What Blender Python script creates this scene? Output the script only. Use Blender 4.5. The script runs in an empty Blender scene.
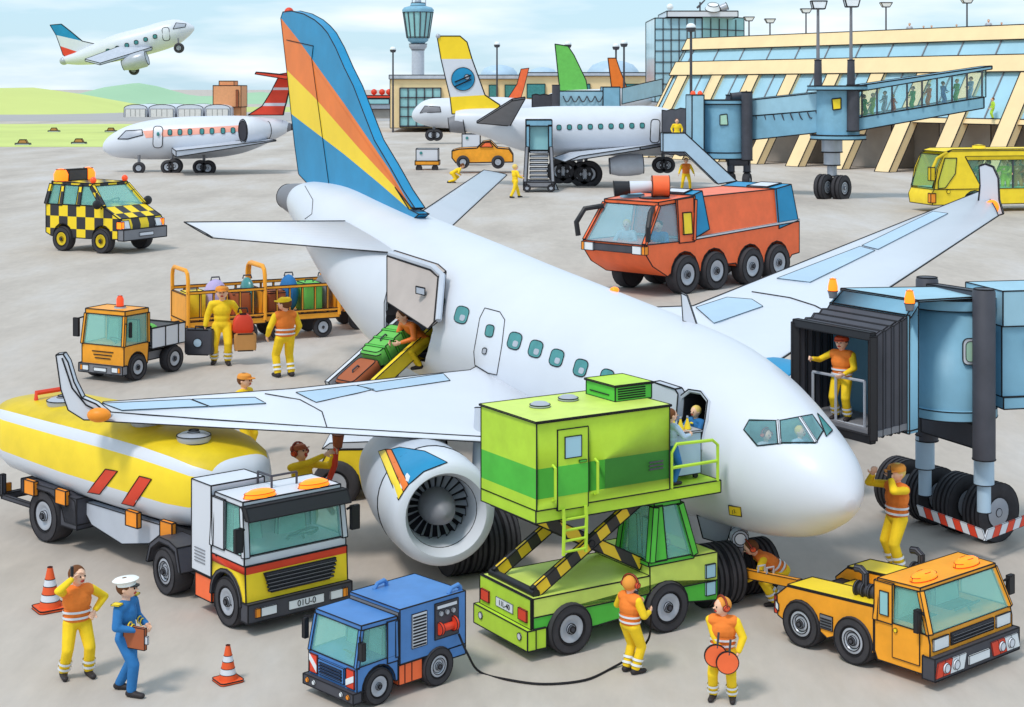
import bpy, bmesh, math, random
from mathutils import Vector, Matrix, Quaternion
from mathutils.bvhtree import BVHTree
random.seed(7)
F=1600.0; HC=8.0; H0=88.0; CX=512.0
sc=bpy.context.scene
COL=sc.collection
R=math.radians
def at(px,py,z=0.0):
    D=F*(HC-z)/(py-H0); return Vector(((px-CX)/F*D,D,z))
def pd(px,py,D):
    return Vector(((px-CX)/F*D,D,HC-(py-H0)/F*D))
def lerp(a,b,t): return a+(b-a)*t
# ---------------- materials
def srgb(c):
    return tuple((x/255/12.92 if x/255<=.04045 else ((x/255+.055)/1.055)**2.4) for x in c)
MATS={}
def mat(name,rgb,rough=.55,metal=0,mott=.10,mscale=1.5,emit=0,coat=0.0):
    if name in MATS: return MATS[name]
    m=bpy.data.materials.new(name); m.use_nodes=True
    nt=m.node_tree; b=nt.nodes['Principled BSDF']
    c=srgb(rgb)
    b.inputs['Roughness'].default_value=rough; b.inputs['Metallic'].default_value=metal
    b.inputs['Specular IOR Level'].default_value=.35
    if coat: b.inputs['Coat Weight'].default_value=coat
    if mott>0:
        tc=nt.nodes.new('ShaderNodeTexCoord'); n=nt.nodes.new('ShaderNodeTexNoise'); n.inputs['Scale'].default_value=mscale
        n.inputs['Detail'].default_value=5; n.inputs['Roughness'].default_value=.6
        r=nt.nodes.new('ShaderNodeMapRange'); r.inputs[1].default_value=.3; r.inputs[2].default_value=.7
        r.inputs[3].default_value=1-mott; r.inputs[4].default_value=1+mott*.6
        v=nt.nodes.new('ShaderNodeVectorMath'); v.operation='SCALE'; v.inputs[0].default_value=c
        nt.links.new(tc.outputs['Object'],n.inputs['Vector']); nt.links.new(n.outputs[0],r.inputs[0])
        nt.links.new(r.outputs[0],v.inputs['Scale']); nt.links.new(v.outputs[0],b.inputs['Base Color'])
    else: b.inputs['Base Color'].default_value=(*c,1)
    if emit:
        b.inputs['Emission Color'].default_value=(*c,1); b.inputs['Emission Strength'].default_value=emit
    MATS[name]=m; return m
def glassmat(name,rgb,fac=.4,trans=(215,240,240)):
    if name in MATS: return MATS[name]
    m=bpy.data.materials.new(name); m.use_nodes=True; nt=m.node_tree
    b=nt.nodes['Principled BSDF']; b.inputs['Base Color'].default_value=(*srgb(rgb),1); b.inputs['Roughness'].default_value=.08
    t=nt.nodes.new('ShaderNodeBsdfTransparent'); t.inputs[0].default_value=(*srgb(trans),1)
    x=nt.nodes.new('ShaderNodeMixShader'); x.inputs[0].default_value=fac
    nt.links.new(t.outputs[0],x.inputs[1]); nt.links.new(b.outputs[0],x.inputs[2])
    nt.links.new(x.outputs[0],nt.nodes['Material Output'].inputs[0])
    MATS[name]=m; return m
def checker(name,c1,c2,scale,off=(0,0,0)):
    if name in MATS: return MATS[name]
    m=mat(name,c1,.5); nt=m.node_tree; b=nt.nodes['Principled BSDF']
    tc=nt.nodes.new('ShaderNodeTexCoord'); mp=nt.nodes.new('ShaderNodeMapping'); mp.inputs['Location'].default_value=off
    ck=nt.nodes.new('ShaderNodeTexChecker'); ck.inputs['Scale'].default_value=scale
    ck.inputs['Color1'].default_value=(*srgb(c1),1); ck.inputs['Color2'].default_value=(*srgb(c2),1)
    nt.links.new(tc.outputs['Object'],mp.inputs[0]); nt.links.new(mp.outputs[0],ck.inputs[0]); nt.links.new(ck.outputs[0],b.inputs['Base Color'])
    return m
INK=mat('dark_seam',(28,26,30),.8,mott=0)
M={}
def dm(k,*a,**kw): M[k]=mat(k,*a,**kw)
dm('white',(216,219,227),.35,mott=.05,mscale=.35)
dm('panel_blue',(176,200,220),.4,mott=.08,mscale=.8)
dm('pale_grey',(190,195,206),.4,mott=.10)
dm('silver',(178,182,192),.3,metal=.15)
dm('grey',(128,128,134),.5)
dm('dark_grey',(72,72,80),.55,mott=.2)
dm('black',(38,38,42),.5)
dm('tyre',(62,60,64),.8,mott=.2,mscale=6)
dm('orange',(250,150,40),.45,mott=.14,mscale=2)
dm('cab_orange',(250,166,44),.45,mott=.14,mscale=2)
dm('red_orange',(250,112,62),.4,mott=.12)
dm('red',(226,70,44),.5)
dm('yellow',(255,220,48),.45,mott=.10)
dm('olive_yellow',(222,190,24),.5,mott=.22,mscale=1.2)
dm('lime',(186,222,62),.5,mott=.12,mscale=2)
dm('pale_lime',(208,228,104),.5,mott=.12,mscale=2)
dm('green',(84,190,66),.5,mott=.14,mscale=2)
dm('truck_blue',(80,132,196),.45,mott=.14,mscale=2)
dm('uniform_blue',(46,116,178),.8,mott=.15,mscale=5)
dm('bridge_blue',(128,176,200),.5,mott=.14,mscale=1)
dm('bridge_pale',(158,198,216),.5,mott=.10,mscale=1)
dm('fin_blue',(30,140,188),.45,mott=.14,mscale=.8)
dm('fin_orange',(242,124,42),.45,mott=.12,mscale=.8)
dm('fin_yellow',(255,216,40),.45,mott=.08,mscale=.8)
dm('beige',(246,216,166),.7,mott=.08,mscale=.3)
dm('grey_wall',(166,158,150),.8,mott=.15,mscale=.4)
dm('teal',(70,140,140),.25,mott=.2,mscale=4)
dm('pane_teal',(150,200,204),.15,mott=.12,mscale=.3)
dm('pane_blue',(166,206,222),.15,mott=.12,mscale=.2)
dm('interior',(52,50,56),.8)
dm('interior_teal',(160,212,200),.7,mott=.2,mscale=4)
dm('skin',(240,190,160),.6,mott=.04)
dm('suit_yellow',(250,208,36),.8,mott=.12,mscale=5)
dm('vest_orange',(245,132,50),.8,mott=.12,mscale=5)
dm('reflective',(228,232,236),.4,mott=.05)
dm('hair_brown',(110,66,34),.8); dm('hair_blond',(232,200,110),.8)
dm('cap_orange',(232,150,60),.8); dm('cap_white',(240,240,236),.7)
dm('ear_red',(226,84,44),.5)
dm('shoe',(48,42,44),.6)
dm('eye',(20,18,18),.3,mott=0); dm('mouth',(190,60,50),.5,mott=0)
dm('brown',(170,92,56),.7); dm('tan',(196,140,80),.7); dm('bag_green',(110,196,90),.7); dm('lilac',(190,176,220),.8)
dm('cone_red',(232,92,44),.6); 
dm('beacon',(255,120,20),.3,emit=1.2); dm('beacon_red',(240,80,40),.3,emit=.3)
dm('lamp_white',(240,244,248),.2); dm('lamp_orange',(240,110,30),.3)
GL=glassmat('glass_teal',(160,228,218),.3,(246,253,251))
GLB=glassmat('glass_blue',(170,218,232),.26,(246,252,254))
GLC=glassmat('glass_clear',(190,230,232),.10,(248,253,253))
GLG=glassmat('glass_green',(170,222,196),.12,(240,252,246))
# ---------------- objects
def tag(o,label=None,cat=None,group=None,kind=None):
    if label: o['label']=label
    if cat: o['category']=cat
    if group: o['group']=group
    if kind: o['kind']=kind
    return o
def empty(name,loc,rz=0,label=None,cat=None,group=None,scale=None):
    o=bpy.data.objects.new(name,None); COL.objects.link(o); o.location=loc; o.rotation_euler=(0,0,rz)
    o.empty_display_size=.2
    if scale: o.scale=(scale,)*3
    return tag(o,label,cat,group)
def copy_tree(o,parent=None):
    c=o.copy(); COL.objects.link(c); c.parent=parent
    for ch in list(o.children): copy_tree(ch,c)
    return c
TXT=[]
LATE=[]   # objects whose modifiers are evaluated to plain meshes at the end
class MB:
    """collects shapes of ONE part; s mirrors the v axis"""
    def __init__(s,mirror=1): s.v=[];s.f=[];s.mi=[];s.mats=[];s.s=mirror;s.lines=[];s.cur=0
    def m(s,material):
        if material not in s.mats: s.mats.append(material)
        s.cur=s.mats.index(material); return s
    def add(s,vs,fs):
        n=len(s.v); s.v+= [Vector((p[0],p[1]*s.s,p[2])) for p in vs]
        for f in fs: s.f.append([i+n for i in f]); s.mi.append(s.cur)
        return s
    def hexa(s,b,t):
        return s.add(list(b)+list(t),[(3,2,1,0),(4,5,6,7),(0,1,5,4),(1,2,6,5),(2,3,7,6),(3,0,4,7)])
    def box(s,x0,x1,y0,y1,z0,z1):
        return s.hexa([(x0,y0,z0),(x1,y0,z0),(x1,y1,z0),(x0,y1,z0)],[(x0,y0,z1),(x1,y0,z1),(x1,y1,z1),(x0,y1,z1)])
    def prism(s,pts,d):
        d=Vector(d); n=len(pts); P=[Vector(p) for p in pts]
        return s.add(P+[p+d for p in P],[tuple(range(n))[::-1],tuple(range(n,2*n))]+[(i,(i+1)%n,n+(i+1)%n,n+i) for i in range(n)])
    def pv(s,prof,v0,v1): # profile (u,z) extruded along v
        return s.prism([(u,v0,z) for u,z in prof],(0,v1-v0,0))
    def pu(s,prof,u0,u1): # profile (v,z) extruded along u
        return s.prism([(u0,v,z) for v,z in prof],(u1-u0,0,0))
    def panel(s,pts,t=.012,out=None):
        P=[Vector(p) for p in pts]; n=(P[1]-P[0]).cross(P[2]-P[0]).normalized()
        if out is not None and n.dot(Vector(out))<0: n=-n
        return s.prism([p-n*.004 for p in P],n*t)
    def frus(s,p0,p1,r0,r1=None,seg=14,caps=True):
        r1=r0 if r1 is None else r1
        p0=Vector(p0);p1=Vector(p1);d=(p1-p0)
        q=Vector((0,0,1)).rotation_difference(d.normalized()) if d.length>1e-9 else Quaternion()
        vs=[];
        for p,r in((p0,r0),(p1,r1)):
            for i in range(seg):
                a=2*math.pi*i/seg; vs.append(p+q@Vector((r*math.cos(a),r*math.sin(a),0)))
        fs=[(i,(i+1)%seg,seg+(i+1)%seg,seg+i) for i in range(seg)]
        if caps: fs+=[tuple(range(seg))[::-1],tuple(range(seg,2*seg))]
        return s.add(vs,fs)
    def lathe(s,prof,o,axis,seg=24): # prof (r,h)
        o=Vector(o); q=Vector((0,0,1)).rotation_difference(Vector(axis).normalized())
        vs=[];fs=[]
        for r,h in prof:
            for i in range(seg):
                a=2*math.pi*i/seg; vs.append(o+q@Vector((r*math.cos(a),r*math.sin(a),h)))
        for k in range(len(prof)-1):
            for i in range(seg):
                j=(i+1)%seg; fs.append((k*seg+i,k*seg+j,(k+1)*seg+j,(k+1)*seg+i))
        if prof[0][0]>1e-4: fs.append(tuple(range(seg))[::-1])
        if prof[-1][0]>1e-4: fs.append(tuple(range((len(prof)-1)*seg,len(prof)*seg)))
        return s.add(vs,fs)
    def ell(s,c,r,Rm=None,seg=12,rings=8):
        c=Vector(c); vs=[];fs=[]
        for k in range(rings+1):
            th=math.pi*k/rings
            for i in range(seg):
                a=2*math.pi*i/seg
                p=Vector((r[0]*math.sin(th)*math.cos(a),r[1]*math.sin(th)*math.sin(a),r[2]*math.cos(th)))
                vs.append(c+(Rm@p if Rm else p))
        for k in range(rings):
            for i in range(seg):
                j=(i+1)%seg; fs.append((k*seg+i,(k+1)*seg+i,(k+1)*seg+j,k*seg+j))
        return s.add(vs,fs)
    def cap(s,p0,p1,r0,r1,seg=10):
        s.frus(p0,p1,r0,r1,seg); s.ell(p0,(r0,)*3,None,seg,6); s.ell(p1,(r1,)*3,None,seg,6); return s
    def tube(s,pts,r,seg=6,closed=False):
        P=[Vector(p) for p in pts]
        if closed: P.append(P[0])
        n=len(P); vs=[];fs=[]; up=None
        for k in range(n):
            if closed and k in(0,n-1): d=(P[1]-P[0]).normalized()+(P[0]-P[n-2]).normalized()
            else: d=(P[min(k+1,n-1)]-P[max(k-1,0)])
            d=d.normalized() if d.length>1e-9 else Vector((1,0,0))
            if up is None: up=Vector((0,0,1)) if abs(d.z)<.9 else Vector((1,0,0))
            a=d.cross(up).normalized(); b=a.cross(d).normalized(); up=b
            for i in range(seg):
                t=2*math.pi*i/seg+.4; vs.append(P[k]+a*(r*math.cos(t))+b*(r*math.sin(t)))
        for k in range(n-1):
            for i in range(seg):
                j=(i+1)%seg; fs.append((k*seg+i,k*seg+j,(k+1)*seg+j,(k+1)*seg+i))
        fs+=[tuple(range(seg))[::-1],tuple(range((n-1)*seg,n*seg))]
        return s.add(vs,fs)
    def bar(s,p0,p1,w,h=None):
        h=h or w; p0=Vector(p0);p1=Vector(p1); d=(p1-p0).normalized()
        up=Vector((0,0,1)) if abs(d.z)<.95 else Vector((1,0,0))
        a=d.cross(up).normalized()*w/2; b=a.cross(d).normalized()*h/2
        return s.hexa([p0-a-b,p0+a-b,p0+a+b,p0-a+b],[p1-a-b,p1+a-b,p1+a+b,p1-a+b])
    def loft(s,rings,caps=True,closed=True):
        n=len(rings[0]); vs=[p for r in rings for p in r]; fs=[]
        for k in range(len(rings)-1):
            for i in range(n if closed else n-1):
                j=(i+1)%n; fs.append((k*n+i,k*n+j,(k+1)*n+j,(k+1)*n+i))
        if caps: fs+=[tuple(range(n))[::-1],tuple(range((len(rings)-1)*n,len(rings)*n))]
        return s.add(vs,fs)
    def line(s,pts,closed=False): # explicit dark seam
        s.lines.append(([Vector((p[0],p[1]*s.s,p[2])) for p in pts],closed)); return s
    def build(s,name,parent=None,ink=None,smooth=True,off=None,sharp=38,remesh=None,label=None):
        me=bpy.data.meshes.new(name)
        off=Vector(off) if off is not None else Vector((0,0,0))
        me.from_pydata([tuple(v-off) for v in s.v],[],s.f)
        for i,p in enumerate(me.polygons): p.material_index=s.mi[i]
        bm=bmesh.new(); bm.from_mesh(me)
        bmesh.ops.remove_doubles(bm,verts=bm.verts,dist=1e-5)
        bmesh.ops.recalc_face_normals(bm,faces=bm.faces)
        mats=list(s.mats) or [M['grey']]
        segs=[]
        if ink:
            for e in bm.edges:
                if len(e.link_faces)==1 or (len(e.link_faces)==2 and e.calc_face_angle(0)>R(sharp)):
                    a,b=e.verts[0].co.copy(),e.verts[1].co.copy()
                    if (a-b).length>ink*1.5: segs.append((a,b))
        for e in bm.edges:
            if len(e.link_faces)==2 and e.calc_face_angle(0)>R(sharp): e.smooth=False
        for f in bm.faces: f.smooth=smooth
        bm.to_mesh(me); bm.free()
        if segs or s.lines:
            t=MB(); r=ink or .01
            for a,b in segs: t.tube([a,b],r,4)
            for pts,cl in s.lines: t.tube([p-off for p in pts],r,4,cl)
            mats.append(INK)
            nv=len(me.vertices); old_v=[v.co.copy() for v in me.vertices]
            of=[list(p.vertices) for p in me.polygons]; omi=[p.material_index for p in me.polygons]; osm=[p.use_smooth for p in me.polygons]
            oe={tuple(sorted(e.vertices)) for e in me.edges if e.use_edge_sharp}
            me.clear_geometry()
            me.from_pydata(old_v+[tuple(v) for v in t.v],[],of+[[i+nv for i in f] for f in t.f])
            me.polygons.foreach_set('material_index',omi+[len(mats)-1]*len(t.f))
            me.polygons.foreach_set('use_smooth',osm+[False]*len(t.f))
            for e in me.edges:
                if tuple(sorted(e.vertices)) in oe: e.use_edge_sharp=True
        for m_ in mats: me.materials.append(m_)
        o=bpy.data.objects.new(name,me); COL.objects.link(o)
        if parent is not None: o.parent=parent
        if remesh:
            md=o.modifiers.new('r','REMESH'); md.mode='VOXEL'; md.voxel_size=remesh; md.use_smooth_shade=True
            sm=o.modifiers.new('s','SMOOTH'); sm.factor=.6; sm.iterations=3
            LATE.append(o)
        if label: o['label']=label
        return o
def text(body,parent,loc,rot,size,material=None,name='lettering',ext=.002,spacing=1):
    cu=bpy.data.curves.new(name,'FONT'); cu.body=body; cu.size=size; cu.extrude=ext; cu.align_x='CENTER'; cu.align_y='CENTER'
    cu.space_character=spacing
    o=bpy.data.objects.new(name,cu); COL.objects.link(o); cu.materials.append(material or INK)
    o.location=loc; o.rotation_euler=rot
    if parent: o.parent=parent
    TXT.append(o)
    return o
def wheel(parent,c,r,w,side,s=1,rimcol=None,seg=26,ink=.012,name='wheel'):
    """c hub centre, side = direction (+1/-1 along v) that faces outward"""
    c=Vector(c); ax=(0,side,0)
    t=MB(s).m(M['tyre'])
    t.lathe([(r*.55,-w/2),(r*.93,-w/2),(r,-w*.38),(r,w*.38),(r*.94,w/2),(r*.62,w/2),(r*.58,w*.36),(.0001,w*.36)],c,ax,seg)
    o=t.build(name,parent,ink=ink,sharp=50)
    h=MB(s).m(rimcol or M['silver'])
    c2=c+Vector(ax)*(w*.36)
    h.lathe([(r*.56,.0),(r*.56,w*.10),(r*.42,w*.12),(r*.34,w*.03),(r*.2,w*.05),(r*.18,w*.16),(.0001,w*.17)],c2,ax,seg)
    h.m(M['dark_grey']).lathe([(r*.12,w*.17),(r*.11,w*.24),(.0001,w*.24)],c2,ax,10)
    h.build('rim',o,ink=ink*.7,sharp=50)
    return o
def arch(uc,r,zb,n=9,zc=None):
    zc=zb if zc is None else zc
    return [(uc+r*math.cos(math.pi-math.pi*i/n),zc+r*math.sin(math.pi*i/n)) for i in range(n+1)]
def rrect(w,h,r,n=4):
    pts=[]
    for cx,cy,a0 in((w/2-r,h/2-r,0),(-w/2+r,h/2-r,90),(-w/2+r,-h/2+r,180),(w/2-r,-h/2+r,270)):
        for i in range(n+1):
            a=R(a0+90*i/n); pts.append((cx+r*math.cos(a),cy+r*math.sin(a)))
    return pts
def poly_on(o,ax,ay,pts): # 2D pts on plane at o with axes
    o=Vector(o);ax=Vector(ax);ay=Vector(ay)
    return [o+ax*p[0]+ay*p[1] for p in pts]
def glasshouse(root,LB,LT,s,frame,glass,ink,roof_t=.06,pw=.05,rear='wall',over=.02,seats=True,wheel_side=None,inner=None):
    """hollow cab: LB/LT = four belt / roof corners: near-front, far-front, far-rear, near-rear"""
    LB=[Vector(p) for p in LB]; LT=[Vector(p) for p in LT]
    cen=sum(LT,Vector())/4
    fr=MB(s).m(frame)
    LO=[p+(p-cen)*(over/max((p-cen).length,.01)) for p in LT]
    fr.hexa(LO,[p+Vector((0,0,roof_t)) for p in LO])
    fr.build('roof',root,ink=ink)
    for a,b in zip(LB,LT): 
        p=MB(s).m(frame); p.bar(a,b,pw,pw); p.build('pillar',root,ink=ink*.8)
    def pane(i,j,nm,mt):
        c0=LB[i];c1=LB[j];c2=LT[j];c3=LT[i]; n=(c1-c0).cross(c2-c0).normalized()
        MB(s).m(mt).prism([p-n*.006 for p in(c0,c1,c2,c3)],n*.012).build(nm,root,ink=ink*.6)
    pane(0,1,'windshield',glass); pane(3,0,'side_window',glass); pane(1,2,'side_window',glass)
    if rear=='wall': pane(2,3,'rear_wall',frame)
    else: pane(2,3,'rear_window',glass)
    if seats:
        inn=inner or M['interior_teal']
        fw=(LB[1]-LB[0]); bk=(LB[3]-LB[0]); L=bk.length; W=fw.length; up=Vector((0,0,1)); H=(LT[3]-LB[3]).length
        for k in(.27,.73):
            c=LB[0]+fw*k+bk*.72; sm=MB(s).m(inn)
            a=fw.normalized()*W*.15; b=bk.normalized()
            sm.hexa([c-a-b*L*.22-up*H*.25,c+a-b*L*.22-up*H*.25,c+a+b*L*.1-up*H*.25,c-a+b*L*.1-up*H*.25],[c-a-b*L*.22,c+a-b*L*.22,c+a+b*L*.1,c-a+b*L*.1])
            sm.hexa([c-a+b*L*.06,c+a+b*L*.06,c+a+b*L*.16,c-a+b*L*.16],[p+up*H*.75 for p in(c-a*.85+b*L*.1,c+a*.85+b*L*.1,c+a*.85+b*L*.17,c-a*.85+b*L*.17)])
            sm.build('seat',root,ink=ink*.7)
        if wheel_side is not None:
            c=LB[0]+fw*wheel_side+bk*.33+up*H*.12; st=MB(s).m(M['black'])
            ax=(up*.8+bk.normalized()*.5).normalized(); e1=fw.normalized(); e2=ax.cross(e1)
            rr=min(W*.14,H*.35)
            st.tube([c+e1*(rr*math.cos(t*math.pi/8))+e2*(rr*math.sin(t*math.pi/8)) for t in range(16)],rr*.1,5,True)
            st.bar(c-e1*rr,c+e1*rr,rr*.1); st.bar(c,c-ax*H*.2-bk.normalized()*.02,rr*.12)
            st.build('steering_wheel',root)
def root_uv(name,A,zA,ang,label,cat,group=None):
    p=at(A[0],A[1],zA)
    return empty(name,(p.x,p.y,0),R(ang),label,cat,group)
# ---------------- people
def ik(S,T,l1,l2,hint):
    S=Vector(S);T=Vector(T); d=T-S; L=d.length
    if L>(l1+l2)*.995: T=S+d.normalized()*(l1+l2)*.995; d=T-S; L=d.length
    if L<abs(l1-l2)+.02: L=abs(l1-l2)+.02
    a=(l1*l1-l2*l2+L*L)/(2*L); h=math.sqrt(max(l1*l1-a*a,0))
    dn=d.normalized(); hn=Vector(hint)-dn*Vector(hint).dot(dn); hn=hn.normalized() if hn.length>1e-6 else Vector((0,0,1))
    return S+dn*a+hn*h, T
def person(px,py,hpx,facing,label,suit='suit_yellow',vest=None,hands=((.12,.24,.86),(.12,-.24,.86)),feet=((.02,.11,0),(-.02,-.11,0)),
           lean=0,hip=.86,hx=0,head_yaw=0,head_pitch=0,hat=None,hatm=None,hair='hair_brown',ears=False,legs=True,z=0,pos=None,
           group=None,bands=True,fine=True,curl=.9,mouth=.018,trousers=None,palm=None,shoulder_yaw=0,skirt=False,scale=None,elbow=None,tie=False,cat='person'):
    if pos is None:
        p=at(px,py,z); D=p.y
    else: p=Vector(pos); D=p.y
    sc_=scale or hpx*D/F/1.80
    root=empty('person',p,R(facing),label,cat,group,scale=sc_); root.scale=(sc_*1.22,sc_*1.22,sc_)
    vox=(.0125 if fine else .026)
    t=Vector((math.sin(lean),0,math.cos(lean))); fwd=Vector((math.cos(lean),0,-math.sin(lean)))
    Rt=Matrix((fwd,(0,1,0),t)).transposed()
    H=Vector((hx,0,hip)); N=H+t*.50
    sy=Matrix.Rotation(shoulder_yaw,3,'Z')
    sh=[H+t*.455+Rt@(sy@Vector((0,y*.175,0))) for y in(1,-1)]
    hp=[H+Vector((0,.085,-.02)),H+Vector((0,-.085,-.02))]
    an=[Vector((f[0],f[1],f[2]+.085)) for f in feet]
    el=[];wr=[]
    for i,y in enumerate((1,-1)):
        T=Vector(hands[i]); hint=Vector((-.5,y*.6,-.6)) if elbow is None else Vector(elbow[i])
        e,w=ik(sh[i],T,.27,.25,hint); el.append(e);wr.append(w)
    kn=[];ak=[]
    for i,y in enumerate((1,-1)):
        k,a=ik(hp[i],an[i],.40,.39,(1,y*.15,.1)); kn.append(k);ak.append(a)
    hd=Quaternion((0,0,1),head_yaw)@Quaternion((0,1,0),head_pitch+lean*.4)
    Rh=hd.to_matrix(); C=N+t*.03+Rh@Vector((.015,0,.16))
    K=1.16
    def torso(b,e,low=True):
        if low: b.ell(H+t*.0,(.105+e,.15+e,.12+e),Rt)
        b.ell(H+t*.14,(.10+e,.135+e,.15+e),Rt)
        b.ell(H+t*.31,(.115+e,.155+e,.18+e),Rt)
        b.cap(lerp(N,sh[0],.7)-t*.02,lerp(N,sh[1],.7)-t*.02,.07+e,.07+e)
    b=MB().m(M['skin'])
    torso(b,-.01); b.cap(N-t*.05,N+t*.08,.055,.05)
    b.ell(C,(.098*K,.082*K,.122*K),Rh,16,10); b.ell(C+Rh@Vector((.03,0,-.07)),(.065*K,.055*K,.055*K),Rh)
    b.ell(C+Rh@Vector((.112*K,0,-.012)),(.024,.016,.017),Rh)
    for y in(1,-1): b.ell(C+Rh@Vector((-.005,y*.086*K,-.01)),(.02,.012,.03),Rh)
    hips=[]
    for i,y in enumerate((1,-1)):
        b.cap(sh[i],el[i],.05,.042); b.cap(el[i],wr[i],.04,.028)
        d=(wr[i]-el[i]).normalized()
        n=Vector((0,-y,0)) if palm is None or palm[i] is None else Vector(palm[i])
        n=(n-d*n.dot(d)); n=n.normalized() if n.length>.05 else Vector((0,0,-1))-d*d.dot(Vector((0,0,-1)))
        n.normalize(); sd=d.cross(n)
        Rp=Matrix((d,sd,n)).transposed()
        pc=wr[i]+d*.055; b.ell(pc,(.055,.045,.02),Rp)
        th=1 if (sd.x>0) else -1
        for k,(o,L) in enumerate(((-.034,.060),(-.012,.072),(.012,.068),(.034,.052))):
            p0=wr[i]+d*.09+sd*o; c1=curl*.5; c2=curl*1.3
            p1=p0+(d*math.cos(c1)+n*math.sin(c1))*L*.6+sd*o*.15; p2=p1+(d*math.cos(c2)+n*math.sin(c2))*L*.55
            b.cap(p0,p1,.0125,.0115,6); b.cap(p1,p2,.0115,.0095,6)
        p0=wr[i]+d*.03+sd*th*.035; p1=p0+(d*.6+sd*th*.8+n*.3).normalized()*.045; p2=p1+(d*.9+n*.5).normalized()*.035
        b.cap(p0,p1,.015,.013,6); b.cap(p1,p2,.013,.011,6)
        if legs: b.cap(hp[i],kn[i],.075,.052); b.cap(kn[i],ak[i],.05,.036)
    b.build('body',root,remesh=vox)
    # clothes
    c=MB().m(M[suit]); torso(c,.014)
    for i in(0,1):
        c.cap(sh[i],el[i],.068,.058); c.cap(el[i],lerp(el[i],wr[i],.88),.058,.044)
    if trousers is None and legs:
        for i in(0,1): c.cap(hp[i],kn[i],.098,.076); c.cap(kn[i],lerp(kn[i],ak[i],.92),.074,.066)
    c.build('overalls' if trousers is None else 'jacket',root,remesh=vox)
    if trousers and legs:
        c=MB().m(M[trousers])
        if skirt: c.frus(H+Vector((0,0,.08)),H-Vector((0,0,.38)),.14,.19,16)
        else:
            c.ell(H,(.118,.162,.11),Rt)
            for i in(0,1): c.cap(hp[i],kn[i],.098,.074); c.cap(kn[i],lerp(kn[i],ak[i],.95),.072,.062)
        c.build('trousers' if not skirt else 'skirt',root,remesh=vox)
    if vest:
        c=MB().m(M[vest]); torso(c,.034,False); c.ell(H+t*.05,(.135,.175,.10),Rt); c.build('vest',root,remesh=vox)
    if bands and fine:
        def ring(o,ax,ay,az,rx,ry,h):
            c=MB().m(M['reflective']); rings=[]
            for kz in(0,1): rings.append([o+ax*(rx*math.cos(2*math.pi*i/22))+ay*(ry*math.sin(2*math.pi*i/22))+az*(h*(kz-.5)) for i in range(22)])
            c.loft(rings,caps=False); c.build('reflective_band',root)
        if vest:
            for hh in(.07,.16): ring(H+t*hh,fwd,Vector((0,1,0)),t,.143,.182,.035)
        if trousers is None and legs:
            for i in(0,1):
                dd=(ak[i]-kn[i]).normalized(); a1=dd.cross(Vector((0,1,0))).normalized(); a2=dd.cross(a1)
                for q in(.55,.78): ring(lerp(kn[i],ak[i],q),a1,a2,dd,.083,.083,.04)
    if legs:
        for i,y in enumerate((1,-1)):
            c=MB().m(M['shoe']); f=ak[i]
            c.cap(f+Vector((-.03,0,-.035)),f+Vector((.15,y*.02,-.045)),.052,.042); c.cap(f+Vector((0,0,.02)),f+Vector((0,0,-.03)),.055,.055)
            c.build('shoe',root,remesh=.014 if fine else .03)
    # face and headgear
    for y in(1,-1):
        e=MB().m(M['eye']); e.ell(C+Rh@Vector((.094*K,y*.034,.012)),(.010,.010,.015),Rh,8,6); e.build('eye',root)
    e=MB().m(M['mouth']); e.ell(C+Rh@Vector((.090*K,0,-.062)),(.014,.03,mouth),Rh,10,6); e.build('mouth',root)
    hm=M[hair]
    if hair!='none':
        e=MB().m(hm); e.ell(C+Rh@Vector((-.022,0,.022)),(.102*K,.092*K,.118*K),Rh,14,10); e.build('hair',root,remesh=vox)
    if hat=='cap':
        e=MB().m(M[hatm or 'cap_orange'])
        e.lathe([(.104*K,-.0),(.106*K,.03),(.092*K,.075),(.05*K,.1),(.0001,.108)],C+Rh@Vector((-.01,0,.045)),Rh@Vector((.1,0,1)),16)
        e.loft([[C+Rh@Vector((x,y,.05+dz)) for x,y in((.06,-.085),(.15,-.07),(.2,0),(.15,.07),(.06,.085))] for dz in(-.006,.01)])
        e.build('cap',root)
    if hat=='peaked':
        e=MB().m(M['cap_white']); e.lathe([(.1*K,0),(.1*K,.035),(.14*K,.08),(.12*K,.1),(.0001,.11)],C+Rh@Vector((-.01,0,.045)),Rh@Vector((-.12,0,1)),18)
        e.m(M['black']).loft([[C+Rh@Vector((x,y,.045+dz)) for x,y in((.07,-.08),(.14,-.05),(.155,0),(.14,.05),(.07,.08))] for dz in(-.006,.01)])
        e.build('cap',root)
    if ears:
        e=MB().m(M['ear_red'])
        for y in(1,-1): e.lathe([(.0001,0),(.05,.0),(.055,.02),(.045,.04),(.0001,.048)],C+Rh@Vector((0,y*.088*K,0)),Rh@Vector((0,y,0)),14)
        e.tube([C+Rh@Vector((0,.115*K*math.cos(a*math.pi/10),.01+.145*K*math.sin(a*math.pi/10))) for a in range(11)],.014,6)
        e.build('ear_protectors',root,ink=.004)
    if tie:
        e=MB().m(M['yellow']); e.ell(H+t*.42+fwd*.14,(.02,.05,.03)); e.build('scarf',root)
    return root,sc_,wr,C
def hand_world(P,i):
    root,s,wr,C=P
    return Vector(root.location)+Matrix.Rotation(root.rotation_euler[2],3,'Z')@Vector((wr[i].x*s*1.22,wr[i].y*s*1.22,wr[i].z*s))
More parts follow.
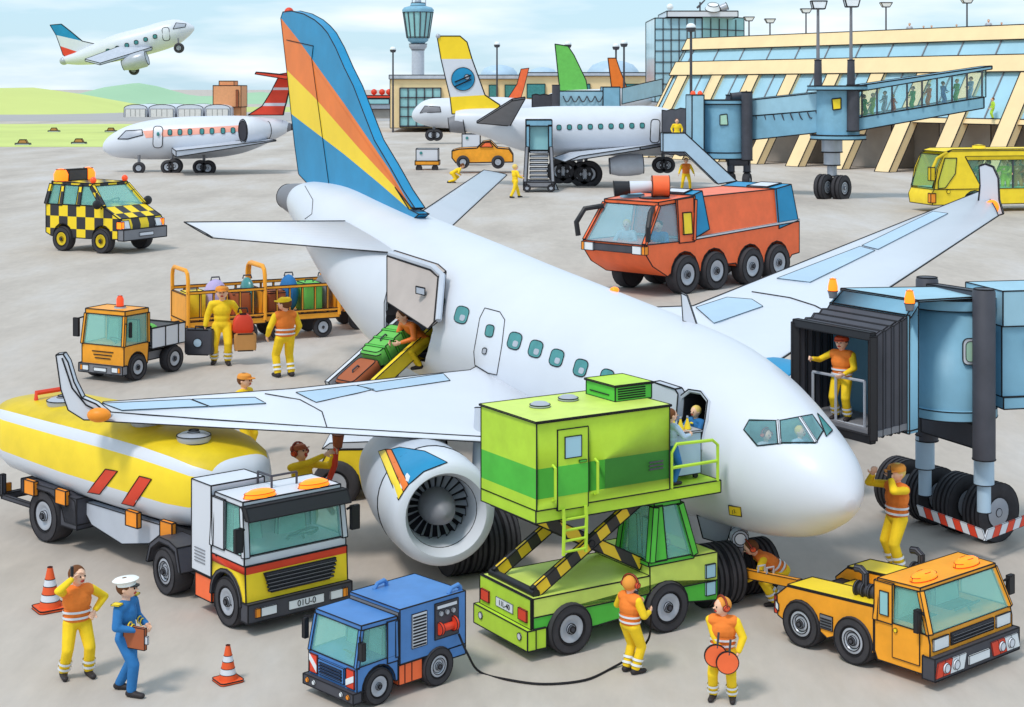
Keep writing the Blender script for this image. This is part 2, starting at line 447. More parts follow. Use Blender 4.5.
# ---------------- ground, hills, runway
gm=mat('apron_concrete',(196,188,180),.85,mott=0)
nt=gm.node_tree; b=nt.nodes['Principled BSDF']; tc=nt.nodes.new('ShaderNodeTexCoord')
def noise(sc_,det=6,sx=(1,1,1)):
    mp=nt.nodes.new('ShaderNodeMapping'); mp.inputs['Scale'].default_value=sx
    n=nt.nodes.new('ShaderNodeTexNoise'); n.inputs['Scale'].default_value=sc_; n.inputs['Detail'].default_value=det; n.inputs['Roughness'].default_value=.65
    nt.links.new(tc.outputs['Object'],mp.inputs[0]); nt.links.new(mp.outputs[0],n.inputs['Vector']); return n
n1=noise(.16,6,(1,.3,1)); n2=noise(3.0,6,(1,.35,1))
r1=nt.nodes.new('ShaderNodeValToRGB'); e=r1.color_ramp.elements; e[0].position=.3; e[0].color=(*srgb((168,157,148)),1); e[1].position=.68; e[1].color=(*srgb((198,191,187)),1)
x=e.new if False else None
mid=r1.color_ramp.elements.new(.5); mid.color=(*srgb((188,177,167)),1)
nt.links.new(n1.outputs[0],r1.inputs[0])
mr=nt.nodes.new('ShaderNodeMapRange'); mr.inputs[1].default_value=.3; mr.inputs[2].default_value=.7; mr.inputs[3].default_value=.94; mr.inputs[4].default_value=1.06
nt.links.new(n2.outputs[0],mr.inputs[0]); vm=nt.nodes.new('ShaderNodeVectorMath'); vm.operation='SCALE'
nt.links.new(r1.outputs[0],vm.inputs[0]); nt.links.new(mr.outputs[0],vm.inputs['Scale']); nt.links.new(vm.outputs[0],b.inputs['Base Color'])
def sheet(name,pts,m_,z,kind='structure'):
    mb=MB().m(m_); mb.add([(p[0],p[1],0) for p in pts],[tuple(range(len(pts)))]); o=mb.build(name,None); o.location=(0,0,z); tag(o,kind=kind); return o
sheet('ground',[(-4000,-200),(4000,-200),(4000,7000),(-4000,7000)],gm,0)
gr=mat('short_grass',(200,210,122),.9,mott=.12,mscale=.05); gr2=mat('far_grass',(190,202,124),.9,mott=.1,mscale=.02)
rw=mat('runway_asphalt',(172,168,166),.9,mott=.06,mscale=.05)
def gx(px,D): return (px-CX)/F*D
def Dg(py): return F*HC/(py-H0)
sheet('grass_verge',[(-1200,Dg(149)),(gx(165,Dg(147)),Dg(147)),(gx(60,Dg(126)),Dg(126)) if False else (gx(250,Dg(124)),Dg(124)),(-1600,Dg(126))],gr,.02)
sheet('runway',[(-3000,Dg(125.5)),(gx(520,Dg(121)),Dg(121)),(gx(600,Dg(113)),Dg(113)),(-4000,Dg(114.5))],rw,.03)
sheet('far_grass',[(-3500,Dg(114)),(gx(400,Dg(112)),Dg(112)),(gx(400,Dg(107)),Dg(107)),(-3900,Dg(104))],gr2,.02)
def hill(name,prof,D,dep,m_,zb=-1):
    rows=[]
    n=len(prof)
    for k in range(9):
        t=k/8; a=math.sin(math.pi*min(t,1)*.5)
        rows.append([Vector((gx(px,D)*(1+.0*t),D-dep+dep*t+math.sin(px*.05)*4*t,zb+(HC-(py-H0)/F*D-zb)*a)) for px,py in prof])
    rows.append([Vector((gx(px,D),D+dep,zb)) for px,py in prof])
    mb=MB().m(m_); mb.loft(rows,caps=False,closed=False); o=mb.build(name,None,sharp=180); tag(o,kind='structure'); return o
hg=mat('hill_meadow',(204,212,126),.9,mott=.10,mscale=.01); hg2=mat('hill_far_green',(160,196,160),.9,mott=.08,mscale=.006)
hill('hills',[(-260,100),(-160,94),(-60,89),(0,88),(30,87.5),(60,91),(90,95),(115,101),(135,106),(150,110)],560,90,hg)
hill('hills',[(85,100),(100,92),(118,86),(138,83),(155,86),(175,93),(200,96),(225,96),(245,93),(262,92),(290,96),(340,99),(420,99),(560,100),(760,99)],900,120,hg2)
hill('hills',[(-500,98),(-300,92),(-150,88),(40,90),(100,95)],1000,150,hg2)
# ---------------- the big white airliner
def ring_at(c,ax,rx,rz,seg=56):
    ax=Vector(ax).normalized(); side=ax.cross(Vector((0,0,1))).normalized(); up=side.cross(ax).normalized()
    return [Vector(c)+side*(rx*math.cos(2*math.pi*i/seg))+up*(rz*math.sin(2*math.pi*i/seg)) for i in range(seg)]
def catmull(P,n=8):
    out=[]
    for i in range(len(P)-1):
        p0=P[max(i-1,0)];p1=P[i];p2=P[i+1];p3=P[min(i+2,len(P)-1)]
        for k in range(n):
            t=k/n
            out.append(tuple(.5*((2*b)+(-a+c)*t+(2*a-5*b+4*c-d)*t*t+(-a+3*b-3*c+d)*t**3) for a,b,c,d in zip(p0,p1,p2,p3)))
    out.append(tuple(P[-1])); return out
def caster(bvh):
    o=Vector((0,0,HC))
    def f(px,py):
        d=Vector(((px-CX)/F,1,-(py-H0)/F)).normalized()
        h,n,_,_=bvh.ray_cast(o,d)
        if h is None: return None,None
        if n.dot(d)>0: n=-n
        return h,n
    return f
def decal(mb,cast,poly,lift=.015,rings=3,line=True,sub=1,depth=None):
    """sheet that follows the surface, with turned-down rim"""
    if sub>1:
        q=[]
        for i,p in enumerate(poly):
            a=poly[(i+1)%len(poly)]
            for k in range(sub): q.append((lerp(p[0],a[0],k/sub),lerp(p[1],a[1],k/sub)))
        poly=q
    cx=sum(p[0] for p in poly)/len(poly); cy=sum(p[1] for p in poly)/len(poly)
    R_=[]; ok=True
    for k in range(rings+1):
        t=1-k/(rings) if k<rings else 0.0
        row=[]
        for p in poly:
            h,n=cast(lerp(cx,p[0],t),lerp(cy,p[1],t))
            if h is None: return None
            row.append((h,n))
        R_.append(row)
    outer=[h-n*.03 for h,n in R_[0]]; L=[[h+n*lift for h,n in row] for row in R_]
    vs=outer; n0=len(poly); V=list(outer)
    for row in L[:-1]: V+=row
    V.append(L[-1][0]); fs=[]
    nr=len(L)
    for k in range(nr-1):
        for i in range(n0):
            j=(i+1)%n0; fs.append((k*n0+i,k*n0+j,(k+1)*n0+j,(k+1)*n0+i))
    last=len(V)-1
    for i in range(n0): fs.append(((nr-1)*n0+i,(nr-1)*n0+(i+1)%n0,last))
    mb.add(V,fs)
    if line: mb.line(L[0],True)
    return L
def surf_line(mb,cast,pts,lift=.004,sub=6,closed=False):
    q=[]; n=len(pts)
    for i in range(n if closed else n-1):
        a=pts[i];b=pts[(i+1)%n]
        for k in range(sub):
            h,nn=cast(lerp(a[0],b[0],k/sub),lerp(a[1],b[1],k/sub))
            if h is not None: q.append(h+nn*lift)
    if not closed:
        h,nn=cast(*pts[-1])
        if h is not None: q.append(h+nn*lift)
    if len(q)>1: mb.line(q,closed)
def rr_px(cx,cy,w,h,ang,r=.35,n=3):
    c,s=math.cos(ang),math.sin(ang)
    return [(cx+x*c-y*s,cy+x*s+y*c) for x,y in rrect(w,h,min(w,h)*r,n)]
def wing_loft(mb,cr,ct,n=14,th_r=.12,th_t=.10,mid=None):
    """cr/ct: (LE, TE) chords"""
    prof=[]
    for i in range(n+1):
        x=(1-math.cos(math.pi*i/n))/2; prof.append((x,2.2*(.2969*math.sqrt(x)-.126*x-.3516*x*x+.2843*x**3-.1015*x**4)))
    rows=[]
    ch=[cr]+(mid or [])+[ct]
    for (le,te,th) in ch:
        le=Vector(le);te=Vector(te); c=te-le; up=Vector((0,0,1)); L=c.length
        row=[le+c*x+up*(y*th*L*1.1) for x,y in prof]+[le+c*x-up*(y*th*L*.9) for x,y in prof[::-1][1:-1]]
        rows.append(row)
    mb.loft(rows)
    mb.line([Vector(r_[0])+Vector((0,0,.0)) for r_ in rows]); mb.line([Vector(r_[n]) for r_ in rows]); mb.line(rows[-1],True)
def engine(parent,c,ax,r,L,off,name='engine',ink=.012,cowl=None):
    ax=Vector(ax).normalized(); c=Vector(c)
    n=MB().m(M['white'])
    n.lathe([(r*.80,0.02),(r*.9,-.05*L),(r*.98,-.02*L),(r*1.02,.06*L)],c,-ax,40) if False else None
    prof=[(r*.60,.30*L),(r*.62,.16*L),(r*.66,.05*L),(r*.76,-.005*L),(r*.88,0.0),(r*.96,.03*L),(r*1.0,.08*L)]
    n.lathe(prof+[(r*1.02,.22*L),(r*1.0,.25*L)],c,-ax,44)
    n.m(M['pale_grey']).lathe([(r*1.0,.25*L),(r*.99,.45*L),(r*.88,.7*L),(r*.72,.9*L),(r*.6,.92*L),(r*.5,.86*L),(.001,.84*L)],c,-ax,44)
    n.line([c-ax*(.25*L)+v for v in circ(ax,r*1.012)],True)
    n.line([c-ax*(.055*L)+v for v in circ(ax,r*.66)],True)
    o=n.build(name,parent,off=off,ink=None,sharp=60)
    # recount lines: fan
    f=MB().m(M['interior']).lathe([(r*.62,.18*L),(.001,.18*L)],c,-ax,40)
    f.build('fan_shroud',o,off=off)
    b=MB().m(M['silver'])
    e1=ax.orthogonal().normalized(); e2=ax.cross(e1)
    for i in range(22):
        a=2*math.pi*i/22; a2=a+.16
        p=lambda rr,aa,h: c-ax*(h*L)+e1*(rr*math.cos(aa))+e2*(rr*math.sin(aa))
        b.add([p(r*.2,a,.165),p(r*.61,a,.15),p(r*.61,a2,.175),p(r*.2,a2,.178)],[(0,1,2,3)])
    b.m(M['grey']).build('fan_blades',o,off=off,ink=ink*.5)
    MB().m(M['grey']).lathe([(r*.34,.165*L),(r*.33,.12*L),(r*.24,.05*L),(r*.12,.01*L),(.001,.0)],c,-ax,24).build('spinner',o,off=off)
    return o
def circ(ax,r,n=36):
    ax=Vector(ax).normalized(); e1=ax.orthogonal().normalized(); e2=ax.cross(e1)
    return [e1*(r*math.cos(2*math.pi*i/n))+e2*(r*math.sin(2*math.pi*i/n)) for i in range(n)]
def wheel_w(parent,c,axle,r,w,off,ink=.01,name='wheel',rim=True,grooves=3):
    t=MB().m(M['tyre']); pr=[(r*.5,-w/2),(r*.9,-w/2)]
    for g in range(grooves):
        x0=-w/2+w*(g+.12)/grooves; x1=-w/2+w*(g+.88)/grooves
        pr+=[(r,x0),(r,x1)]; 
        if g<grooves-1: pr+=[(r*.95,x1+.02*w),(r*.95,x1+.1*w)]
    pr+=[(r*.9,w/2),(r*.6,w/2),(r*.55,w*.38),(.001,w*.36)]
    t.lathe(pr,c,axle,28); o=t.build(name,parent,off=off,ink=ink,sharp=48)
    if rim:
        h=MB().m(M['silver']); c2=Vector(c)+Vector(axle).normalized()*w*.37
        h.lathe([(r*.5,0),(r*.5,w*.06),(r*.36,w*.08),(r*.3,.02),(r*.15,.02),(r*.14,w*.14),(.001,w*.15)],c2,axle,20); h.build('rim',o,off=off,ink=ink*.6)
    return o

BASE=Vector((3.0,27,0))
AL=empty('airliner',BASE,0,'large white airliner parked nose to the right, striped blue, orange and yellow tail fin','airliner')
def fst(px,py,r,z=None,D=None):
    if D is None: D=F*(HC-z)/(py-H0)
    return (*pd(px,py,D),r*D/F)
AX=Vector((.423,-.906,0))
def Dx(px): return 15.67/(.467+(px-CX)/F)
ST=[(303,201,17),(309,204,22),(322,211,30),(350,232,46),(385,262,60),(425,292,72),(470,314,76),(520,338,79),(570,361,82),(620,384,85),(665,405,88),(705,424,89),(735,439,84),(762,455,77),(786,469,68),(807,480,58),(825,489,46),(838,497,32),(847,503,17),(851,506,6)]
P4=[fst(px,py,r,D=Dx(px)) for px,py,r in ST]
P4=catmull(P4,4)
rings=[]
for i,q in enumerate(P4):
    a=Vector(P4[max(i-1,0)][:3]);b=Vector(P4[min(i+1,len(P4)-1)][:3]); rings.append(ring_at(q[:3],b-a,max(q[3],.02),max(q[3],.02),72))
FB=MB().m(M['white']); FB.loft(rings)
fus_bvh=BVHTree.FromPolygons([tuple(v) for v in FB.v],FB.f,all_triangles=False)
FC=caster(fus_bvh)
def FP(x,y,out=0.0):
    h,n=FC(x,y); k=0
    while h is None and k<40: k+=1; h,n=FC(x-k*.4,y+k)
    return h+n*out
LW=.016
# fuselage seams
surf_line(FB,FC,[(305,186),(313,200),(312,214),(305,219)])
# passenger door near wing and other panel outlines
surf_line(FB,FC,[(485,308),(500,312),(505,320),(502,346),(497,375),(488,373),(475,365),(474,352),(480,318)],closed=True,sub=4)
surf_line(FB,FC,[(385,350),(388,300),(386,262)],sub=6) if False else None
fuso=FB.build('fuselage',AL,off=BASE,ink=None,sharp=70)
# holes: cockpit, front door, cargo door
def cutter(poly,depth=.7,mt='interior',sub=3):
    q=[]
    for i,p in enumerate(poly):
        a=poly[(i+1)%len(poly)]
        for k in range(sub): q.append((lerp(p[0],a[0],k/sub),lerp(p[1],a[1],k/sub)))
    hs=[FC(*p) for p in q]; n=sum((h[1] for h in hs),Vector()).normalized()
    n=Vector((n.x,n.y,n.z*.2)).normalized() if depth>.75 else n
    c=sum((h[0] for h in hs),Vector())/len(hs)
    front=[h[0]+n*(.35-(h[0]-c).dot(n)) for h in hs]
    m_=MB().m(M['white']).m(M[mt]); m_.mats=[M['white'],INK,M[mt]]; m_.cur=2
    m_.prism(front,-n*(depth+.35)); o=m_.build('cut',None,off=BASE,smooth=False); o.location=BASE
    return o,n
CKP=[(743,431),(748,420),(772,420),(815,414),(823,431),(832,430),(818,444),(783,446),(760,447)]
CKP=[(743,430),(749,419),(778,420),(812,415),(824,431),(816,444),(783,444),(757,447)]
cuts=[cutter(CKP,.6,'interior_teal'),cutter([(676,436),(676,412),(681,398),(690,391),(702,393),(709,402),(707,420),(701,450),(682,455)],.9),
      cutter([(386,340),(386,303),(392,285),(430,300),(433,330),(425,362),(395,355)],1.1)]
bpy.context.view_layer.update()
if len(fuso.data.materials)<3:
    while len(fuso.data.materials)<2: fuso.data.materials.append(INK)
    fuso.data.materials.append(M['interior'])
for k,(c,n) in enumerate(cuts):
    fuso.data.materials.append(c.data.materials[2]); idx=len(fuso.data.materials)-1
    for p in c.data.polygons: p.material_index=idx
    while len(c.data.materials)<=idx: c.data.materials.append(c.data.materials[2])
    md=fuso.modifiers.new('b','BOOLEAN'); md.operation='DIFFERENCE'; md.object=c; md.solver='EXACT'
dg=bpy.context.evaluated_depsgraph_get(); nm=bpy.data.meshes.new_from_object(fuso.evaluated_get(dg)); fuso.modifiers.clear(); fuso.data=nm
for c,n in cuts: bpy.data.objects.remove(c)
# windscreen panes and frames
g=MB().m(GLB); decal(g,FC,[(749,421),(776,421),(778,444),(758,446),(744,430)],.012,sub=3,line=True).__len__(); g.build('windshield_pane',AL,off=BASE,ink=None)
g=MB().m(GLB); decal(g,FC,[(780,421),(812,415),(823,431),(816,443),(781,443)],.012,sub=3); g.build('windshield_pane',AL,off=BASE)
g=MB().m(M['teal']); decal(g,FC,[(817,414),(821,418),(832,431),(826,437)],.015,sub=2); g.build('cockpit_side_window',AL,off=BASE)
g=MB().m(M['white'])
for a,b in(((778,421),(780,444)),((800,418),(816,443))): g.tube([FP(lerp(a[0],b[0],t/6),lerp(a[1],b[1],t/6),.0) for t in range(7)],.03,6)
g.build('windshield_frame',AL,off=BASE,ink=.005)
# cabin windows
for (x,y) in((462,315),(515,341),(536,349),(557,358),(581,368),(607,378),(438,304),(632,388)):
    g=MB().m(M['teal']); decal(g,FC,rr_px(x,y,13,17,.28),.012); o=g.build('cabin_window',AL,off=BASE)
    g2=MB().m(M['silver']); decal(g2,FC,rr_px(x+1,y+3,5,6,.28),.02,line=False); g2.build('seat_back',o,off=BASE)
g=MB().m(M['teal']); decal(g,FC,rr_px(490,331,8,12,.2),.012); do=g.build('door_window',AL,off=BASE)
g=MB().m(M['silver']); decal(g,FC,rr_px(485,351,4,6,.2),.015); g.build('door_handle',do,off=BASE)
g=MB().m(M['yellow']); decal(g,FC,[(729,505),(741,507),(742,516),(730,514)],.012); pl=g.build('service_panel',AL,off=BASE)
# frames round the openings
g=MB().m(M['pale_grey']); 
pts=[(676,436),(676,412),(681,398),(690,391),(702,393),(709,402),(707,420),(701,450)]
g.tube([FP(*p,.01) for p in pts],.035,6); g.line([FP(*p,.05) for p in pts]); g.build('door_frame',AL,off=BASE)
g=MB().m(M['pale_grey']); pts=[(388,350),(386,330),(386,303),(390,286)]
g.tube([FP(*p,.0) for p in pts],.05,6); g.build('door_frame',AL,off=BASE,ink=.006)
# open cargo door leaf: swings up and outwards
n=Vector((-.80,-.42,.25)).normalized()
def leaf(pxs,lift,thick,name,mt,b2=.0):
    pass
D0=Dx(400)-1.75
def fy(x,y,o): 
    q=FP(x,y); return pd(x,y,q.y-o)
leafp=[fy(388,262,.25),fy(428,270,.25),fy(437,278,.3),fy(434,305,.7),fy(432,326,.95),fy(426,330,1.0),fy(392,304,1.0)]
y0=FP(400,285).y
leafp=[pd(387,256,y0-.35),pd(430,270,y0-1.75),pd(438,277,y0-2.0),pd(434,322,y0-2.6),pd(428,329,y0-2.5),pd(387,302,y0-1.1)]
g=MB().m(mat('door_lining',(186,174,168),.6)).prism(leafp,Vector((.16,.16,.10))); lf=g.build('cargo_door',AL,off=BASE,ink=LW)
g=MB().m(M['pale_grey']); a=[pd(387,255,y0-.36),pd(430,269,y0-1.76),pd(439,277,y0-2.0),pd(435,322,y0-2.6)]
g.tube([p+Vector((.07,.02,.03)) for p in a],.07,8); g.build('door_rim',lf,off=BASE)
g=MB().m(M['pale_grey']).prism([pd(x,y,y0-1.95) for x,y in((416,286),(425,288),(425,295),(416,293))],(0,-.06,0)); g.build('latch',lf,off=BASE,ink=LW*.7)
# nose gear door leaf + open front door leaf
fd=FP(672,400); 
y1=FP(664,400).y-.25
leafp=[pd(649,385,y1+.1),pd(653,382,y1+.1),pd(675,389,y1-.05),pd(678,394,y1-.05),pd(676,418,y1-.15),pd(667,434,y1-.2),pd(649,424,y1)]
g=MB().m(M['pale_grey']).prism(leafp,(.12,.1,0)); o=g.build('passenger_door',AL,off=BASE,ink=LW*.8)
# fin
def fp(px,py,side=0.0):
    D=Dx(px); return pd(px,py,D)
NA=Vector((.906,.423,0))
def finprism(mb,poly,m_,w=.13):
    P=[fp(*p) for p in poly]; mb.m(m_); mb.prism([p-NA*w for p in P],NA*2*w)
fin=MB()
u=[(285,18),(301.6,38.6),(349,104),(394,169),(416,207)]
v_=[(291,70),(319.4,98),(364,148.5),(416,207.5)]
w_=[(295.6,114),(349,154.4),(385,184),(412,206)]
finprism(fin,[(287,12),(296,11),(308,14),(319,20),(326,26),(332,33),(340,47.5),(349,68),(358,86),(368,112),(379,140),(394,165),(408,190),(420,208)]+u[::-1],M['fin_blue'])
finprism(fin,[(285,18),(291,70),(319.4,98),(364,148.5),(400,187),(418,209)]+u[::-1][:-1],M['fin_orange'])
finprism(fin,[(291,70),(295.6,114),(349,154.4),(385,184),(414,209)]+[(400,187)]+[(364,148.5),(319.4,98)],M['fin_yellow'])
finprism(fin,[(295.6,114),(299,145),(303,174),(318,190),(334,205),(355,218),(385,226),(415,222),(424,214),(414,209),(385,184),(349,154.4)],M['fin_blue'])
o=fin.build('tail_fin',AL,off=BASE,ink=LW,smooth=False)
for ll in([(291,40),(318,46),(316.4,59),(334,187)],):
    s_=MB(); s_.line([fp(*p)-NA*.145 for p in ll]); s_.m(INK).box(0,0.001,0,0.001,0,.001)
# rudder seam as part
rs=MB().m(INK); rs.tube([fp(*p)-NA*.14 for p in[(291,40),(318,46),(316.4,59),(334,187)]],LW*.8,4); rs.build('rudder_seam',o,off=BASE)
b=MB().m(M['red']); b.ell(fp(289,12),(.14,.14,.14)); b.build('beacon',AL,off=BASE,ink=None)
# APU exhaust
b=MB().m(M['grey']); p0=Vector(P4[3][:3]); ax=(Vector(P4[0][:3])-Vector(P4[6][:3])).normalized(); ax=(ax+Vector((-.25,0,.02))).normalized()
b.lathe([(.50,-.25),(.52,.0),(.44,.55),(.36,.95),(.30,.9),(.26,.3),(.001,.2)],Vector(P4[0][:3]),ax,24); b.build('exhaust_cone',AL,off=BASE,ink=LW)
# wings
def P_(px,py,z): return at(px,py,z)
nw=MB().m(M['white'])
root=(Vector((1.4,26.6,1.95)),Vector((-.2,33.2,2.55)),.10)
m1=(at(500,443,2.0),at(470,370,2.55),.11)
m2=(at(300,432,2.35),at(290,389,2.75),.105)
tip=(at(97,421,2.55),at(103,402,2.62),.10)
wing_loft(nw,root,tip,mid=[m1,m2])
wb=BVHTree.FromPolygons([tuple(v) for v in nw.v],nw.f); WC=caster(wb)
surf_line(nw,WC,[(106,412),(200,419),(330,428),(486,437)],sub=4)
surf_line(nw,WC,[(265,394),(300,400),(322,412),(327,428)],sub=4)
wo=nw.build('wing',AL,off=BASE,ink=.012,sharp=200)
for poly in([(103,404),(190,400),(208,407),(122,411)],[(192,400),(255,398),(266,404),(210,407)],[(296,393),(355,386),(374,390),(316,403)],[(357,386),(443,374),(450,381),(376,392)]):
    g=MB().m(M['panel_blue']); r_=decal(g,WC,poly,.012,sub=3); 
    if r_: g.build('flap',wo,off=BASE)
wl=MB().m(M['white']); a=at(78,414,2.55); 
wpts=[(56,355),(63,354),(68,362),(74,382),(82,398),(96,404),(108,414),(96,420),(84,420),(68,410),(61,390)]
wl.prism([pd(x,y,26.3) for x,y in wpts],(0,.18,0)); wl.line([pd(x,y,26.28) for x,y in((62,358),(72,388),(86,405),(100,412))]); wl.build('winglet',wo,off=BASE,ink=LW*.8)
b=MB().m(M['orange']); b.ell(pd(99,415,26.1),(.2,.14,.12)); b.build('navigation_light',wo,off=BASE)
# landing light on leading edge
g=MB().m(M['pale_grey']); r_=decal(g,WC,[(466,437),(478,433),(488,434),(488,444),(478,445),(468,442)],.012)
if r_: g.build('landing_light',wo,off=BASE)
# far wing
fw=MB().m(M['white'])
far_root=(Vector((2.4,28.5,2.3)),Vector((1.0,38,2.7)),.08)
fm=(at(777,362,2.35),at(693,306,2.85),.07)
ft=(at(998,216,4.25),at(983,190,4.75),.10)
wing_loft(fw,far_root,ft,mid=[fm])
fwb=BVHTree.FromPolygons([tuple(v) for v in fw.v],fw.f); FWC=caster(fwb)
surf_line(fw,FWC,[(752,292),(790,298),(815,306),(830,314)],sub=4)
surf_line(fw,FWC,[(790,352),(930,258),(988,214)],sub=8) if False else None
fo=fw.build('wing',AL,off=BASE,ink=.02,sharp=200)
for poly in([(696,308),(727,298),(752,300),(763,307),(714,324)],[(777,279),(860,247),(875,251),(810,283)],[(862,246),(933,212),(948,214),(878,250)]):
    g=MB().m(M['panel_blue']); r_=decal(g,FWC,poly,.02,sub=3)
    if r_: g.build('flap',fo,off=BASE)
ft2=ft[0].lerp(ft[1],.5)
wl=MB().m(M['white']); DD=ft2.y
wl.prism([pd(x,y,DD) for x,y in((979,166),(985,164),(993,167),(998,178),(999,200),(1003,214),(990,218),(978,205),(980,185))],(.1,.25,0)); wl.build('winglet',fo,off=BASE,ink=.025)
b=MB().m(M['beacon']); b.ell(pd(992,207,DD-.4),(.22,.2,.22)); b.build('navigation_light',fo,off=BASE)
# stabilizers
def stab(le_r,te_r,le_t,te_t,flap,cc):
    s=MB().m(M['white']); wing_loft(s,(le_r,te_r,.06),(le_t,te_t,.06)); bv=BVHTree.FromPolygons([tuple(v) for v in s.v],s.f); c=caster(bv)
    o=s.build('stabilizer',AL,off=BASE,ink=.018,sharp=200)
    g=MB().m(M['panel_blue']); r_=decal(g,c,flap,.02,sub=3)
    if r_: g.build('elevator',o,off=BASE)
stab(pd(395,253,FP(393,255).y-.12),pd(345,221,FP(345,226).y-.12),pd(213,238,44.6),pd(184,222,46.2),[(207,222),(306,220),(330,228),(222,229)],None)
stab(at(450,228,4.4),at(415,216,4.8),at(507,175,5.1),at(484,170,5.2),[(424,206),(478,176),(492,178),(436,212)],None)
# tail antenna, small details
b=MB().m(M['white']); a=FP(688,322); ant=[pd(681,293,a.y),pd(687,296,a.y),pd(697,326,a.y),pd(683,321,a.y)]
b.prism(ant,(.02,.08,0)); b.build('antenna',AL,off=BASE,ink=.01)
b=MB().m(M['beacon']); b.ell(FP(615,289,.02),(.09,.09,.06)); b.build('beacon',AL,off=BASE)
# engines
NE=Vector((-.05,-.999,-.03)); 
ec=pd(446,515,25.2)
ENG=engine(AL,ec,(.30,-.95,0),.87,4.0,BASE)
# coloured swoosh on near cowl
ebv=BVHTree.FromPolygons([tuple(Vector(v.co)+BASE) for v in ENG.data.vertices],[list(p.vertices) for p in ENG.data.polygons]); EC=caster(ebv)
for poly,mt in(([(392,450),(400,448),(425,452),(447,463),(424,472),(409,485)],'fin_blue'),([(386,450),(392,450),(409,485),(404,492)],'fin_orange'),([(379,452),(386,450),(404,492),(399,500)],'yellow')):
    g=MB().m(M[mt]); r_=decal(g,EC,poly,.015,sub=3)
    if r_: g.build('cowl_stripe',ENG,off=BASE)
py_=MB().m(M['pale_grey']); py_.hexa([pd(432,470,27),pd(448,470,27),pd(448,470,30),pd(432,470,30)],[pd(436,436,27.6),pd(446,436,27.6),pd(446,425,31),pd(436,425,31)]); py_.build('pylon',AL,off=BASE,ink=LW)
ec2=pd(818,412,30.5)
e2=engine(AL,ec2,(.40,-.9,0),.80,3.4,BASE)
e2bv=BVHTree.FromPolygons([tuple(Vector(v.co)+BASE) for v in e2.data.vertices],[list(p.vertices) for p in e2.data.polygons])
g=MB().m(M['fin_blue']); 
g.lathe([(.83,.3),(.83,1.0),(.80,1.6)],ec2,Vector((-.40,.9,0)),40); g.build('cowl_band',e2,off=BASE)
# main gear
ga=Vector((-NA.x,-NA.y,0))
gb=at(487,573,0)
for k in range(4):
    for m__ in range(2):
        c=gb+Vector((0,0,.52))-ga*(.30*k-.15)+AX*(-1.05*m__)+Vector((-.45,0,0))
        wheel_w(AL,c,ga,.52,.27,BASE,rim=(k==0),ink=.008)
g=MB().m(M['pale_grey']); c=gb+Vector((-.2,.5,.5)); g.frus(c,c+Vector((.1,.6,2.0)),.11,.13); g.frus(c+Vector((.3,.2,.1)),c+Vector((.3,.9,1.9)),.07,.07); g.build('landing_gear_strut',AL,off=BASE,ink=.01)
for m__ in range(2):
  for k in range(2):
    c=Vector((4.9,32.5,.52))+AX*(-1.05*m__)+NA*(.32*k)
    wheel_w(AL,c,ga,.52,.27,BASE,rim=(k==0),ink=.008)
g=MB().m(M['pale_grey']); g.frus(Vector((4.9,33,.5)),Vector((4.6,33.2,2.3)),.11,.13); g.build('landing_gear_strut',AL,off=BASE,ink=.01)
# nose gear
ng=at(741,602,0)
for k,dx in((0,-.30),(1,-.62),(2,.13),(3,.40)):
    c=ng+Vector((0,0,.47 if k<2 else .43))+NA*(dx*1.0)+Vector((0,.1 if k<2 else .35,0)); wheel_w(AL,c,ga,.47 if k<2 else .42,.27,BASE,ink=.008)
g=MB().m(M['pale_grey']); c=ng+Vector((-.02,.15,.45)); top=FP(733,524); g.frus(c,Vector((c.x,c.y+.1,top.z+.1)),.08,.10)
g.frus(c+Vector((0,-.05,.55)),c+Vector((0,-.22,.55)),.15,.13); g.m(M['white']).frus(c+Vector((0,-.225,.55)),c+Vector((0,-.235,.55)),.09,.09); g.build('nose_gear_strut',AL,off=BASE,ink=.008)
g=MB().m(M['pale_grey']).prism([pd(697,515,25.6),pd(733,522,25.6),pd(726,545,25.6),pd(703,538,25.6)],(0,.05,0)); g.build('gear_door',AL,off=BASE,ink=LW*.7)
text('178',pl,(Vector(FP(735.5,510.5,.03))-BASE),(R(88),0,R(40)),.09)
# crew in cockpit
for (x,y,fc,lab,hr,suit) in((766,434,-55,'pilot with brown hair and headset at the left cockpit window','hair_brown','pale_grey'),(800,431,-50,'pilot with blond hair at the right cockpit windshield','hair_blond','panel_blue')):
    h,nn=FC(x,y); vd=(h-Vector((0,0,HC))).normalized(); q=h+vd*.30; s_=.60
    person(0,0,0,fc,lab,suit=suit,hair=hr,legs=False,bands=False,hands=((.3,.15,1.1),(.3,-.15,1.1)),pos=(q.x,q.y,q.z-1.56*s_),scale=s_,ears=(hr=='hair_brown'),cat='pilot')
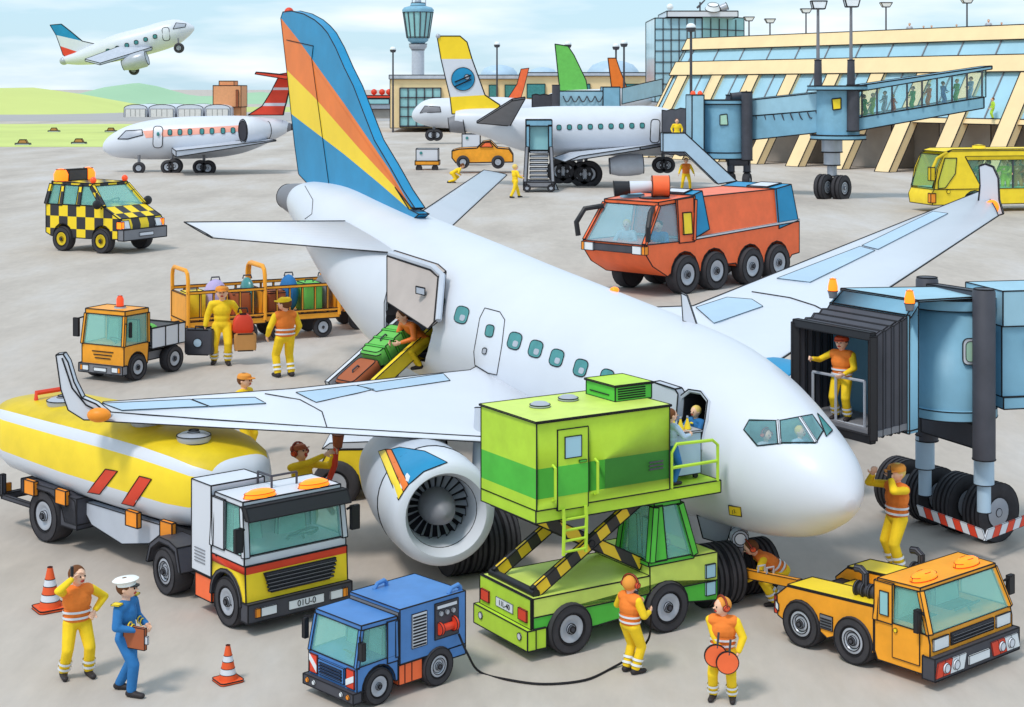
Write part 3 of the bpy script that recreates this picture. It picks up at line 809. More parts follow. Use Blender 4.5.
# ---------------- vehicles (u backwards/along visible side, v across, z up)
def plate(root,u,v,z,w,h,s,ang_fn,txt,size,axis='u',name='number_plate',mt='reflective',out=-1):
    """flat plate facing -u (axis u) ; lettering in front"""
    mb=MB(s).m(M[mt]); mb.box(u,u-out*.012,v-w/2,v+w/2,z-h/2,z+h/2) if axis=='u' else mb.box(u-w/2,u+w/2,v,v-out*.012,z-h/2,z+h/2)
    o=mb.build(name,root,ink=.004)
    # text faces -u: local text x axis must run along viewer's right
    yy=v*s
    t=text(txt,o,(u+out*.004,yy,z-.002),(R(90),0,R(-90) if out<0 else R(90)),size)
    return o
def mirror_(root,s,a,b,c,w,h,ink=.006,name='wing_mirror'):
    mb=MB(s).m(M['black']); mb.tube([a,b],.012,6); cx=Vector(c); mb.box(cx.x-.03,cx.x+.03,cx.y-w/2,cx.y+w/2,cx.z-h/2,cx.z+h/2); mb.build(name,root,ink=ink)
# ---- fuel tanker tractor
s=-1; TK=root_uv('tanker_truck',(246,626),.15,130,'white fuel tanker lorry with yellow tank, red stripe and black visor over its windscreen','tanker truck')
I=.012; W=1.78
mb=MB(s).m(M['yellow'])
prof=[(0,.47),(.12,.30)]+arch(.55,.42,.42)[0:0]+[(.14,.30)]
body=[(0.0,.47),(.10,.47)]+[(.55+.43*math.cos(math.pi-math.pi*i/10),.42+.43*math.sin(math.pi*i/10)) for i in range(0,11)]+[(1.0,.47),(1.0,.88),(0.02,.88)]
mb.pv(body,0.0,W); mb.m(M['red']).box(.02,1.0,-.0,W,.88,1.0); mb.m(M['white']).box(.05,1.0,0,W,1.0,1.14)
cabo=mb.build('cab_body',TK,ink=I)
glasshouse(TK,[(.06,.03,1.12),(.06,W-.03,1.12),(.98,W-.02,1.12),(.98,.02,1.12)],[(.15,.05,1.84),(.15,W-.05,1.84),(.95,W-.05,1.84),(.95,.05,1.84)],s,M['white'],GL,I,roof_t=.08,pw=.09,wheel_side=.68)
MB(s).m(M['white']).box(.62,.97,-.012,.02,1.12,1.86).build('door_pillar',TK,ink=I)
MB(s).m(M['black']).prism([(.02,.0,1.68),(-.10,.0,1.68),(.0,.0,1.86),(.13,.0,1.86)],(0,W,0)).build('sun_visor',TK,ink=I)
g=MB(s).m(M['dark_grey']); g.prism([(-.02,.30,.86),(-.02,W-.22,.86),(-.02,W-.34,.56),(-.02,.42,.56)],(.03,0,0))
g.m(M['grey'])
for k in range(5): z=.59+k*.055; g.box(-.045,-.02,.36-.012*k,W-.28+.012*k,z,z+.022)
g.build('grille',TK,ink=.006)
g=MB(s).m(M['dark_grey']); g.box(-.09,.12,-.02,W+.02,.20,.47); g.box(.12,.95,.02,W-.02,.20,.34); bo=g.build('bumper',TK,ink=I)
for v0 in(.10,W-.46):
    g=MB(s).m(M['reflective']).box(-.11,-.08,v0+.08,v0+.36,.27,.40); g.build('headlight',TK,ink=.006)
    k=v0 if v0<.5 else v0+.30
    MB(s).m(M['orange']).box(-.112,-.08,k,k+.09,.27,.40).build('indicator_light',TK,ink=.006)
plate(TK,-.10,W*.55,.33,.62,.13,s,None,'01U-0',.13)
for v0 in(.2,1.15):
    g=MB(s).m(M['beacon']); g.lathe([(.001,.11),(.10,.10),(.15,.06),(.16,0)],(0,0,0),(0,0,1),16); g.v=[Vector((p.x*.9+.28,(p.y*1.7)+s*(v0+.2),p.z+1.92)) for p in g.v]; g.build('warning_light',TK,ink=.006)
mirror_(TK,s,(.02,-.02,1.55),(-.02,-.12,1.6),(-.02,-.14,1.42),.12,.34); mirror_(TK,s,(.02,W,1.55),(-.02,W+.1,1.6),(-.02,W+.12,1.42),.14,.36)
g=MB(s).m(M['white']); g.box(1.02,1.62,0.0,W*.52,.62,2.0); o=g.build('equipment_box',TK,ink=I)
g=MB(s).m(M['grey']); [g.bar((1.2,-.008,.78+k*.05),(1.52,-.008,.78+k*.05),.012,.012) for k in range(5)]; g.build('vent',o)
MB(s).m(M['red_orange']).box(1.06,1.56,.03,.3,.22,.58).build('red_tank',TK,ink=I)
g=MB(s).m(M['dark_grey']); g.box(1.0,3.1,.25,W-.25,.38,.58); g.build('chassis_frame',TK,ink=I)
g=MB(s).m(M['dark_grey'])
for vv in(.0,W-.42): g.pv([(1.98,.45),(2.1,.82),(2.35,.88),(2.7,.88),(3.0,.70),(3.12,.40),(3.05,.40),(2.95,.64),(2.68,.80),(2.36,.80),(2.17,.75),(2.06,.45)],vv,vv+.42)
g.build('mudguard',TK,ink=I)
MB(s).m(M['orange']).box(3.1,3.16,.05,.2,.42,.52).build('tail_light',TK,ink=.006)
g=MB(s).m(M['dark_grey']); 
wheel(TK,(.55,.12,.37),.37,.26,-1,s); wheel(TK,(.55,W-.14,.37),.37,.26,1,s)
wheel(TK,(2.5,.16,.37),.37,.34,-1,s); wheel(TK,(2.5,W-.18,.37),.37,.34,1,s)
g=MB(s).m(M['dark_grey']); g.pv([(.55+.46*math.cos(a),.40+.46*math.sin(a)) for a in [math.pi*i/10 for i in range(11)]]+[(.55+.41*math.cos(a),.40+.41*math.sin(a)) for a in [math.pi*(10-i)/10 for i in range(11)]],-.03,.10); g.build('wheel_arch',TK,ink=I*.7)
g=MB(s).m(M['dark_grey']); 
for p,q in(((1.0,W*.45,1.9),(1.0,W*.45,2.1)),((.6,W*.45,1.9),(.6,W*.45,2.1)),((1.0,W*.45,2.1),(.6,W*.45,2.1)),((.6,W*.7,1.9),(.6,W*.7,2.1)),((.6,W*.45,2.1),(.6,W*.7,2.1))): g.tube([p,q],.018,6)
g.build('roof_rail',TK,ink=None)
MB(s).m(M['black']).box(.84,.87,-.02,0,.98,1.01).build('door_handle',TK)
# ---- tank trailer (part of the lorry: own thing, coupled)
def sect(cu,cv,w,zb,zt,n=40,e=3.3):
    out=[]
    for i in range(n):
        a=2*math.pi*i/n; c=math.cos(a);s_=math.sin(a)
        out.append(Vector((cu,cv+w/2*math.copysign(abs(c)**(2/e),c),(zb+zt)/2+(zt-zb)/2*math.copysign(abs(s_)**(2/e),s_))))
    return out
tp=at(196,574,.35)
TR=empty('tank_trailer',(tp.x,tp.y,0),R(138),'long yellow and white tank trailer with grey hatches and two red slanted stripes','tank trailer')
tb=MB(-1); TW=2.05
us=[(0,.35,1.3,1.75),(.05,.8,1.1,1.9),(.18,1.3,.95,2.0),(.45,1.7,.86,2.1),(.9,1.95,.82,2.22),(1.6,2.05,.82,2.29),(2.6,2.08,.82,2.32),(3.8,2.08,.84,2.32),(4.8,2.0,.88,2.30),(5.9,1.9,.93,2.28),(6.5,1.6,1.05,2.2),(6.8,1.1,1.3,2.1),(6.9,.4,1.55,1.85)]
rg=[sect(u_,TW/2,w_,zb,zt) for u_,w_,zb,zt in us]
N=40
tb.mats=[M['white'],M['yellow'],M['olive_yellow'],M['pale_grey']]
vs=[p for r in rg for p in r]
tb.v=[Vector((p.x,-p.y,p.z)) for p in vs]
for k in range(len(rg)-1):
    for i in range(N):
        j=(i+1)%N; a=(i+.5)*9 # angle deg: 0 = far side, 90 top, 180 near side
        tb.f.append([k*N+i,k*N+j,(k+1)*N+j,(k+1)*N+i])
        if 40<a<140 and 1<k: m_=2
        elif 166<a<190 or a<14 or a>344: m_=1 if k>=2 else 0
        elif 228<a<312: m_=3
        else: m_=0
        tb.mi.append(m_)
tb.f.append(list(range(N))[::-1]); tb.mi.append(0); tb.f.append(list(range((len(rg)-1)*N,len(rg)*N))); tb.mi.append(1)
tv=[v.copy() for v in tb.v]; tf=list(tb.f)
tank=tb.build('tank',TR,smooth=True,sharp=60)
Mtx=Matrix.Translation(TR.location)@Matrix.Rotation(R(138),4,'Z')
tbv=BVHTree.FromPolygons([tuple(Mtx@v) for v in tv],tf); TC=caster(tbv); Minv=Mtx.inverted()
def local_build(mb,name,parent,Mi,**kw):
    mb.v=[Mi@v for v in mb.v]; mb.lines=[([Mi@p for p in l],c) for l,c in mb.lines]; return mb.build(name,parent,**kw)
for poly in([(88,492),(100,494),(118,471),(106,469)],[(122,503),(134,506),(152,479),(140,476)]):
    g=MB().m(M['red']); r_=decal(g,TC,poly,.012,sub=3); 
    if r_: local_build(g,'red_stripe',TR,Minv)
g=MB().m(M['white'])
for u_,z_ in((1.0,2.23),(2.3,2.31),(3.5,2.33),(4.9,2.30)):
    g=MB(-1).m(M['silver']); g.lathe([(.26,-.06),(.28,.0),(.28,.05),(.2,.09),(.001,.1)],(u_,TW/2-.32,z_),(0,0,1),22); g.m(M['grey']).lathe([(.1,.09),(.08,.13),(.001,.13)],(u_,TW/2-.32,z_),(0,0,1),12); g.build('tank_hatch',TR,ink=I)
for u_ in(.55,1.5,3.6,4.6):
    MB(-1).m(M['orange']).box(u_,u_+.32,-.06,.02,.80,1.05).build('hazard_placard',TR,ink=I)
g=MB(-1).m(M['red'])
for vv in(.6,): g.tube([(5.6,vv,2.2),(5.6,vv,2.4),(5.6,vv+.8,2.4),(5.6,vv+.8,2.2)],.05,6)
g.build('guard_rail',TR,ink=None)
g=MB(-1).m(M['dark_grey']); g.box(.3,5.7,.35,TW-.35,.62,.86); g.m(M['pale_grey']).pv([(1.0,.86),(1.5,.5),(2.3,.34),(3.2,.5),(3.6,.86)],.2,TW-.2); g.build('chassis_frame',TR,ink=I)
g=MB(-1).m(M['dark_grey']); g.pv([(3.35,.5),(3.4,.9),(3.7,1.0),(5.0,1.0),(5.0,.9),(4.9,.92),(4.2,.92),(3.85,.80),(3.72,.5)],0,.4); g.box(3.35,3.85,.0,.45,.42,.95)
g.box(5.1,5.9,.05,.15,.5,.9) if False else g.bar((4.8,.1,.55),(5.9,.1,.55),.07); g.bar((5.9,.1,.55),(5.9,.1,.95),.07); g.bar((5.9,.1,.55),(5.9,TW-.1,.55),.1); g.build('mudguard',TR,ink=I)
MB(-1).m(M['orange']).box(5.95,6.0,.1,.3,.6,.75).build('tail_light',TR,ink=.006)
for u_ in(4.45,): 
    wheel(TR,(u_,.22,.46),.46,.38,-1,-1); wheel(TR,(u_,TW-.2,.46),.46,.38,1,-1)
wheel(TR,(3.1,TW-.2,.42),.42,.38,1,-1)
# ---- blue ground power truck
s=1; I=.010; GP=root_uv('power_truck',(357,703),.12,44,'small blue ground power truck with a vent and cable reel in its box body','ground power truck')
W=1.02; L=1.86
mb=MB(s).m(M['truck_blue'])
mb.pv([(.0,.24),(.12,.24)]+[(.36+.28*math.cos(math.pi-math.pi*i/10),.24+.28*math.sin(math.pi*i/10)) for i in range(11)]+[(.68,.24),(.68,.58),(0,.56)],0,W); mb.build('cab_body',GP,ink=I)
glasshouse(GP,[(.01,.02,.55),(.01,W-.02,.55),(.66,W-.01,.55),(.66,.01,.55)],[(.10,.04,1.02),(.10,W-.04,1.02),(.66,W-.02,1.02),(.66,.02,1.02)],s,M['truck_blue'],GL,I,roof_t=.06,pw=.05,wheel_side=.35)
MB(s).m(M['truck_blue']).box(.50,.68,-.008,.02,.5,1.04).build('door_pillar',GP,ink=I)
g=MB(s).m(M['truck_blue']); g.box(.70,L,-.02,W+.02,.44,1.16); g.box(L-.30,L,-.02,W+.02,.30,.44); bx=g.build('box_body',GP,ink=I)
MB(s).m(M['grey']).box(.69,.72,.0,W,.42,1.12).build('seam_panel',GP,ink=I*.5)
g=MB(s).m(M['white']); g.box(.90,1.16,-.032,-.018,.60,1.05); g.m(M['dark_grey']); [g.box(.92,1.14,-.038,-.03,.62+k*.042,.632+k*.042) for k in range(10)]; g.build('vent',bx,ink=I*.5)
g=MB(s).m(M['dark_grey']).box(1.30,1.72,-.034,-.018,.62,1.10); pn=g.build('control_panel',bx,ink=I*.6)
MB(s).m(M['white']).box(1.33,1.69,-.042,-.03,1.02,1.07).build('display',pn,ink=.004)
for k in range(3):
    MB(s).m(M['silver']).frus((1.40+k*.11,-.034,.955),(1.40+k*.11,-.055,.955),.036,.036,12).build('gauge',pn,ink=.004)
g=MB(s).m(M['red']); g.frus((1.36,-.05,.76),(1.66,-.05,.76),.05,.05,12); g.frus((1.35,-.05,.76),(1.39,-.05,.76),.085,.085,14); g.frus((1.60,-.05,.78),(1.64,-.05,.78),.10,.10,14); g.build('cable_reel',GP,ink=.006)
g=MB(s).m(M['dark_grey']); g.box(-.08,.06,-.02,W+.02,.12,.25); g.build('bumper',GP,ink=I)
g=MB(s).m(M['truck_blue']); g.box(-.03,-.0,.24,W-.24,.30,.50); [g.box(-.045,-.03,.28,W-.28,.33+k*.04,.345+k*.04) for k in range(4)]; g.build('grille',GP,ink=I*.6)
for v0,d in((.04,1),(W-.2,-1)):
    g=MB(s).m(M['red']).box(-.02,.0,v0,v0+.16,.28,.52); o=g.build('reflector_board',GP,ink=I*.6)
    a=.02; MB(s).m(M['reflective']).prism([(-.03,v0,.30+(.08 if d>0 else 0)),(-.03,v0,.38+(.08 if d>0 else 0)),(-.03,v0+.16,.46-(.0 if d>0 else .0)+( -.08 if d>0 else .06)),(-.03,v0+.16,.38+( -.08 if d>0 else .06))],(.012,0,0)).build('stripe',o)
for v0 in(.08,.22,W-.22,W-.08):
    MB(s).m(M['reflective' if abs(v0-.5)<.35 else 'orange']).frus((-.085,v0,.19),(-.1,v0,.19),.035,.03,12).build('headlight',GP,ink=.004)
mirror_(GP,s,(.04,-.01,.95),(-.02,-.09,.92),(.0,-.1,.80),.08,.22); mirror_(GP,s,(.04,W,.98),(-.02,W+.08,.98),(.0,W+.08,.82),.06,.26)
g=MB(s).m(M['red_orange']); g.box(.70,1.10,.0,.25,.16,.42); g.line([(.80,-.003,.17),(.80,-.003,.42)]); g.line([(.92,-.003,.17),(.92,-.003,.42)]); g.build('fuel_tank',GP,ink=I*.7)
g=MB(s).m(M['dark_grey']); g.box(.6,L-.05,.2,W-.2,.2,.4); g.build('chassis_frame',GP)
wheel(GP,(.36,.08,.24),.24,.18,-1,s,ink=.008); wheel(GP,(.36,W-.1,.24),.24,.18,1,s,ink=.008); wheel(GP,(1.36,.06,.26),.26,.22,-1,s,ink=.008); wheel(GP,(1.36,W-.1,.26),.26,.2,1,s,ink=.008)
for k in range(3): MB(s).m(M['beacon']).ell((L+.01,.03,.50+k*.13),(.03,.04,.045)).build('tail_light',GP)
for v0 in(.05,W-.12): 
    g=MB(s).m(M['truck_blue']); u0=1.15 if v0>.5 else 1.75; g.tube([(u0-.14,v0,1.15),(u0-.08,v0,1.22),(u0+.04,v0,1.24),(u0+.08,v0,1.20),(u0+.08,v0,1.15)],.03,8); g.build('lifting_eye',GP,ink=.0)
# ---- green catering truck
s=-1; s=1; I=.011
GRN=root_uv('catering_truck',(532,647),.2,32,'green catering truck with its box raised on black and yellow scissor arms','catering truck')
W=1.38; L=3.32
g=MB(s).m(M['pale_lime']).box(0.0,2.05,0,W,.60,.86); g.m(M['pale_lime']).box(2.05,L,0,W,.60,1.02)
g.build('truck_deck',GRN,ink=I)
pr=[(0.0,.22)]+[(.62+.40*math.cos(math.pi-math.pi*i/10),.30+.36*math.sin(math.pi*i/10)) for i in range(11)]+[(2.34+.42*math.cos(math.pi-math.pi*i/10),.36+.38*math.sin(math.pi*i/10)) for i in range(11)]+[(L,.30),(L,.60),(0,.60)]
g=MB(s).m(M['green']); g.pv([(u_,z_) for u_,z_ in pr],.0,W); g.build('truck_body',GRN,ink=I)
g=MB(s).m(M['lime']).box(-.10,.04,-.04,W+.04,.16,.44); g.box(-.02,.02,.0,W,.44,.86); g.box(.02,.22,-.03,.0,.16,.44); g.build('rear_panel',GRN,ink=I)
for v0 in(.08,W-.28): MB(s).m(M['red']).box(-.045,-.02,v0,v0+.22,.52,.68).build('tail_light',GRN,ink=.006)
for v0 in(.16,W-.16): MB(s).m(M['white']).frus((-.10,v0,.32),(-.115,v0,.32),.05,.05,12).build('reversing_light',GRN,ink=.006)
plate(GRN,-.03,W/2,.60,.46,.13,s,None,'11L-40',.11)
for u_ in(.62,2.34):
    r=.36 if u_<1 else .37
    wheel(GRN,(u_,.06,r),r,.28,-1,s); wheel(GRN,(u_,W-.12,r),r,.28,1,s)
# cab
cb=MB(s).m(M['green']); cb.box(2.02,2.86,-.01,.78,1.0,1.06); cb.build('cab_base',GRN,ink=I)
glasshouse(GRN,[(2.86,.0,1.06),(2.86,.76,1.06),(2.06,.76,1.06),(2.06,.0,1.06)],[(2.62,.04,1.84),(2.62,.70,1.84),(2.16,.70,1.84),(2.16,.04,1.84)],s,M['green'],GL,I,roof_t=.08,pw=.10,wheel_side=.5,rear='window')
MB(s).m(M['green']).hexa([(2.06,-.012,1.05),(2.36,-.012,1.05),(2.36,.01,1.05),(2.06,.01,1.05)],[(2.16,.028,1.86),(2.30,.028,1.86),(2.30,.05,1.86),(2.16,.05,1.86)]).build('door_pillar',GRN,ink=I)
for z0 in(.40,.66): MB(s).m(M['pane_blue']).box(L-.24,L-.06,-.03,.0,z0,z0+.2).build('step_light',GRN,ink=.008)
# scissor arms
haz=bpy.data.materials.new('hazard_stripes'); haz.use_nodes=True; nt=haz.node_tree; tcn=nt.nodes.new('ShaderNodeTexCoord'); sx=nt.nodes.new('ShaderNodeSeparateXYZ'); ad=nt.nodes.new('ShaderNodeMath'); ad.operation='MULTIPLY_ADD'; ad.inputs[1].default_value=2.2
md_=nt.nodes.new('ShaderNodeMath'); md_.operation='FRACT'; gt=nt.nodes.new('ShaderNodeMath'); gt.operation='GREATER_THAN'; gt.inputs[1].default_value=.5
mxx=nt.nodes.new('ShaderNodeMix'); mxx.data_type='RGBA'; mxx.inputs[6].default_value=(*srgb((46,44,46)),1); mxx.inputs[7].default_value=(*srgb((236,196,44)),1)
zz=nt.nodes.new('ShaderNodeMath'); zz.operation='MULTIPLY'; zz.inputs[1].default_value=1.2
nt.links.new(tcn.outputs['Object'],sx.inputs[0]); nt.links.new(sx.outputs[0],ad.inputs[0]); nt.links.new(sx.outputs[2],zz.inputs[0]); nt.links.new(zz.outputs[0],ad.inputs[2]); nt.links.new(ad.outputs[0],md_.inputs[0]); nt.links.new(md_.outputs[0],gt.inputs[0]); nt.links.new(gt.outputs[0],mxx.inputs[0]); nt.links.new(mxx.outputs[2],nt.nodes['Principled BSDF'].inputs['Base Color'])
M['hazard']=haz
for v0 in(.14,W-.2):
    MB(s).m(haz).bar((.12,v0,.90),(2.05,v0,2.02),.07,.17).build('scissor_arm',GRN,ink=I)
    MB(s).m(haz).bar((2.05,v0+.09,.98),(.16,v0+.09,1.95),.07,.17).build('scissor_arm',GRN,ink=I)
g=MB(s).m(M['black']); g.frus((1.08,.08,1.46),(1.08,W-.1,1.46),.05,.05,10); g.frus((.12,.08,.90),(.12,W-.1,.90),.06,.06,10); g.build('scissor_axle',GRN,ink=.006)
# box body
zb=1.98
g=MB(s).m(M['lime']).box(.0,3.30,-.10,W+.0,zb-.04,zb+.14); g.build('lift_platform',GRN,ink=I)
BL=2.32; z0,z1,z2,z3=zb+.16,zb+.30,zb+.72,zb+1.36
g=MB(s).m(M['lime']); g.box(.0,BL,-.12,W,zb+.14,z1); g.m(M['green']).box(.0,BL,-.12,W,z1,z2); g.m(M['lime']).box(.0,BL,-.12,W,z2,z3); bxx=g.build('cargo_box',GRN,ink=I)
MB(s).m(M['pale_lime']).box(-.02,BL+.02,-.14,W+.02,z3,z3+.02).build('box_roof',GRN,ink=I)
for u_,v_ in((.62,.85),(1.25,1.05)): MB(s).m(M['silver']).lathe([(.15,0),(.15,.035),(.10,.07),(.001,.08)],(u_,v_-.1,z3+.02),(0,0,1),18).build('roof_vent',GRN,ink=.008)
g=MB(s).m(M['green']); g.box(1.75,2.42,.45,1.2,z3+.02,z3+.24); g.m(M['lime']).box(1.73,2.44,.43,1.22,z3+.24,z3+.26); g.line([(1.745,.6,z3+.1),(1.745,1.1,z3+.1)]); 
for k in range(5): g.line([(1.80+k*.0,.448,z3+.06+k*.035),(2.3,.448,z3+.06+k*.035)])
g.build('cooling_unit',GRN,ink=I)
# side door near the rear corner (on visible side), facing viewer
g=MB(s).m(M['lime']).box(.34,.86,-.135,-.115,zb+.10,z3-.13); dr=g.build('door',GRN,ink=I*.8)
MB(s).m(M['green']).box(.345,.855,-.141,-.13,z1,z2).build('door_band',dr)
MB(s).m(M['pane_blue']).box(.46,.74,-.145,-.13,z2+.10,z2+.40).build('door_window',dr,ink=.008)
MB(s).m(M['green']).box(.70,.82,-.16,-.14,z2+.02,z2+.05).build('door_handle',dr,ink=.004)
for u_ in(.26,.98): MB(s).m(M['lime']).tube([(u_,-.13,zb+.25),(u_,-.20,zb+.28),(u_,-.20,zb+.72),(u_,-.13,zb+.75)],.022,6).build('grab_rail',GRN,ink=.0)
g=MB(s).m(M['lime'])
for u_ in(.42,.80): g.tube([(u_,-.16,zb+.12),(u_,-.18,zb-.05),(u_,-.16,1.45)],.028,6)
for k in range(4): g.tube([(.42,-.17,1.50+k*.15),(.80,-.17,1.50+k*.15)],.02,6)
g.build('ladder',GRN)
g=MB(s).m(M['dark_grey']); [g.box(1.95,2.2,-.128,-.118,z1+.16+k*.05,z1+.185+k*.05) for k in range(3)]; g.build('louvre',GRN)
# railing of the lift platform
g=MB(s).m(M['lime'])
zr=zb+.14
for p in([(BL+.05,-.10,zr),(BL+.05,-.10,zr+.52),(BL+.14,-.10,zr+.64),(3.14,-.10,zr+.62),(3.24,-.10,zr+.54),(3.24,-.10,zr)],[(BL+.05,-.10,zr+.3),(3.24,-.10,zr+.3)]): g.tube(p,.026,6)
g.build('railing',GRN,ink=None)
# trolley on platform
TRP=GRN.matrix_world if False else Matrix.Translation(GRN.location)@Matrix.Rotation(R(32),4,'Z')
def grn(u_,v_,z_): return TRP@Vector((u_,s*v_,z_))
tl=empty('service_trolley',grn(2.86,.36,zr),R(32),'pale blue catering trolley topped with yellow bottles on the raised platform','trolley')
MB().m(M['panel_blue']).box(-.27,.27,-.2,.2,.08,.70).build('trolley_body',tl,ink=.008)
MB().m(M['silver']).box(-.29,.29,-.22,.22,.70,.73).build('trolley_top',tl,ink=.006)
for a,b in((-.2,-.15),(.2,-.15),(-.2,.15),(.2,.15)): MB().m(M['black']).frus((a,b-.02,.04),(a,b+.02,.04),.04,.04,10).build('castor',tl)
for k in range(3):
    q=grn(2.72+k*.13,.30,zr+.73); o=empty('bottle',q,0,['yellow bottle on the trolley, left one of the three, nearest the worker','yellow bottle in the middle of the three on the trolley','yellow bottle on the trolley, nearest the blond stewardess'][k],'bottle','bottles on the catering trolley')
    MB().m(M['yellow']).lathe([(.055,0),(.055,.02),(.018,.14),(.016,.17),(.001,.17)],(0,0,0),(0,0,1),12).build('bottle_body',o,ink=.004); MB().m(M['silver']).frus((0,0,.17),(0,0,.2),.016,.016,8).build('bottle_cap',o)
# ---- orange push-back tug
s=-1; I=.011; TG=root_uv('pushback_tug',(930,679),.15,130,'orange pushback tractor with two black exhaust pipes and a red and white front bumper','pushback tug')
W=1.92; L=2.65
cab=[(0.06,.18),(.85,.18),(.90,.30),(.90,.72),(.03,.72),(.0,.60),(.0,.25)]
g=MB(s).m(M['cab_orange']); g.pv(cab,0,W); g.build('cab_body',TG,ink=I)
glasshouse(TG,[(.02,.02,.72),(.02,W-.02,.72),(.88,W-.01,.72),(.88,.01,.72)],[(.22,.10,1.24),(.22,W-.10,1.24),(.86,W-.04,1.24),(.86,.04,1.24)],s,M['cab_orange'],GL,I,roof_t=.05,pw=.07,wheel_side=.68)
MB(s).m(M['cab_orange']).box(.60,.90,-.012,.03,.72,1.26).build('side_panel',TG,ink=I)
MB(s).m(M['pane_teal']).box(.66,.80,-.024,-.01,.82,1.14).build('side_window',TG,ink=.008)
g=MB(s).m(M['cab_orange']).box(.16,.60,-.01,.0,.28,.74); dd=g.build('door',TG,ink=.008)
MB(s).m(M['yellow']).frus((.54,-.012,.66),(.54,-.03,.66),.03,.03,10).build('door_handle',dd,ink=.004)
g=MB(s).m(M['cab_orange']); 
bodyp=[(.92,.24),(.96,.24)]+[(1.26+.33*math.cos(math.pi-math.pi*i/10),.30+.34*math.sin(math.pi*i/10)) for i in range(11)]+[(1.72,.24)]+[(2.18+.34*math.cos(math.pi-math.pi*i/10),.30+.36*math.sin(math.pi*i/10)) for i in range(11)]+[(2.62,.34),(2.66,.62),(2.45,.80),(.92,.88)]
g.pv(bodyp,.0,.55); g.pv(bodyp,W-.55,W); g.m(M['dark_grey']).box(.92,2.55,.55,W-.55,.28,.62); g.m(M['yellow']).prism([(.92,.0,.89),(2.44,.0,.81),(2.44,.55,.81),(.92,.55,.89)],(0,0,.015)); g.prism([(.92,W-.55,.89),(2.44,W-.55,.81),(2.44,W,.81),(.92,W,.89)],(0,0,.015)); g.build('engine_deck',TG,ink=I)
g=MB(s).m(M['yellow']).prism([(.92,.55,.64),(2.3,.55,.64),(2.3,W-.55,.64),(.92,W-.55,.64)],(0,0,.02)); g.build('deck_plate',TG,ink=I)
for vv,uu in((.28,1.02),(W-.30,1.05)):
    g=MB(s).m(M['dark_grey']); g.frus((uu-.08,vv+.0,.97),(uu+.42,vv+.05,.96),.095,.095,14)
    for k in range(4): g.frus((uu+k*.12,vv+.0,.97),(uu+k*.12+.03,vv+.0,.97),.108,.108,14)
    g.tube([(uu+.25,vv,1.0),(uu+.25,vv,1.2),(uu+.33,vv,1.25),(uu+.42,vv,1.24)],.05,8); g.build('exhaust',TG,ink=.006)
g=MB(s).m(M['grey']).box(1.62,1.84,-.015,.0,.36,.56); g.m(M['dark_grey']); [g.box(1.64,1.82,-.022,-.01,.38+k*.04,.39+k*.04) for k in range(4)]; g.build('vent',TG,ink=.006)
g=MB(s).m(M['dark_grey']); g.box(-.10,.10,-.03,W+.03,.14,.44); g.build('bumper',TG,ink=I)
nst=12
for k in range(nst):
    a=k/nst*W; b=(k+1)/nst*W; sk=.06 if k<nst/2 else -.06
    if 4<=k<=7: continue
    g=MB(s).m(M['red' if (k%4 in(0,1)) else 'reflective']); g.prism([(-.115,a-sk*.5,.18),(-.115,b-sk*.5,.18),(-.115,b+sk*.5,.38),(-.115,a+sk*.5,.38)],(.018,0,0)); g.build('reflector_board',TG,ink=.004)
MB(s).m(M['reflective']).box(-.125,-.1,.72,1.20,.20,.32).build('number_plate',TG,ink=.005)
for v0 in(.20,.42,W-.42,W-.20): MB(s).m(M['white']).frus((-.115,v0,.28),(-.14,v0,.28),.07,.06,14).build('headlight',TG,ink=.005)
for v0 in(.06,W-.40): MB(s).m(M['reflective']).box(-.02,.0,v0,v0+.34,.50,.66).build('headlight',TG,ink=.007)
g=MB(s).m(M['dark_grey']).box(-.015,.0,.46,W-.46,.50,.66); g.m(M['grey']); [g.box(-.03,-.01,.48,W-.48,.52+k*.045,.54+k*.045) for k in range(3)]; g.build('grille',TG,ink=.006)
for v0 in(.45,1.45):
    g=MB(s).m(M['beacon']); g.lathe([(.001,.10),(.10,.09),(.15,.05),(.16,0)],(0,0,0),(0,0,1),16); g.v=[Vector((p.x*.7+.42,(p.y*1.7)+s*(v0),p.z+1.30)) for p in g.v]; g.build('warning_light',TG,ink=.006)
mirror_(TG,s,(.12,.0,1.0),(.06,-.06,1.0),(.14,-.08,.90),.09,.3); mirror_(TG,s,(.12,W,1.05),(.08,W+.10,1.1),(.1,W+.12,.98),.12,.26)
for v0,sd in((.10,-1),(W-.14,1)):
    wheel(TG,(1.26,v0,.33),.33,.28,sd,s); wheel(TG,(2.18,v0,.33),.33,.28,sd,s)
g=MB(s).m(M['red']).box(2.63,2.69,.0,.30,.36,.62); g.m(M['reflective']).prism([(2.60,-.012,.40),(2.66,-.012,.44),(2.66,-.012,.56),(2.60,-.012,.50)],(0,.01,0)); g.build('tail_light',TG,ink=.008)
# tow bar from tug to nose gear
ta=at(795,590,.55) if False else Vector((0,0,0))
q0=pd(800,584,23.6); q1=pd(742,572,24.8)
TB=empty('tow_bar',(q0.x,q0.y,0),0,'orange tow bar linking the tug to the nose wheels','tow bar')
g=MB().m(M['cab_orange']); g.bar(q0,q1,.10,.13); g.build('bar',TB,ink=.008,off=(q0.x,q0.y,0))
g=MB().m(M['grey']); g.frus(q1+Vector((-.08,0,0)),q1+Vector((.04,-.02,.0)),.1,.1); g.build('coupling',TB,ink=.006,off=(q0.x,q0.y,0))
for t_ in(.35,.5): 
    c=q1.lerp(q0,t_); MB().m(M['silver']).tube([c+Vector((-.05,0,.06)),c+Vector((-.05,0,.15)),c+Vector((.05,0,.17)),c+Vector((.05,0,.06))],.018,6).build('handle',TB,off=(q0.x,q0.y,0))
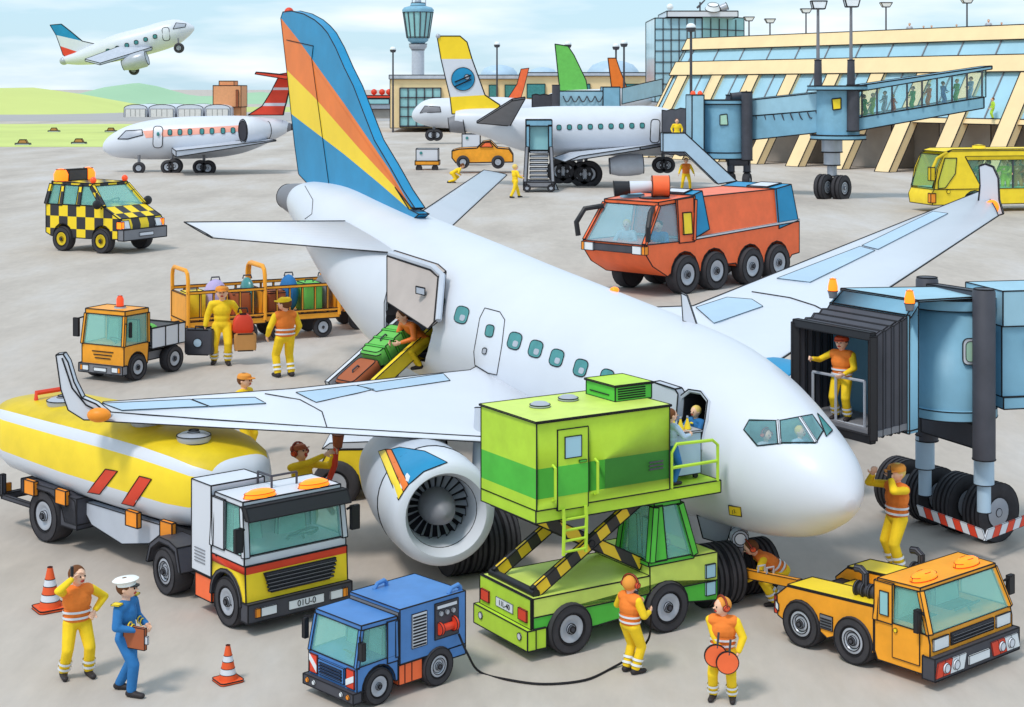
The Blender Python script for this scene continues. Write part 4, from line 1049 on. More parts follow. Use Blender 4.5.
# ---- baggage tractor (small orange truck)
s=1; I=.018; BT=root_uv('baggage_tractor',(124,373),.28,62,'small orange cab truck with red beacon and white side boards pulling the baggage carts','baggage tractor')
W=1.5; L=2.5
g=MB(s).m(M['cab_orange']); g.pv([(0,.42),(.14,.42)]+[(.52+.36*math.cos(math.pi-math.pi*i/10),.40+.38*math.sin(math.pi*i/10)) for i in range(11)]+[(.95,.42),(1.0,1.0),(.0,.98)],0,W); [g.line([(-.01,W*.25+k*.05,.80-k*.09),(-.01,W*.75-k*.05,.80-k*.09)]) for k in range(3)]; g.build('cab_body',BT,ink=I)
glasshouse(BT,[(.0,.02,.98),(.0,W-.02,.98),(.98,W-.01,.98),(.98,.01,.98)],[(.10,.06,1.80),(.10,W-.06,1.80),(.98,W-.02,1.80),(.98,.02,1.80)],s,M['cab_orange'],GL,I,roof_t=.13,pw=.08,wheel_side=.35)
g=MB(s).m(M['grey']); g.box(-.1,.1,-.03,W+.03,.22,.46); g.build('bumper',BT,ink=I)
MB(s).m(M['reflective']).box(-.12,-.09,W*.35,W*.65,.28,.38).build('number_plate',BT,ink=.01)
for v0 in(.12,W-.34): MB(s).m(M['reflective']).box(-.12,-.09,v0,v0+.22,.28,.42).build('headlight',BT,ink=.01)
for v0 in(.04,W-.12): MB(s).m(M['orange']).box(-.121,-.09,v0,v0+.08,.28,.42).build('indicator_light',BT,ink=.008)
g=MB(s).m(M['grey']).box(1.05,L,.25,W-.25,.42,.66); g.build('chassis_frame',BT,ink=I)
g=MB(s).m(M['grey']).box(1.06,L,.0,W,.86,.94); bd=g.build('load_bed',BT,ink=I)
g=MB(s).m(M['white']); g.box(1.08,L,-.04,.02,.78,1.34); g.line([(1.65,-.05,.8),(1.65,-.05,1.34)]); g.line([(2.2,-.05,.8),(2.2,-.05,1.34)]); g.build('side_board',bd,ink=I)
MB(s).m(M['white']).box(1.08,L,W-.02,W+.04,.78,1.34).build('side_board',bd,ink=I); MB(s).m(M['grey']).box(L-.05,L+.01,0,W,.78,1.32).build('side_board',bd,ink=I); MB(s).m(M['grey']).box(1.06,1.1,0,W,.78,1.4).build('side_board',bd,ink=I)
wheel(BT,(.52,.08,.36),.36,.26,-1,s,ink=.014); wheel(BT,(.52,W-.1,.36),.36,.26,1,s,ink=.014); wheel(BT,(2.05,.08,.37),.37,.26,-1,s,ink=.014); wheel(BT,(2.05,W-.1,.37),.37,.26,1,s,ink=.014)
g=MB(s).m(M['silver']).frus((.55,W*.42,1.92),(.55,W*.42,1.98),.17,.15,14); g.m(M['beacon_red']).lathe([(.10,.05),(.10,.25),(.06,.34),(.001,.36)],(.55,W*.42,1.93),(0,0,1),14); g.build('beacon',BT,ink=.008)
mirror_(BT,s,(.05,-.02,1.6),(.02,-.08,1.6),(.2,-.05,1.42),.05,.4,ink=.01); mirror_(BT,s,(.05,W,1.7),(-.05,W+.14,1.65),(-.05,W+.16,1.42),.18,.5,ink=.01)
bpl=Matrix.Translation(BT.location)@Matrix.Rotation(R(62),4,'Z')
sk=empty('sack',bpl@Vector((1.6,.7,.94)),R(20),'green sack lying in the load bed of the small orange truck','sack'); MB().m(M['bag_green']).ell((0,0,.22),(.42,.34,.24)).build('sack_body',sk)
# ---- airport fire engine
s=1; I=.025; FE=root_uv('fire_engine',(650,279),.75,45,'red orange airport fire engine with eight wheels, water cannon and blue roof bows','fire engine'); FE.scale=(1.05,1.05,1.05)
W=3.0; L=9.3
g=MB(s).m(M['red_orange'])
fp_=[(-.05,1.45),(.0,1.0),(1.3,.62),(1.5,.62)]
def ar(uc,r,zc): return [(uc+r*math.cos(math.pi-math.pi*i/8),zc+r*math.sin(math.pi*i/8)) for i in range(9)]
g.pv([(-.25,1.62),(.15,1.15),(1.0,.72),(1.15,.80)]+ar(2.0,.82,.75)+ar(3.75,.82,.75)+[(4.6,.9),(5.1,.9)]+ar(6.0,.82,.75)+ar(7.75,.82,.75)+[(8.8,.95),(L,1.0),(L,2.25),(2.4,1.95),(-.3,1.95)],0,W); g.build('vehicle_body',FE,ink=I)
g=MB(s).m(M['white']); g.prism([(2.4,-.02,1.97),(L,-.02,2.27),(L,-.02,2.35),(2.4,-.02,2.05)],(0,W+.04,0)); g.build('white_stripe',FE,ink=I*.4)
glasshouse(FE,[(-.25,.05,1.95),(-.25,W-.05,1.95),(2.5,W,1.95),(2.5,.0,1.95)],[(.7,.2,3.3),(.7,W-.2,3.3),(2.7,W-.1,3.45),(2.7,.1,3.45)],s,M['red_orange'],GLB,I,roof_t=.14,pw=.14,wheel_side=.7,seats=False)
MB(s).m(M['red_orange']).hexa([(1.65,-.03,1.9),(2.55,-.03,1.9),(2.55,.03,1.9),(1.65,.03,1.9)],[(1.6,.03,3.5),(2.6,.07,3.55),(2.6,.14,3.55),(1.6,.10,3.5)]).build('side_panel',FE,ink=I)
MB(s).m(M['yellow']).hexa([(1.88,-.06,2.2),(2.38,-.06,2.2),(2.38,-.0,2.2),(1.88,-.0,2.2)],[(1.88,-.0,3.0),(2.38,-.0,3.0),(2.38,.06,3.0),(1.88,.06,3.0)]).build('side_window',FE,ink=I)
g=MB(s).m(M['red_orange']); g.prism([(2.75,.0,1.97),(L,.0,2.3),(L,.25,3.5),(2.75,.2,3.52)],(0,W,0)) if False else g.hexa([(2.7,.06,1.98),(L-.05,.06,2.25),(L-.05,W-.06,2.25),(2.7,W-.06,1.98)],[(2.9,.22,3.52),(L-.5,.22,3.62),(L-.5,W-.22,3.62),(2.9,W-.22,3.52)]); g.build('superstructure',FE,ink=I)
g=MB(s).m(M['bridge_blue']).m(M['fin_blue'])
for u0,u1,nm in((2.65,3.45,'roof_bow'),(7.9,9.2,'roof_bow')):
    g=MB(s).m(M['fin_blue']); g.hexa([(u0,-.02,2.05),(u1,-.02,2.3),(u1,W+.02,2.3),(u0,W+.02,2.05)],[(u0+.02,.14,3.62),(u1-.25,.14,3.75),(u1-.25,W-.14,3.75),(u0+.02,W-.14,3.62)]); g.m(M['white']).hexa([(u0+.05,.6,3.63),(u1-.28,.6,3.74),(u1-.28,1.6,3.74),(u0+.05,1.6,3.63)],[(u0+.06,.6,3.68),(u1-.28,.6,3.79),(u1-.28,1.6,3.79),(u0+.06,1.6,3.68)]); g.build(nm,FE,ink=I)
g=MB(s).m(M['dark_grey']).box(-.32,-.2,.5,W-.5,1.62,1.88); g.build('grille',FE,ink=I*.6)
for v0 in(.1,W-.55): MB(s).m(M['reflective']).box(-.36,-.2,v0,v0+.45,1.6,1.9).build('headlight',FE,ink=I*.6)
for v0 in(-.04,W-.14): MB(s).m(M['orange']).box(-.35,-.15,v0,v0+.18,1.6,1.9).build('indicator_light',FE,ink=I*.6)
for u_ in(2.0,3.75,6.0,7.75):
    wheel(FE,(u_,.12,.72),.72,.55,-1,s,ink=.02); wheel(FE,(u_,W-.25,.72),.72,.5,1,s,ink=.02)
g=MB(s).m(M['dark_grey']); g.lathe([(.75,0),(.75,.06),(.3,.1),(.3,.3),(.001,.3)],(1.9,1.15,3.45),(0,0,1),20); g.m(M['red_orange']).frus((2.05,.8,3.95),(1.6,1.25,3.95),.40,.40,18); g.m(M['white']).frus((1.6,1.25,3.95),(1.0,1.85,3.9),.2,.24,14); g.m(M['black']).frus((1.0,1.85,3.9),(.6,2.25,3.85),.24,.30,14); g.build('water_cannon',FE,ink=I*.6)
g=MB(s).m(M['bridge_blue']).lathe([(.5,0),(.45,.2),(.2,.3),(.001,.3)],(1.7,2.3,3.4),(0,0,1),14); g.build('blue_light',FE,ink=I*.6)
for v0,sg in((W,1),(0,-1)): MB(s).m(M['black']).tube([(.5,v0-sg*.3,3.2),(-.1,v0+sg*.1,3.1),(-.4,v0+sg*.25,2.6),(-.35,v0+sg*.2,2.1)],.10,8).build('mirror_arm',FE)
fem=Matrix.Translation(FE.location)@Matrix.Rotation(R(45),4,'Z')@Matrix.Scale(1.05,4)
for u_,v_,lab,sui,hr in((.75,1.75,'fire crew driver with light hair behind the fire engine windscreen','pale_grey','hair_blond'),(1.15,.55,'fire crew member in blue at the side window of the fire engine','uniform_blue','hair_brown')):
    q=fem@Vector((u_,v_,.55)); person(0,0,0,-115,lab,suit=sui,hair=hr,legs=False,bands=False,fine=False,pos=(q.x,q.y,q.z),scale=1.35,hands=((.35,.15,1.1),(.35,-.15,1.1)),cat='firefighter')
# ---- checkered follow-me van
s=-1; I=.03; VN=root_uv('follow_me_van',(117,243),.55,151,'black and yellow chequered airport van with orange roof beacons','van'); VN.scale=(.94,.94,.97)
W=3.15; L=4.95
ck=checker('van_chequer',(250,214,40),(54,52,56),1/.62*1.0,(.31,.2,.1))
def vp(): 
    return [(-.25,.75),(.45,.72)]+ar(1.02,.68,.72)+[(1.9,.7),(2.9,.7)]+ar(3.75,.68,.72)+[(4.6,.75),(4.95,.9),(4.95,2.35),(1.25,2.35),(.95,2.3),(-.15,1.75),(-.3,1.4)]
g=MB(s).m(ck); g.pv(vp(),0,W); g.build('vehicle_body',VN,ink=I)
glasshouse(VN,[(.95,.04,2.28),(.95,W-.04,2.28),(4.93,W-.04,2.34),(4.93,.04,2.34)],[(1.95,.28,3.3),(1.95,W-.28,3.3),(4.75,W-.25,3.35),(4.75,.25,3.35)],s,ck,GL,I,roof_t=.14,pw=.2,wheel_side=.68)
for u_ in(2.55,3.8): MB(s).m(ck).hexa([(u_,.0,2.3),(u_+.3,.0,2.3),(u_+.3,.1,2.3),(u_,.1,2.3)],[(u_+.03,.22,3.35),(u_+.27,.22,3.35),(u_+.27,.32,3.35),(u_+.03,.32,3.35)]).build('pillar',VN,ink=I)
g=MB(s).m(M['grey']).box(-.5,-.1,-.05,W+.05,.68,1.22); g.build('bumper',VN,ink=I)
MB(s).m(M['white']).box(-.54,-.48,W*.35,W*.68,.85,1.02).build('number_plate',VN,ink=I*.5)
for v0 in(.0,W-.6): MB(s).m(M['reflective']).prism([(-.36,v0,1.25),(-.36,v0+.6,1.25),(-.24,v0+.6,1.65),(-.24,v0,1.65)],(.15,0,0)).build('headlight',VN,ink=I*.6)
for v0 in(-.03,W-.15): MB(s).m(M['beacon']).box(-.35,-.0,v0,v0+.18,1.25,1.6).build('indicator_light',VN,ink=I*.6)
for u_ in(1.02,3.75):
    wheel(VN,(u_,.1,.62),.62,.45,-1,s,rimcol=M['olive_yellow'],ink=.02); wheel(VN,(u_,W-.2,.62),.62,.45,1,s,rimcol=M['olive_yellow'],ink=.02)
g=MB(s).m(M['dark_grey']); g.box(4.2,4.7,.9,W-.9,3.5,4.05); o=g.build('light_bar',VN,ink=I)
for v0 in(.25,W-.9): 
    MB(s).m(M['beacon']).lathe([(.36,0),(.38,.35),(.25,.6),(.001,.66)],(4.45,v0+.32,3.48),(0,0,1),16).build('beacon',VN,ink=I*.7)
for v0 in(.45,W-.35): MB(s).m(M['beacon_red']).ell((2.05,v0,3.6),(.17,.17,.17)).build('warning_light',VN,ink=None)
for v0,sg in((-.1,-1),(W+.1,1)): g=MB(s).m(M['black']); g.ell((1.05,v0+sg*.22,2.45),(.16,.3,.24)); g.build('wing_mirror',VN)
# ---- yellow bus at right
s=1; I=.03; bp=at(934,213,0)
BU=empty('bus',(bp.x,bp.y,0),R(14),'yellow airport bus full of passengers at the right edge','bus')
W=3.0; L=14
g=MB(s).m(M['yellow']); g.pv([(-.1,.5),(1.8,.5)]+ar(2.9,.85,.55)+[(3.8,.5),(L,.5),(L,1.5),(2.9,1.5),(.0,1.5),(-.2,1.1)],0,W); g.build('lower_body',BU,ink=I)
g=MB(s).m(M['yellow']); g.pv([(.0,1.5),(3.4,1.5),(2.2,3.55),(L,3.55),(L,3.95),(1.2,3.95),(.7,3.75),(.25,2.8)],-.02,.12); g.pv([(.0,1.5),(3.4,1.5),(2.2,3.55),(L,3.55),(L,3.95),(1.2,3.95),(.7,3.75),(.25,2.8)],W-.12,W+.02); g.build('side_frame',BU,ink=I)
g=MB(s).m(M['yellow']); g.pv([(.8,3.9),(1.3,4.05),(L,4.05),(L,3.95),(1.2,3.95)],.0,W); g.build('roof',BU,ink=I)
MB(s).m(M['olive_yellow']).pv([(2.35,3.35),(2.2,3.6),(L,3.6),(L,3.35)],-.05,-.02).build('roof_band',BU,ink=I*.6)
MB(s).m(GLG).pv([(3.3,1.5),(2.3,3.5),(L,3.5),(L,1.5)],.02,.05).build('side_window',BU,ink=I*.5)
MB(s).m(GLC).pv([(3.3,1.5),(2.3,3.5),(L,3.5),(L,1.5)],W-.05,W-.02).build('side_window',BU,ink=I*.5)
for u_ in(5.6,7.6,9.6): MB(s).m(M['dark_grey']).box(u_,u_+.1,-.02,.06,1.5,3.5).build('window_bar',BU)
MB(s).m(GLG).prism([(.28,-.04,1.55),(.28,-.04,2.0),(.75,-.04,3.5),(1.6,-.04,3.5),(1.5,-.04,2.5),(.8,-.04,1.6)],(0,.03,0)).build('driver_window',BU,ink=I)
MB(s).m(GLG).prism([(-.03,.1,1.6),(-.03,W-.1,1.6),(.7,W-.1,3.7),(.7,.1,3.7)],(-.05,0,.0)).build('windshield',BU,ink=I)
g=MB(s).m(M['interior_teal']).box(.3,L,.3,W-.3,.6,1.6); g.build('bus_floor',BU)
wheel(BU,(2.9,.15,.62),.62,.4,-1,s,ink=.02); wheel(BU,(2.9,W-.2,.62),.62,.4,1,s,ink=.02)
MB(s).m(M['orange']).box(-.25,.1,-.05,.3,.65,1.25).build('headlight',BU,ink=I)
MB(s).m(M['olive_yellow']).tube([(.9,.0,3.85),(.1,-.2,3.5),(-.3,-.3,2.8)],.1,8).build('mirror_arm',BU); MB(s).m(M['olive_yellow']).box(-.5,-.2,-.5,-.15,2.1,2.95).build('wing_mirror',BU,ink=I)
for u_ in(4.0,8.0): MB(s).m(M['yellow']).lathe([(.45,0),(.4,.22),(.001,.28)],(u_,1.4,4.04),(0,0,1),14).build('roof_vent',BU,ink=I*.6)
MB(s).m(M['yellow']).frus((1.0,-.03,1.35),(1.0,-.06,1.35),.12,.12).build('fuel_cap',BU,ink=I*.5)
bum=Matrix.Translation(BU.location)@Matrix.Rotation(R(14),4,'Z')
# ---------------- near jet bridge
JB=empty('jet_bridge',(8.0,28.2,0),0,'near blue passenger bridge with black folding hood, dark lift columns and striped wheel guard','jet bridge')
JO=Vector((8.0,28.2,0))
I=.013
na=Vector((-.76,-.65,0)); tb_=Vector((.65,-.76,0))
FL=Vector((4.85,27.2,0)); FR=Vector((5.86,25.85,0))
def qf(p,z): return Vector((p.x,p.y,z))
zt,zb_=4.02,2.32
def hood_ring(t,k=0):
    # t metres back from the mouth
    off=-na*t; lift=.26*min(t/1.0,1); sh=Vector((.16,.0,0))*min(t,1)
    rip=.035*(k%2)
    c=(FL+FR)/2
    a=c+(FL-c)*(1.0-rip)+off; b_=c+(FR-c)*(1-rip)+off
    return [qf(a,zb_+.05+rip),qf(a,zt+lift-rip),qf(b_,zt+lift-rip-.03),qf(b_,zb_+rip)]
outer=[hood_ring(t*.11,t) for t in range(9)]
g=MB().m(M['dark_grey'])
g.loft(outer,caps=False)
inn=[[p+(((FL+FR)/2+Vector((0,0,0)))-Vector((p.x,p.y,0))).normalized()*.06 for p in r] for r in outer]
g.loft(inn,caps=False)
g.build('folding_hood',JB,ink=.009,off=JO,smooth=False,sharp=10)
g=MB().m(M['black']); m=outer[0]
for a,b_ in((0,1),(1,2),(2,3),(3,0)): g.bar(m[a]+na*.05,m[b_]+na*.05,.12,.12)
g.build('hood_frame',JB,ink=I*.8,off=JO)
g=MB().m(M['grey']); r0=outer[0]; r1=outer[-1]
g.hexa([r0[0]+Vector((0,0,.02)),r0[3]+Vector((0,0,.02)),r1[3]+Vector((0,0,.04)),r1[0]+Vector((0,0,.0))],[r0[0]+Vector((0,0,.12)),r0[3]+Vector((0,0,.12)),r1[3]+Vector((0,0,.14)),r1[0]+Vector((0,0,.14))]); g.build('hood_floor',JB,off=JO)
r9=outer[-1]; g=MB().m(M['bridge_blue']); bq=[p-na*.26 for p in r9]; g.prism(bq,-na*.04); g.build('rear_wall',JB,off=JO,ink=.006)
# cab section behind hood
r1=outer[-1]; c0=[p.copy() for p in r1]; c1=[p-na*.30+Vector((0,0,.22 if i in(1,2) else -.04)) for i,p in enumerate(c0)]
c0=[c0[0]+Vector((0,0,-.02)),c0[1]+Vector((0,0,.03)),c0[2]+Vector((.03,-.03,.03)),c0[3]+Vector((.03,-.03,-.03))]
g=MB().m(M['bridge_blue']); 
for i,j in((0,1),(1,2),(2,3),(3,0)):
    n_=(c0[j]-c0[i]).cross(c1[i]-c0[i]).normalized()*.05
    g.hexa([c0[i],c0[j],c1[j],c1[i]],[p-n_ for p in(c0[i],c0[j],c1[j],c1[i])])
g.build('cab_section',JB,ink=I,off=JO)
cc=Vector((7.62,27.75,0)); rr=.72
g=MB().m(M['bridge_blue']); g.lathe([(rr,2.42),(rr,4.36)],cc,(0,0,1),40); g.m(M['bridge_pale']).lathe([(rr,4.36),(rr*.6,4.46),(.001,4.47)],cc,(0,0,1),40); rot=g.build('rotunda',JB,ink=I,off=JO,sharp=30)
g=MB().m(M['bridge_blue']); g.lathe([(rr+.03,4.22),(rr+.04,4.26),(rr+.04,4.40),(rr-.05,4.40)],cc,(0,0,1),40); g.build('rotunda_band',JB,ink=I*.8,off=JO,sharp=60); g=MB().m(M['bridge_blue']); g.lathe([(rr,2.34),(rr+.05,2.36),(rr+.05,2.52),(rr,2.54)],cc,(0,0,1),40); g.build('rotunda_band',JB,ink=I*.8,off=JO,sharp=60)
g=MB().m(M['bridge_pale'])
g.prism([c1[1]+Vector((0,0,.0)),c1[2]+Vector((0,0,.0)),Vector((8.1,27.15,4.44)),Vector((7.6,28.4,4.44))],(0,0,.03)); g.build('cab_roof',JB,ink=I,off=JO)
a_=R(-78); wc=cc+Vector((math.cos(a_),math.sin(a_),0))*(rr+.005)
wx=Vector((-math.sin(a_),math.cos(a_),0))
g=MB().m(M['white']); P=[wc+wx*x+Vector((0,0,3.55+z)) for x,z in rrect(.34,.44,.09)]; nn=Vector((math.cos(a_),math.sin(a_),0))*.02; g.prism(P,nn); o=g.build('window_frame',JB,ink=.008,off=JO)
g=MB().m(mat('window_green',(176,214,190),.2)); P=[wc+nn+wx*x+Vector((0,0,3.55+z)) for x,z in rrect(.24,.34,.07)]; g.prism(P,nn*.5); g.build('window',o,ink=.006,off=JO)
# beacons
for i in(1,2):
    p=c0[i]+Vector((0,0,.08)) if i==2 else c0[i]+Vector((.05,0,.08))
    o=MB().m(M['grey']).frus(p,p+Vector((0,0,.12)),.06,.09,12).build('beacon_base',JB,ink=.006,off=JO)
    MB().m(M['beacon']).lathe([(.085,.12),(.085,.2),(.055,.33),(.001,.35)],p,(0,0,1),14).build('beacon',o,ink=.005,off=JO)
# columns
def colm(px,py_b,py_t,D,r,nm='lift_column'):
    b=pd(px,py_b,D);t=pd(px,py_t,D); g=MB().m(M['dark_grey']).frus(b,t,r,r,20); g.lathe([(r,0),(r*.9,.05),(.001,.06)],t,(0,0,1),20); return g.build(nm,JB,ink=I,off=JO)
colm(984,459,292,26.9,.19); colm(927,440,280,28.9,.20)
g=MB().m(M['dark_grey']); a=pd(932,290,28.7);b_=pd(982,298,27.0); g.bar(a,b_,.2,.22); g.build('cross_beam',JB,ink=I,off=JO); g=MB().m(M['dark_grey']); a=pd(927,420,28.7);b_=pd(984,437,27.1); g.bar(a,b_,.25,.4); g.build('cross_beam',JB,ink=I,off=JO)
for px,y0,y1,y2,D in((984,452,484,512,27.1),(925,435,468,495,28.9)):
    g=MB().m(M['panel_blue']); g.frus(pd(px,y0,D),pd(px,y1,D),.17,.17,18); g.frus(pd(px,y1,D),pd(px,y2,D),.115,.115,18); g.build('lift_piston',JB,ink=I*.8,off=JO)
w0=at(995,541); w1=at(925,520)
dirw=(w1-w0).normalized(); axw=Vector((.86,-.5,0))
axw=Vector((dirw.y,-dirw.x,0)); axw=axw if axw.y<0 else -axw
axw=(axw*.55+Vector((.8,-.25,0))).normalized()
for k,t_ in enumerate((0,.42,.84,1.3)):
    c=w0.lerp(w1,t_)+Vector((0,0,.52)); 
    for q in range(2): wheel_w(JB,c-axw*(.2*q),axw,.52,.19,JO,rim=(q==0),grooves=2,ink=.008)
g=MB().m(M['dark_grey']); g.bar(w0+Vector((0,.3,.6)),w1+Vector((0,.2,.6)),.3,.2); g.build('bogie_frame',JB,off=JO)
# striped guard
ga_=pd(919,510,28.0);gb_=pd(985,535,26.9);gc_=pd(1045,512,28.3)
k=0
for A_,B_,n_,dd_ in((ga_,gb_,9,-1),(gb_,gc_,9,1)):
    for i in range(n_):
        p=A_.lerp(B_,i/n_);q=A_.lerp(B_,(i+1)/n_); h=Vector((0,0,.085)); sk_=(q-p)*.5*dd_
        lo=[p-h,q-h]; hi=[q+h+sk_*0,p+h+sk_*0]
        g=MB().m(M['red' if i%2 else 'white']); nrm=(q-p).cross(Vector((0,0,1))).normalized()*.03
        g.prism([p-h-sk_*.5,q-h-sk_*.5,q+h+sk_*.5,p+h+sk_*.5],nrm); g.build('striped_guard',JB,ink=.004,off=JO)
# tunnel
g=MB().m(M['bridge_blue']); T0=Vector((8.2,27.8,0)); T1=Vector((17,29.6,0))
def tun(z0,z1,wd,m_,nm,x=0,ink=I): 
    g=MB().m(m_); d=(T1-T0).normalized(); s_=Vector((-d.y,d.x,0)); a=T0+s_*0; 
    P=[T0-s_*wd,T1-s_*wd,T1+s_*wd,T0+s_*wd]; g.hexa([qf(p,z0) for p in P],[qf(p,z1) for p in P]); return g.build(nm,JB,ink=ink,off=JO)
tun(2.75,3.95,.62,M['bridge_blue'],'tunnel_wall'); tun(3.95,4.55,.66,M['bridge_pale'],'tunnel_upper_wall'); tun(2.55,2.75,.68,M['bridge_blue'],'tunnel_floor')
g=MB().m(M['dark_grey']); 
for k in range(4): g.tube([Vector((8.75+k*.95+.95*t/10,27.2+.06*k*3,3.72-.55*math.sin(math.pi*t/10))) for t in range(11)],.025,5)
g.build('hanging_cable',JB,off=JO)
# ---------------- second airliner (behind), generic side view plane builder
def side_plane(base,pts,label,name='airliner',ink=.05):
    """pts: list px, py_centre, r_px at one depth D"""
D2=132.0
A2=empty('airliner',pd(565,186,D2),0,'white airliner with yellow tipped tail fin standing behind, joined to the far bridge','airliner'); B2=Vector(A2.location)
def loft_side(pts,D,root,base,name='fuselage',m_='white',seg=36,slope=.0):
    Q=[(*pd(px,py,D+slope*(px-pts[0][0]))[:],r*D/F) for px,py,r in pts]; Q=catmull(Q,4); rg=[]
    for i,q in enumerate(Q):
        a=Vector(Q[max(i-1,0)][:3]);b=Vector(Q[min(i+1,len(Q)-1)][:3]); rg.append(ring_at(q[:3],b-a,max(q[3],.02),max(q[3],.02),seg))
    g=MB().m(M[m_]); g.loft(rg); bv=BVHTree.FromPolygons([tuple(v) for v in g.v],g.f); return g,caster(bv)
g,C2=loft_side([(455,119,8),(465,120,11),(490,123,15),(515,128,20),(545,131,24.5),(575,131,25),(620,131,25),(650,131,25),(668,133,23),(684,137,18),(693,142,10),(697,145,3)],D2,A2,B2); g.build('fuselage',A2,off=B2)
for k in range(9):
    x=559+k*10.4; g=MB().m(M['teal']); decal(g,C2,rr_px(x,127.5-.25*k,4.5,5,0),.03); g.lines=[]; g.build('cabin_window',A2,off=B2,ink=.03)
g=MB().m(M['white']); decal(g,C2,rr_px(655,131,9,23,.05),.03,sub=2); g.build('door',A2,off=B2,ink=.04)
MB().m(M['teal']).ell(pd(656,125,D2-1.9),(.12,.08,.16)).build('door_window',A2,off=B2)
def flat(root,base,polys,D,name,w=.15,ink=.05,par=None,tilt=0):
    g=MB()
    for poly,mt in polys: g.m(M[mt] if isinstance(mt,str) else mt); g.prism([pd(x,y,D+tilt*(88-y)) for x,y in poly],(0,w*2,0))
    return g.build(name,par or root,off=base,ink=ink,smooth=False)
fn2=flat(A2,B2,[([(437,36),(460,36),(467,42),(472,59),(441,59)],'fin_yellow'),([(441,59),(472,59),(485,95),(450,97)],'white'),([(450,97),(485,95),(500,105),(497,113),(452,114)],'fin_yellow')],D2,'tail_fin')
g=MB().m(M['fin_blue']).frus(pd(463,79,D2-.02),pd(463,79,D2-.08),.95,.95,24); g.m(M['pale_grey']); [g.bar(pd(455,82+q*3,D2-.12),pd(471,75+q*3,D2-.12),.16,.05) for q in(0,1.5)]; g.frus(pd(467,77,D2-.1),pd(467,77,D2-.14),.22,.22,12); g.build('tail_emblem',fn2,off=B2,ink=.03)
MB().m(M['silver']).ell(pd(438,36,D2),(.2,.2,.2)).build('fin_cap',fn2,off=B2)
g=MB().m(M['grey']).frus(pd(449,125,D2),pd(464,123,D2),.6,.9,20); g.build('exhaust_cone',A2,off=B2,ink=.04)
g=MB().m(M['grey']); g.hexa([pd(477,123,D2-1.5),pd(510,126,D2-1.5),pd(525,99,D2-5.5),pd(512,101,D2-5.5)],[pd(477,121,D2-1.5),pd(510,124,D2-1.5),pd(525,97,D2-5.5),pd(512,99,D2-5.5)]); g.build('stabilizer',A2,off=B2,ink=.05)
g=MB().m(M['pale_grey']); g.hexa([pd(552,158,D2-1.6),pd(664,146,D2-1.6),pd(640,150,D2-5),pd(565,162,D2-5)],[pd(570,152,D2-1.6),pd(664,143,D2-1.6),pd(640,147,D2-5),pd(580,156,D2-5)]); g.build('wing',A2,off=B2,ink=.05)
g=MB().m(M['pale_grey']).lathe([(.75,0),(.85,.3),(.9,1.1),(.85,2.0),(.65,2.7),(.001,2.8)],pd(643,164,D2-3),(-1,0,-.06),24); g.build('engine',A2,off=B2,ink=.04)
for px,py,r in((559,171,12),(567,171,12),(589,174,13),(581,174,12),(660,165,8),(667,165,8)):
    c=pd(px,py,D2-1); wheel_w(A2,c,Vector((0,-1,0)),r*D2/F,.6,B2,rim=True,grooves=1,ink=.03)
for px in(563,586,663): MB().m(M['grey']).frus(pd(px,150,D2-.6),pd(px,170,D2-.6),.15,.15,10).build('landing_gear_strut',A2,off=B2)
# third airliner, nose left
D3=230.0; A3=empty('airliner',pd(440,140,D3),0,'small white airliner whose nose peeks out left of the yellow tipped tail','airliner'); B3=Vector(A3.location)
g,C3=loft_side([(412,117,1),(414,116.5,5),(420,115,10),(430,113,14),(445,113,15),(470,113,15.5),(500,112,15),(530,110,11),(552,104,4)],D3,A3,B3); g.build('fuselage',A3,off=B3,ink=None)
g=MB().m(M['grey']); decal(g,C3,[(420,113),(425,106),(440,107),(441,112)],.04,sub=2); g.build('windshield',A3,off=B3,ink=.05)
flat(A3,B3,[([(508,98),(517,84),(521,69),(529,68),(524,88),(521,98)],'red_orange')],D3,'tail_fin',w=.2)
for px in(431,437): wheel_w(A3,pd(px,135,D3-1),Vector((0,-1,0)),.8,.5,B3,grooves=1,ink=.05)
MB().m(M['grey']).frus(pd(434,124,D3-.5),pd(434,134,D3-.5),.2,.2,8).build('landing_gear_strut',A3,off=B3)
flat(A3,B3,[([(470,118),(560,112),(545,108),(500,110)],'pale_grey')],D3-3,'wing',w=1)
# other fins behind the bridge with their fuselages
for nm,polys,lab,bodyp in(('green',[([(555,44),(568,46),(574,55),(586,80),(588,92),(560,92)],'bag_green')],'airliner with plain green tail fin beyond the far bridge',[(545,103,6),(560,100,9),(600,99,10),(640,99,10),(652,101,3)]),
    ('orange',[([(608,58),(616,58),(620,70),(628,90),(612,90)],'fin_orange')],'airliner with small orange tail fin beyond the far bridge',[(600,103,5),(612,100,7),(650,99,8),(662,100,2)])):
    D=210.0 if nm=='green' else 240.0
    A=empty('airliner',pd(590,140,D),0,lab,'airliner'); B=Vector(A.location)
    fo_=flat(A,B,polys,D,'tail_fin',w=.25,ink=.07); g,_=loft_side(bodyp,D,A,B); g.build('fuselage',A,off=B)
    g=MB().m(M['grey']); [g.frus(pd(x,108,D),pd(x,88+F*HC/D-.2,D),.25,.25,8) for x in(bodyp[1][0]+10,bodyp[3][0]-5)]; g.build('landing_gear_strut',A,off=B)
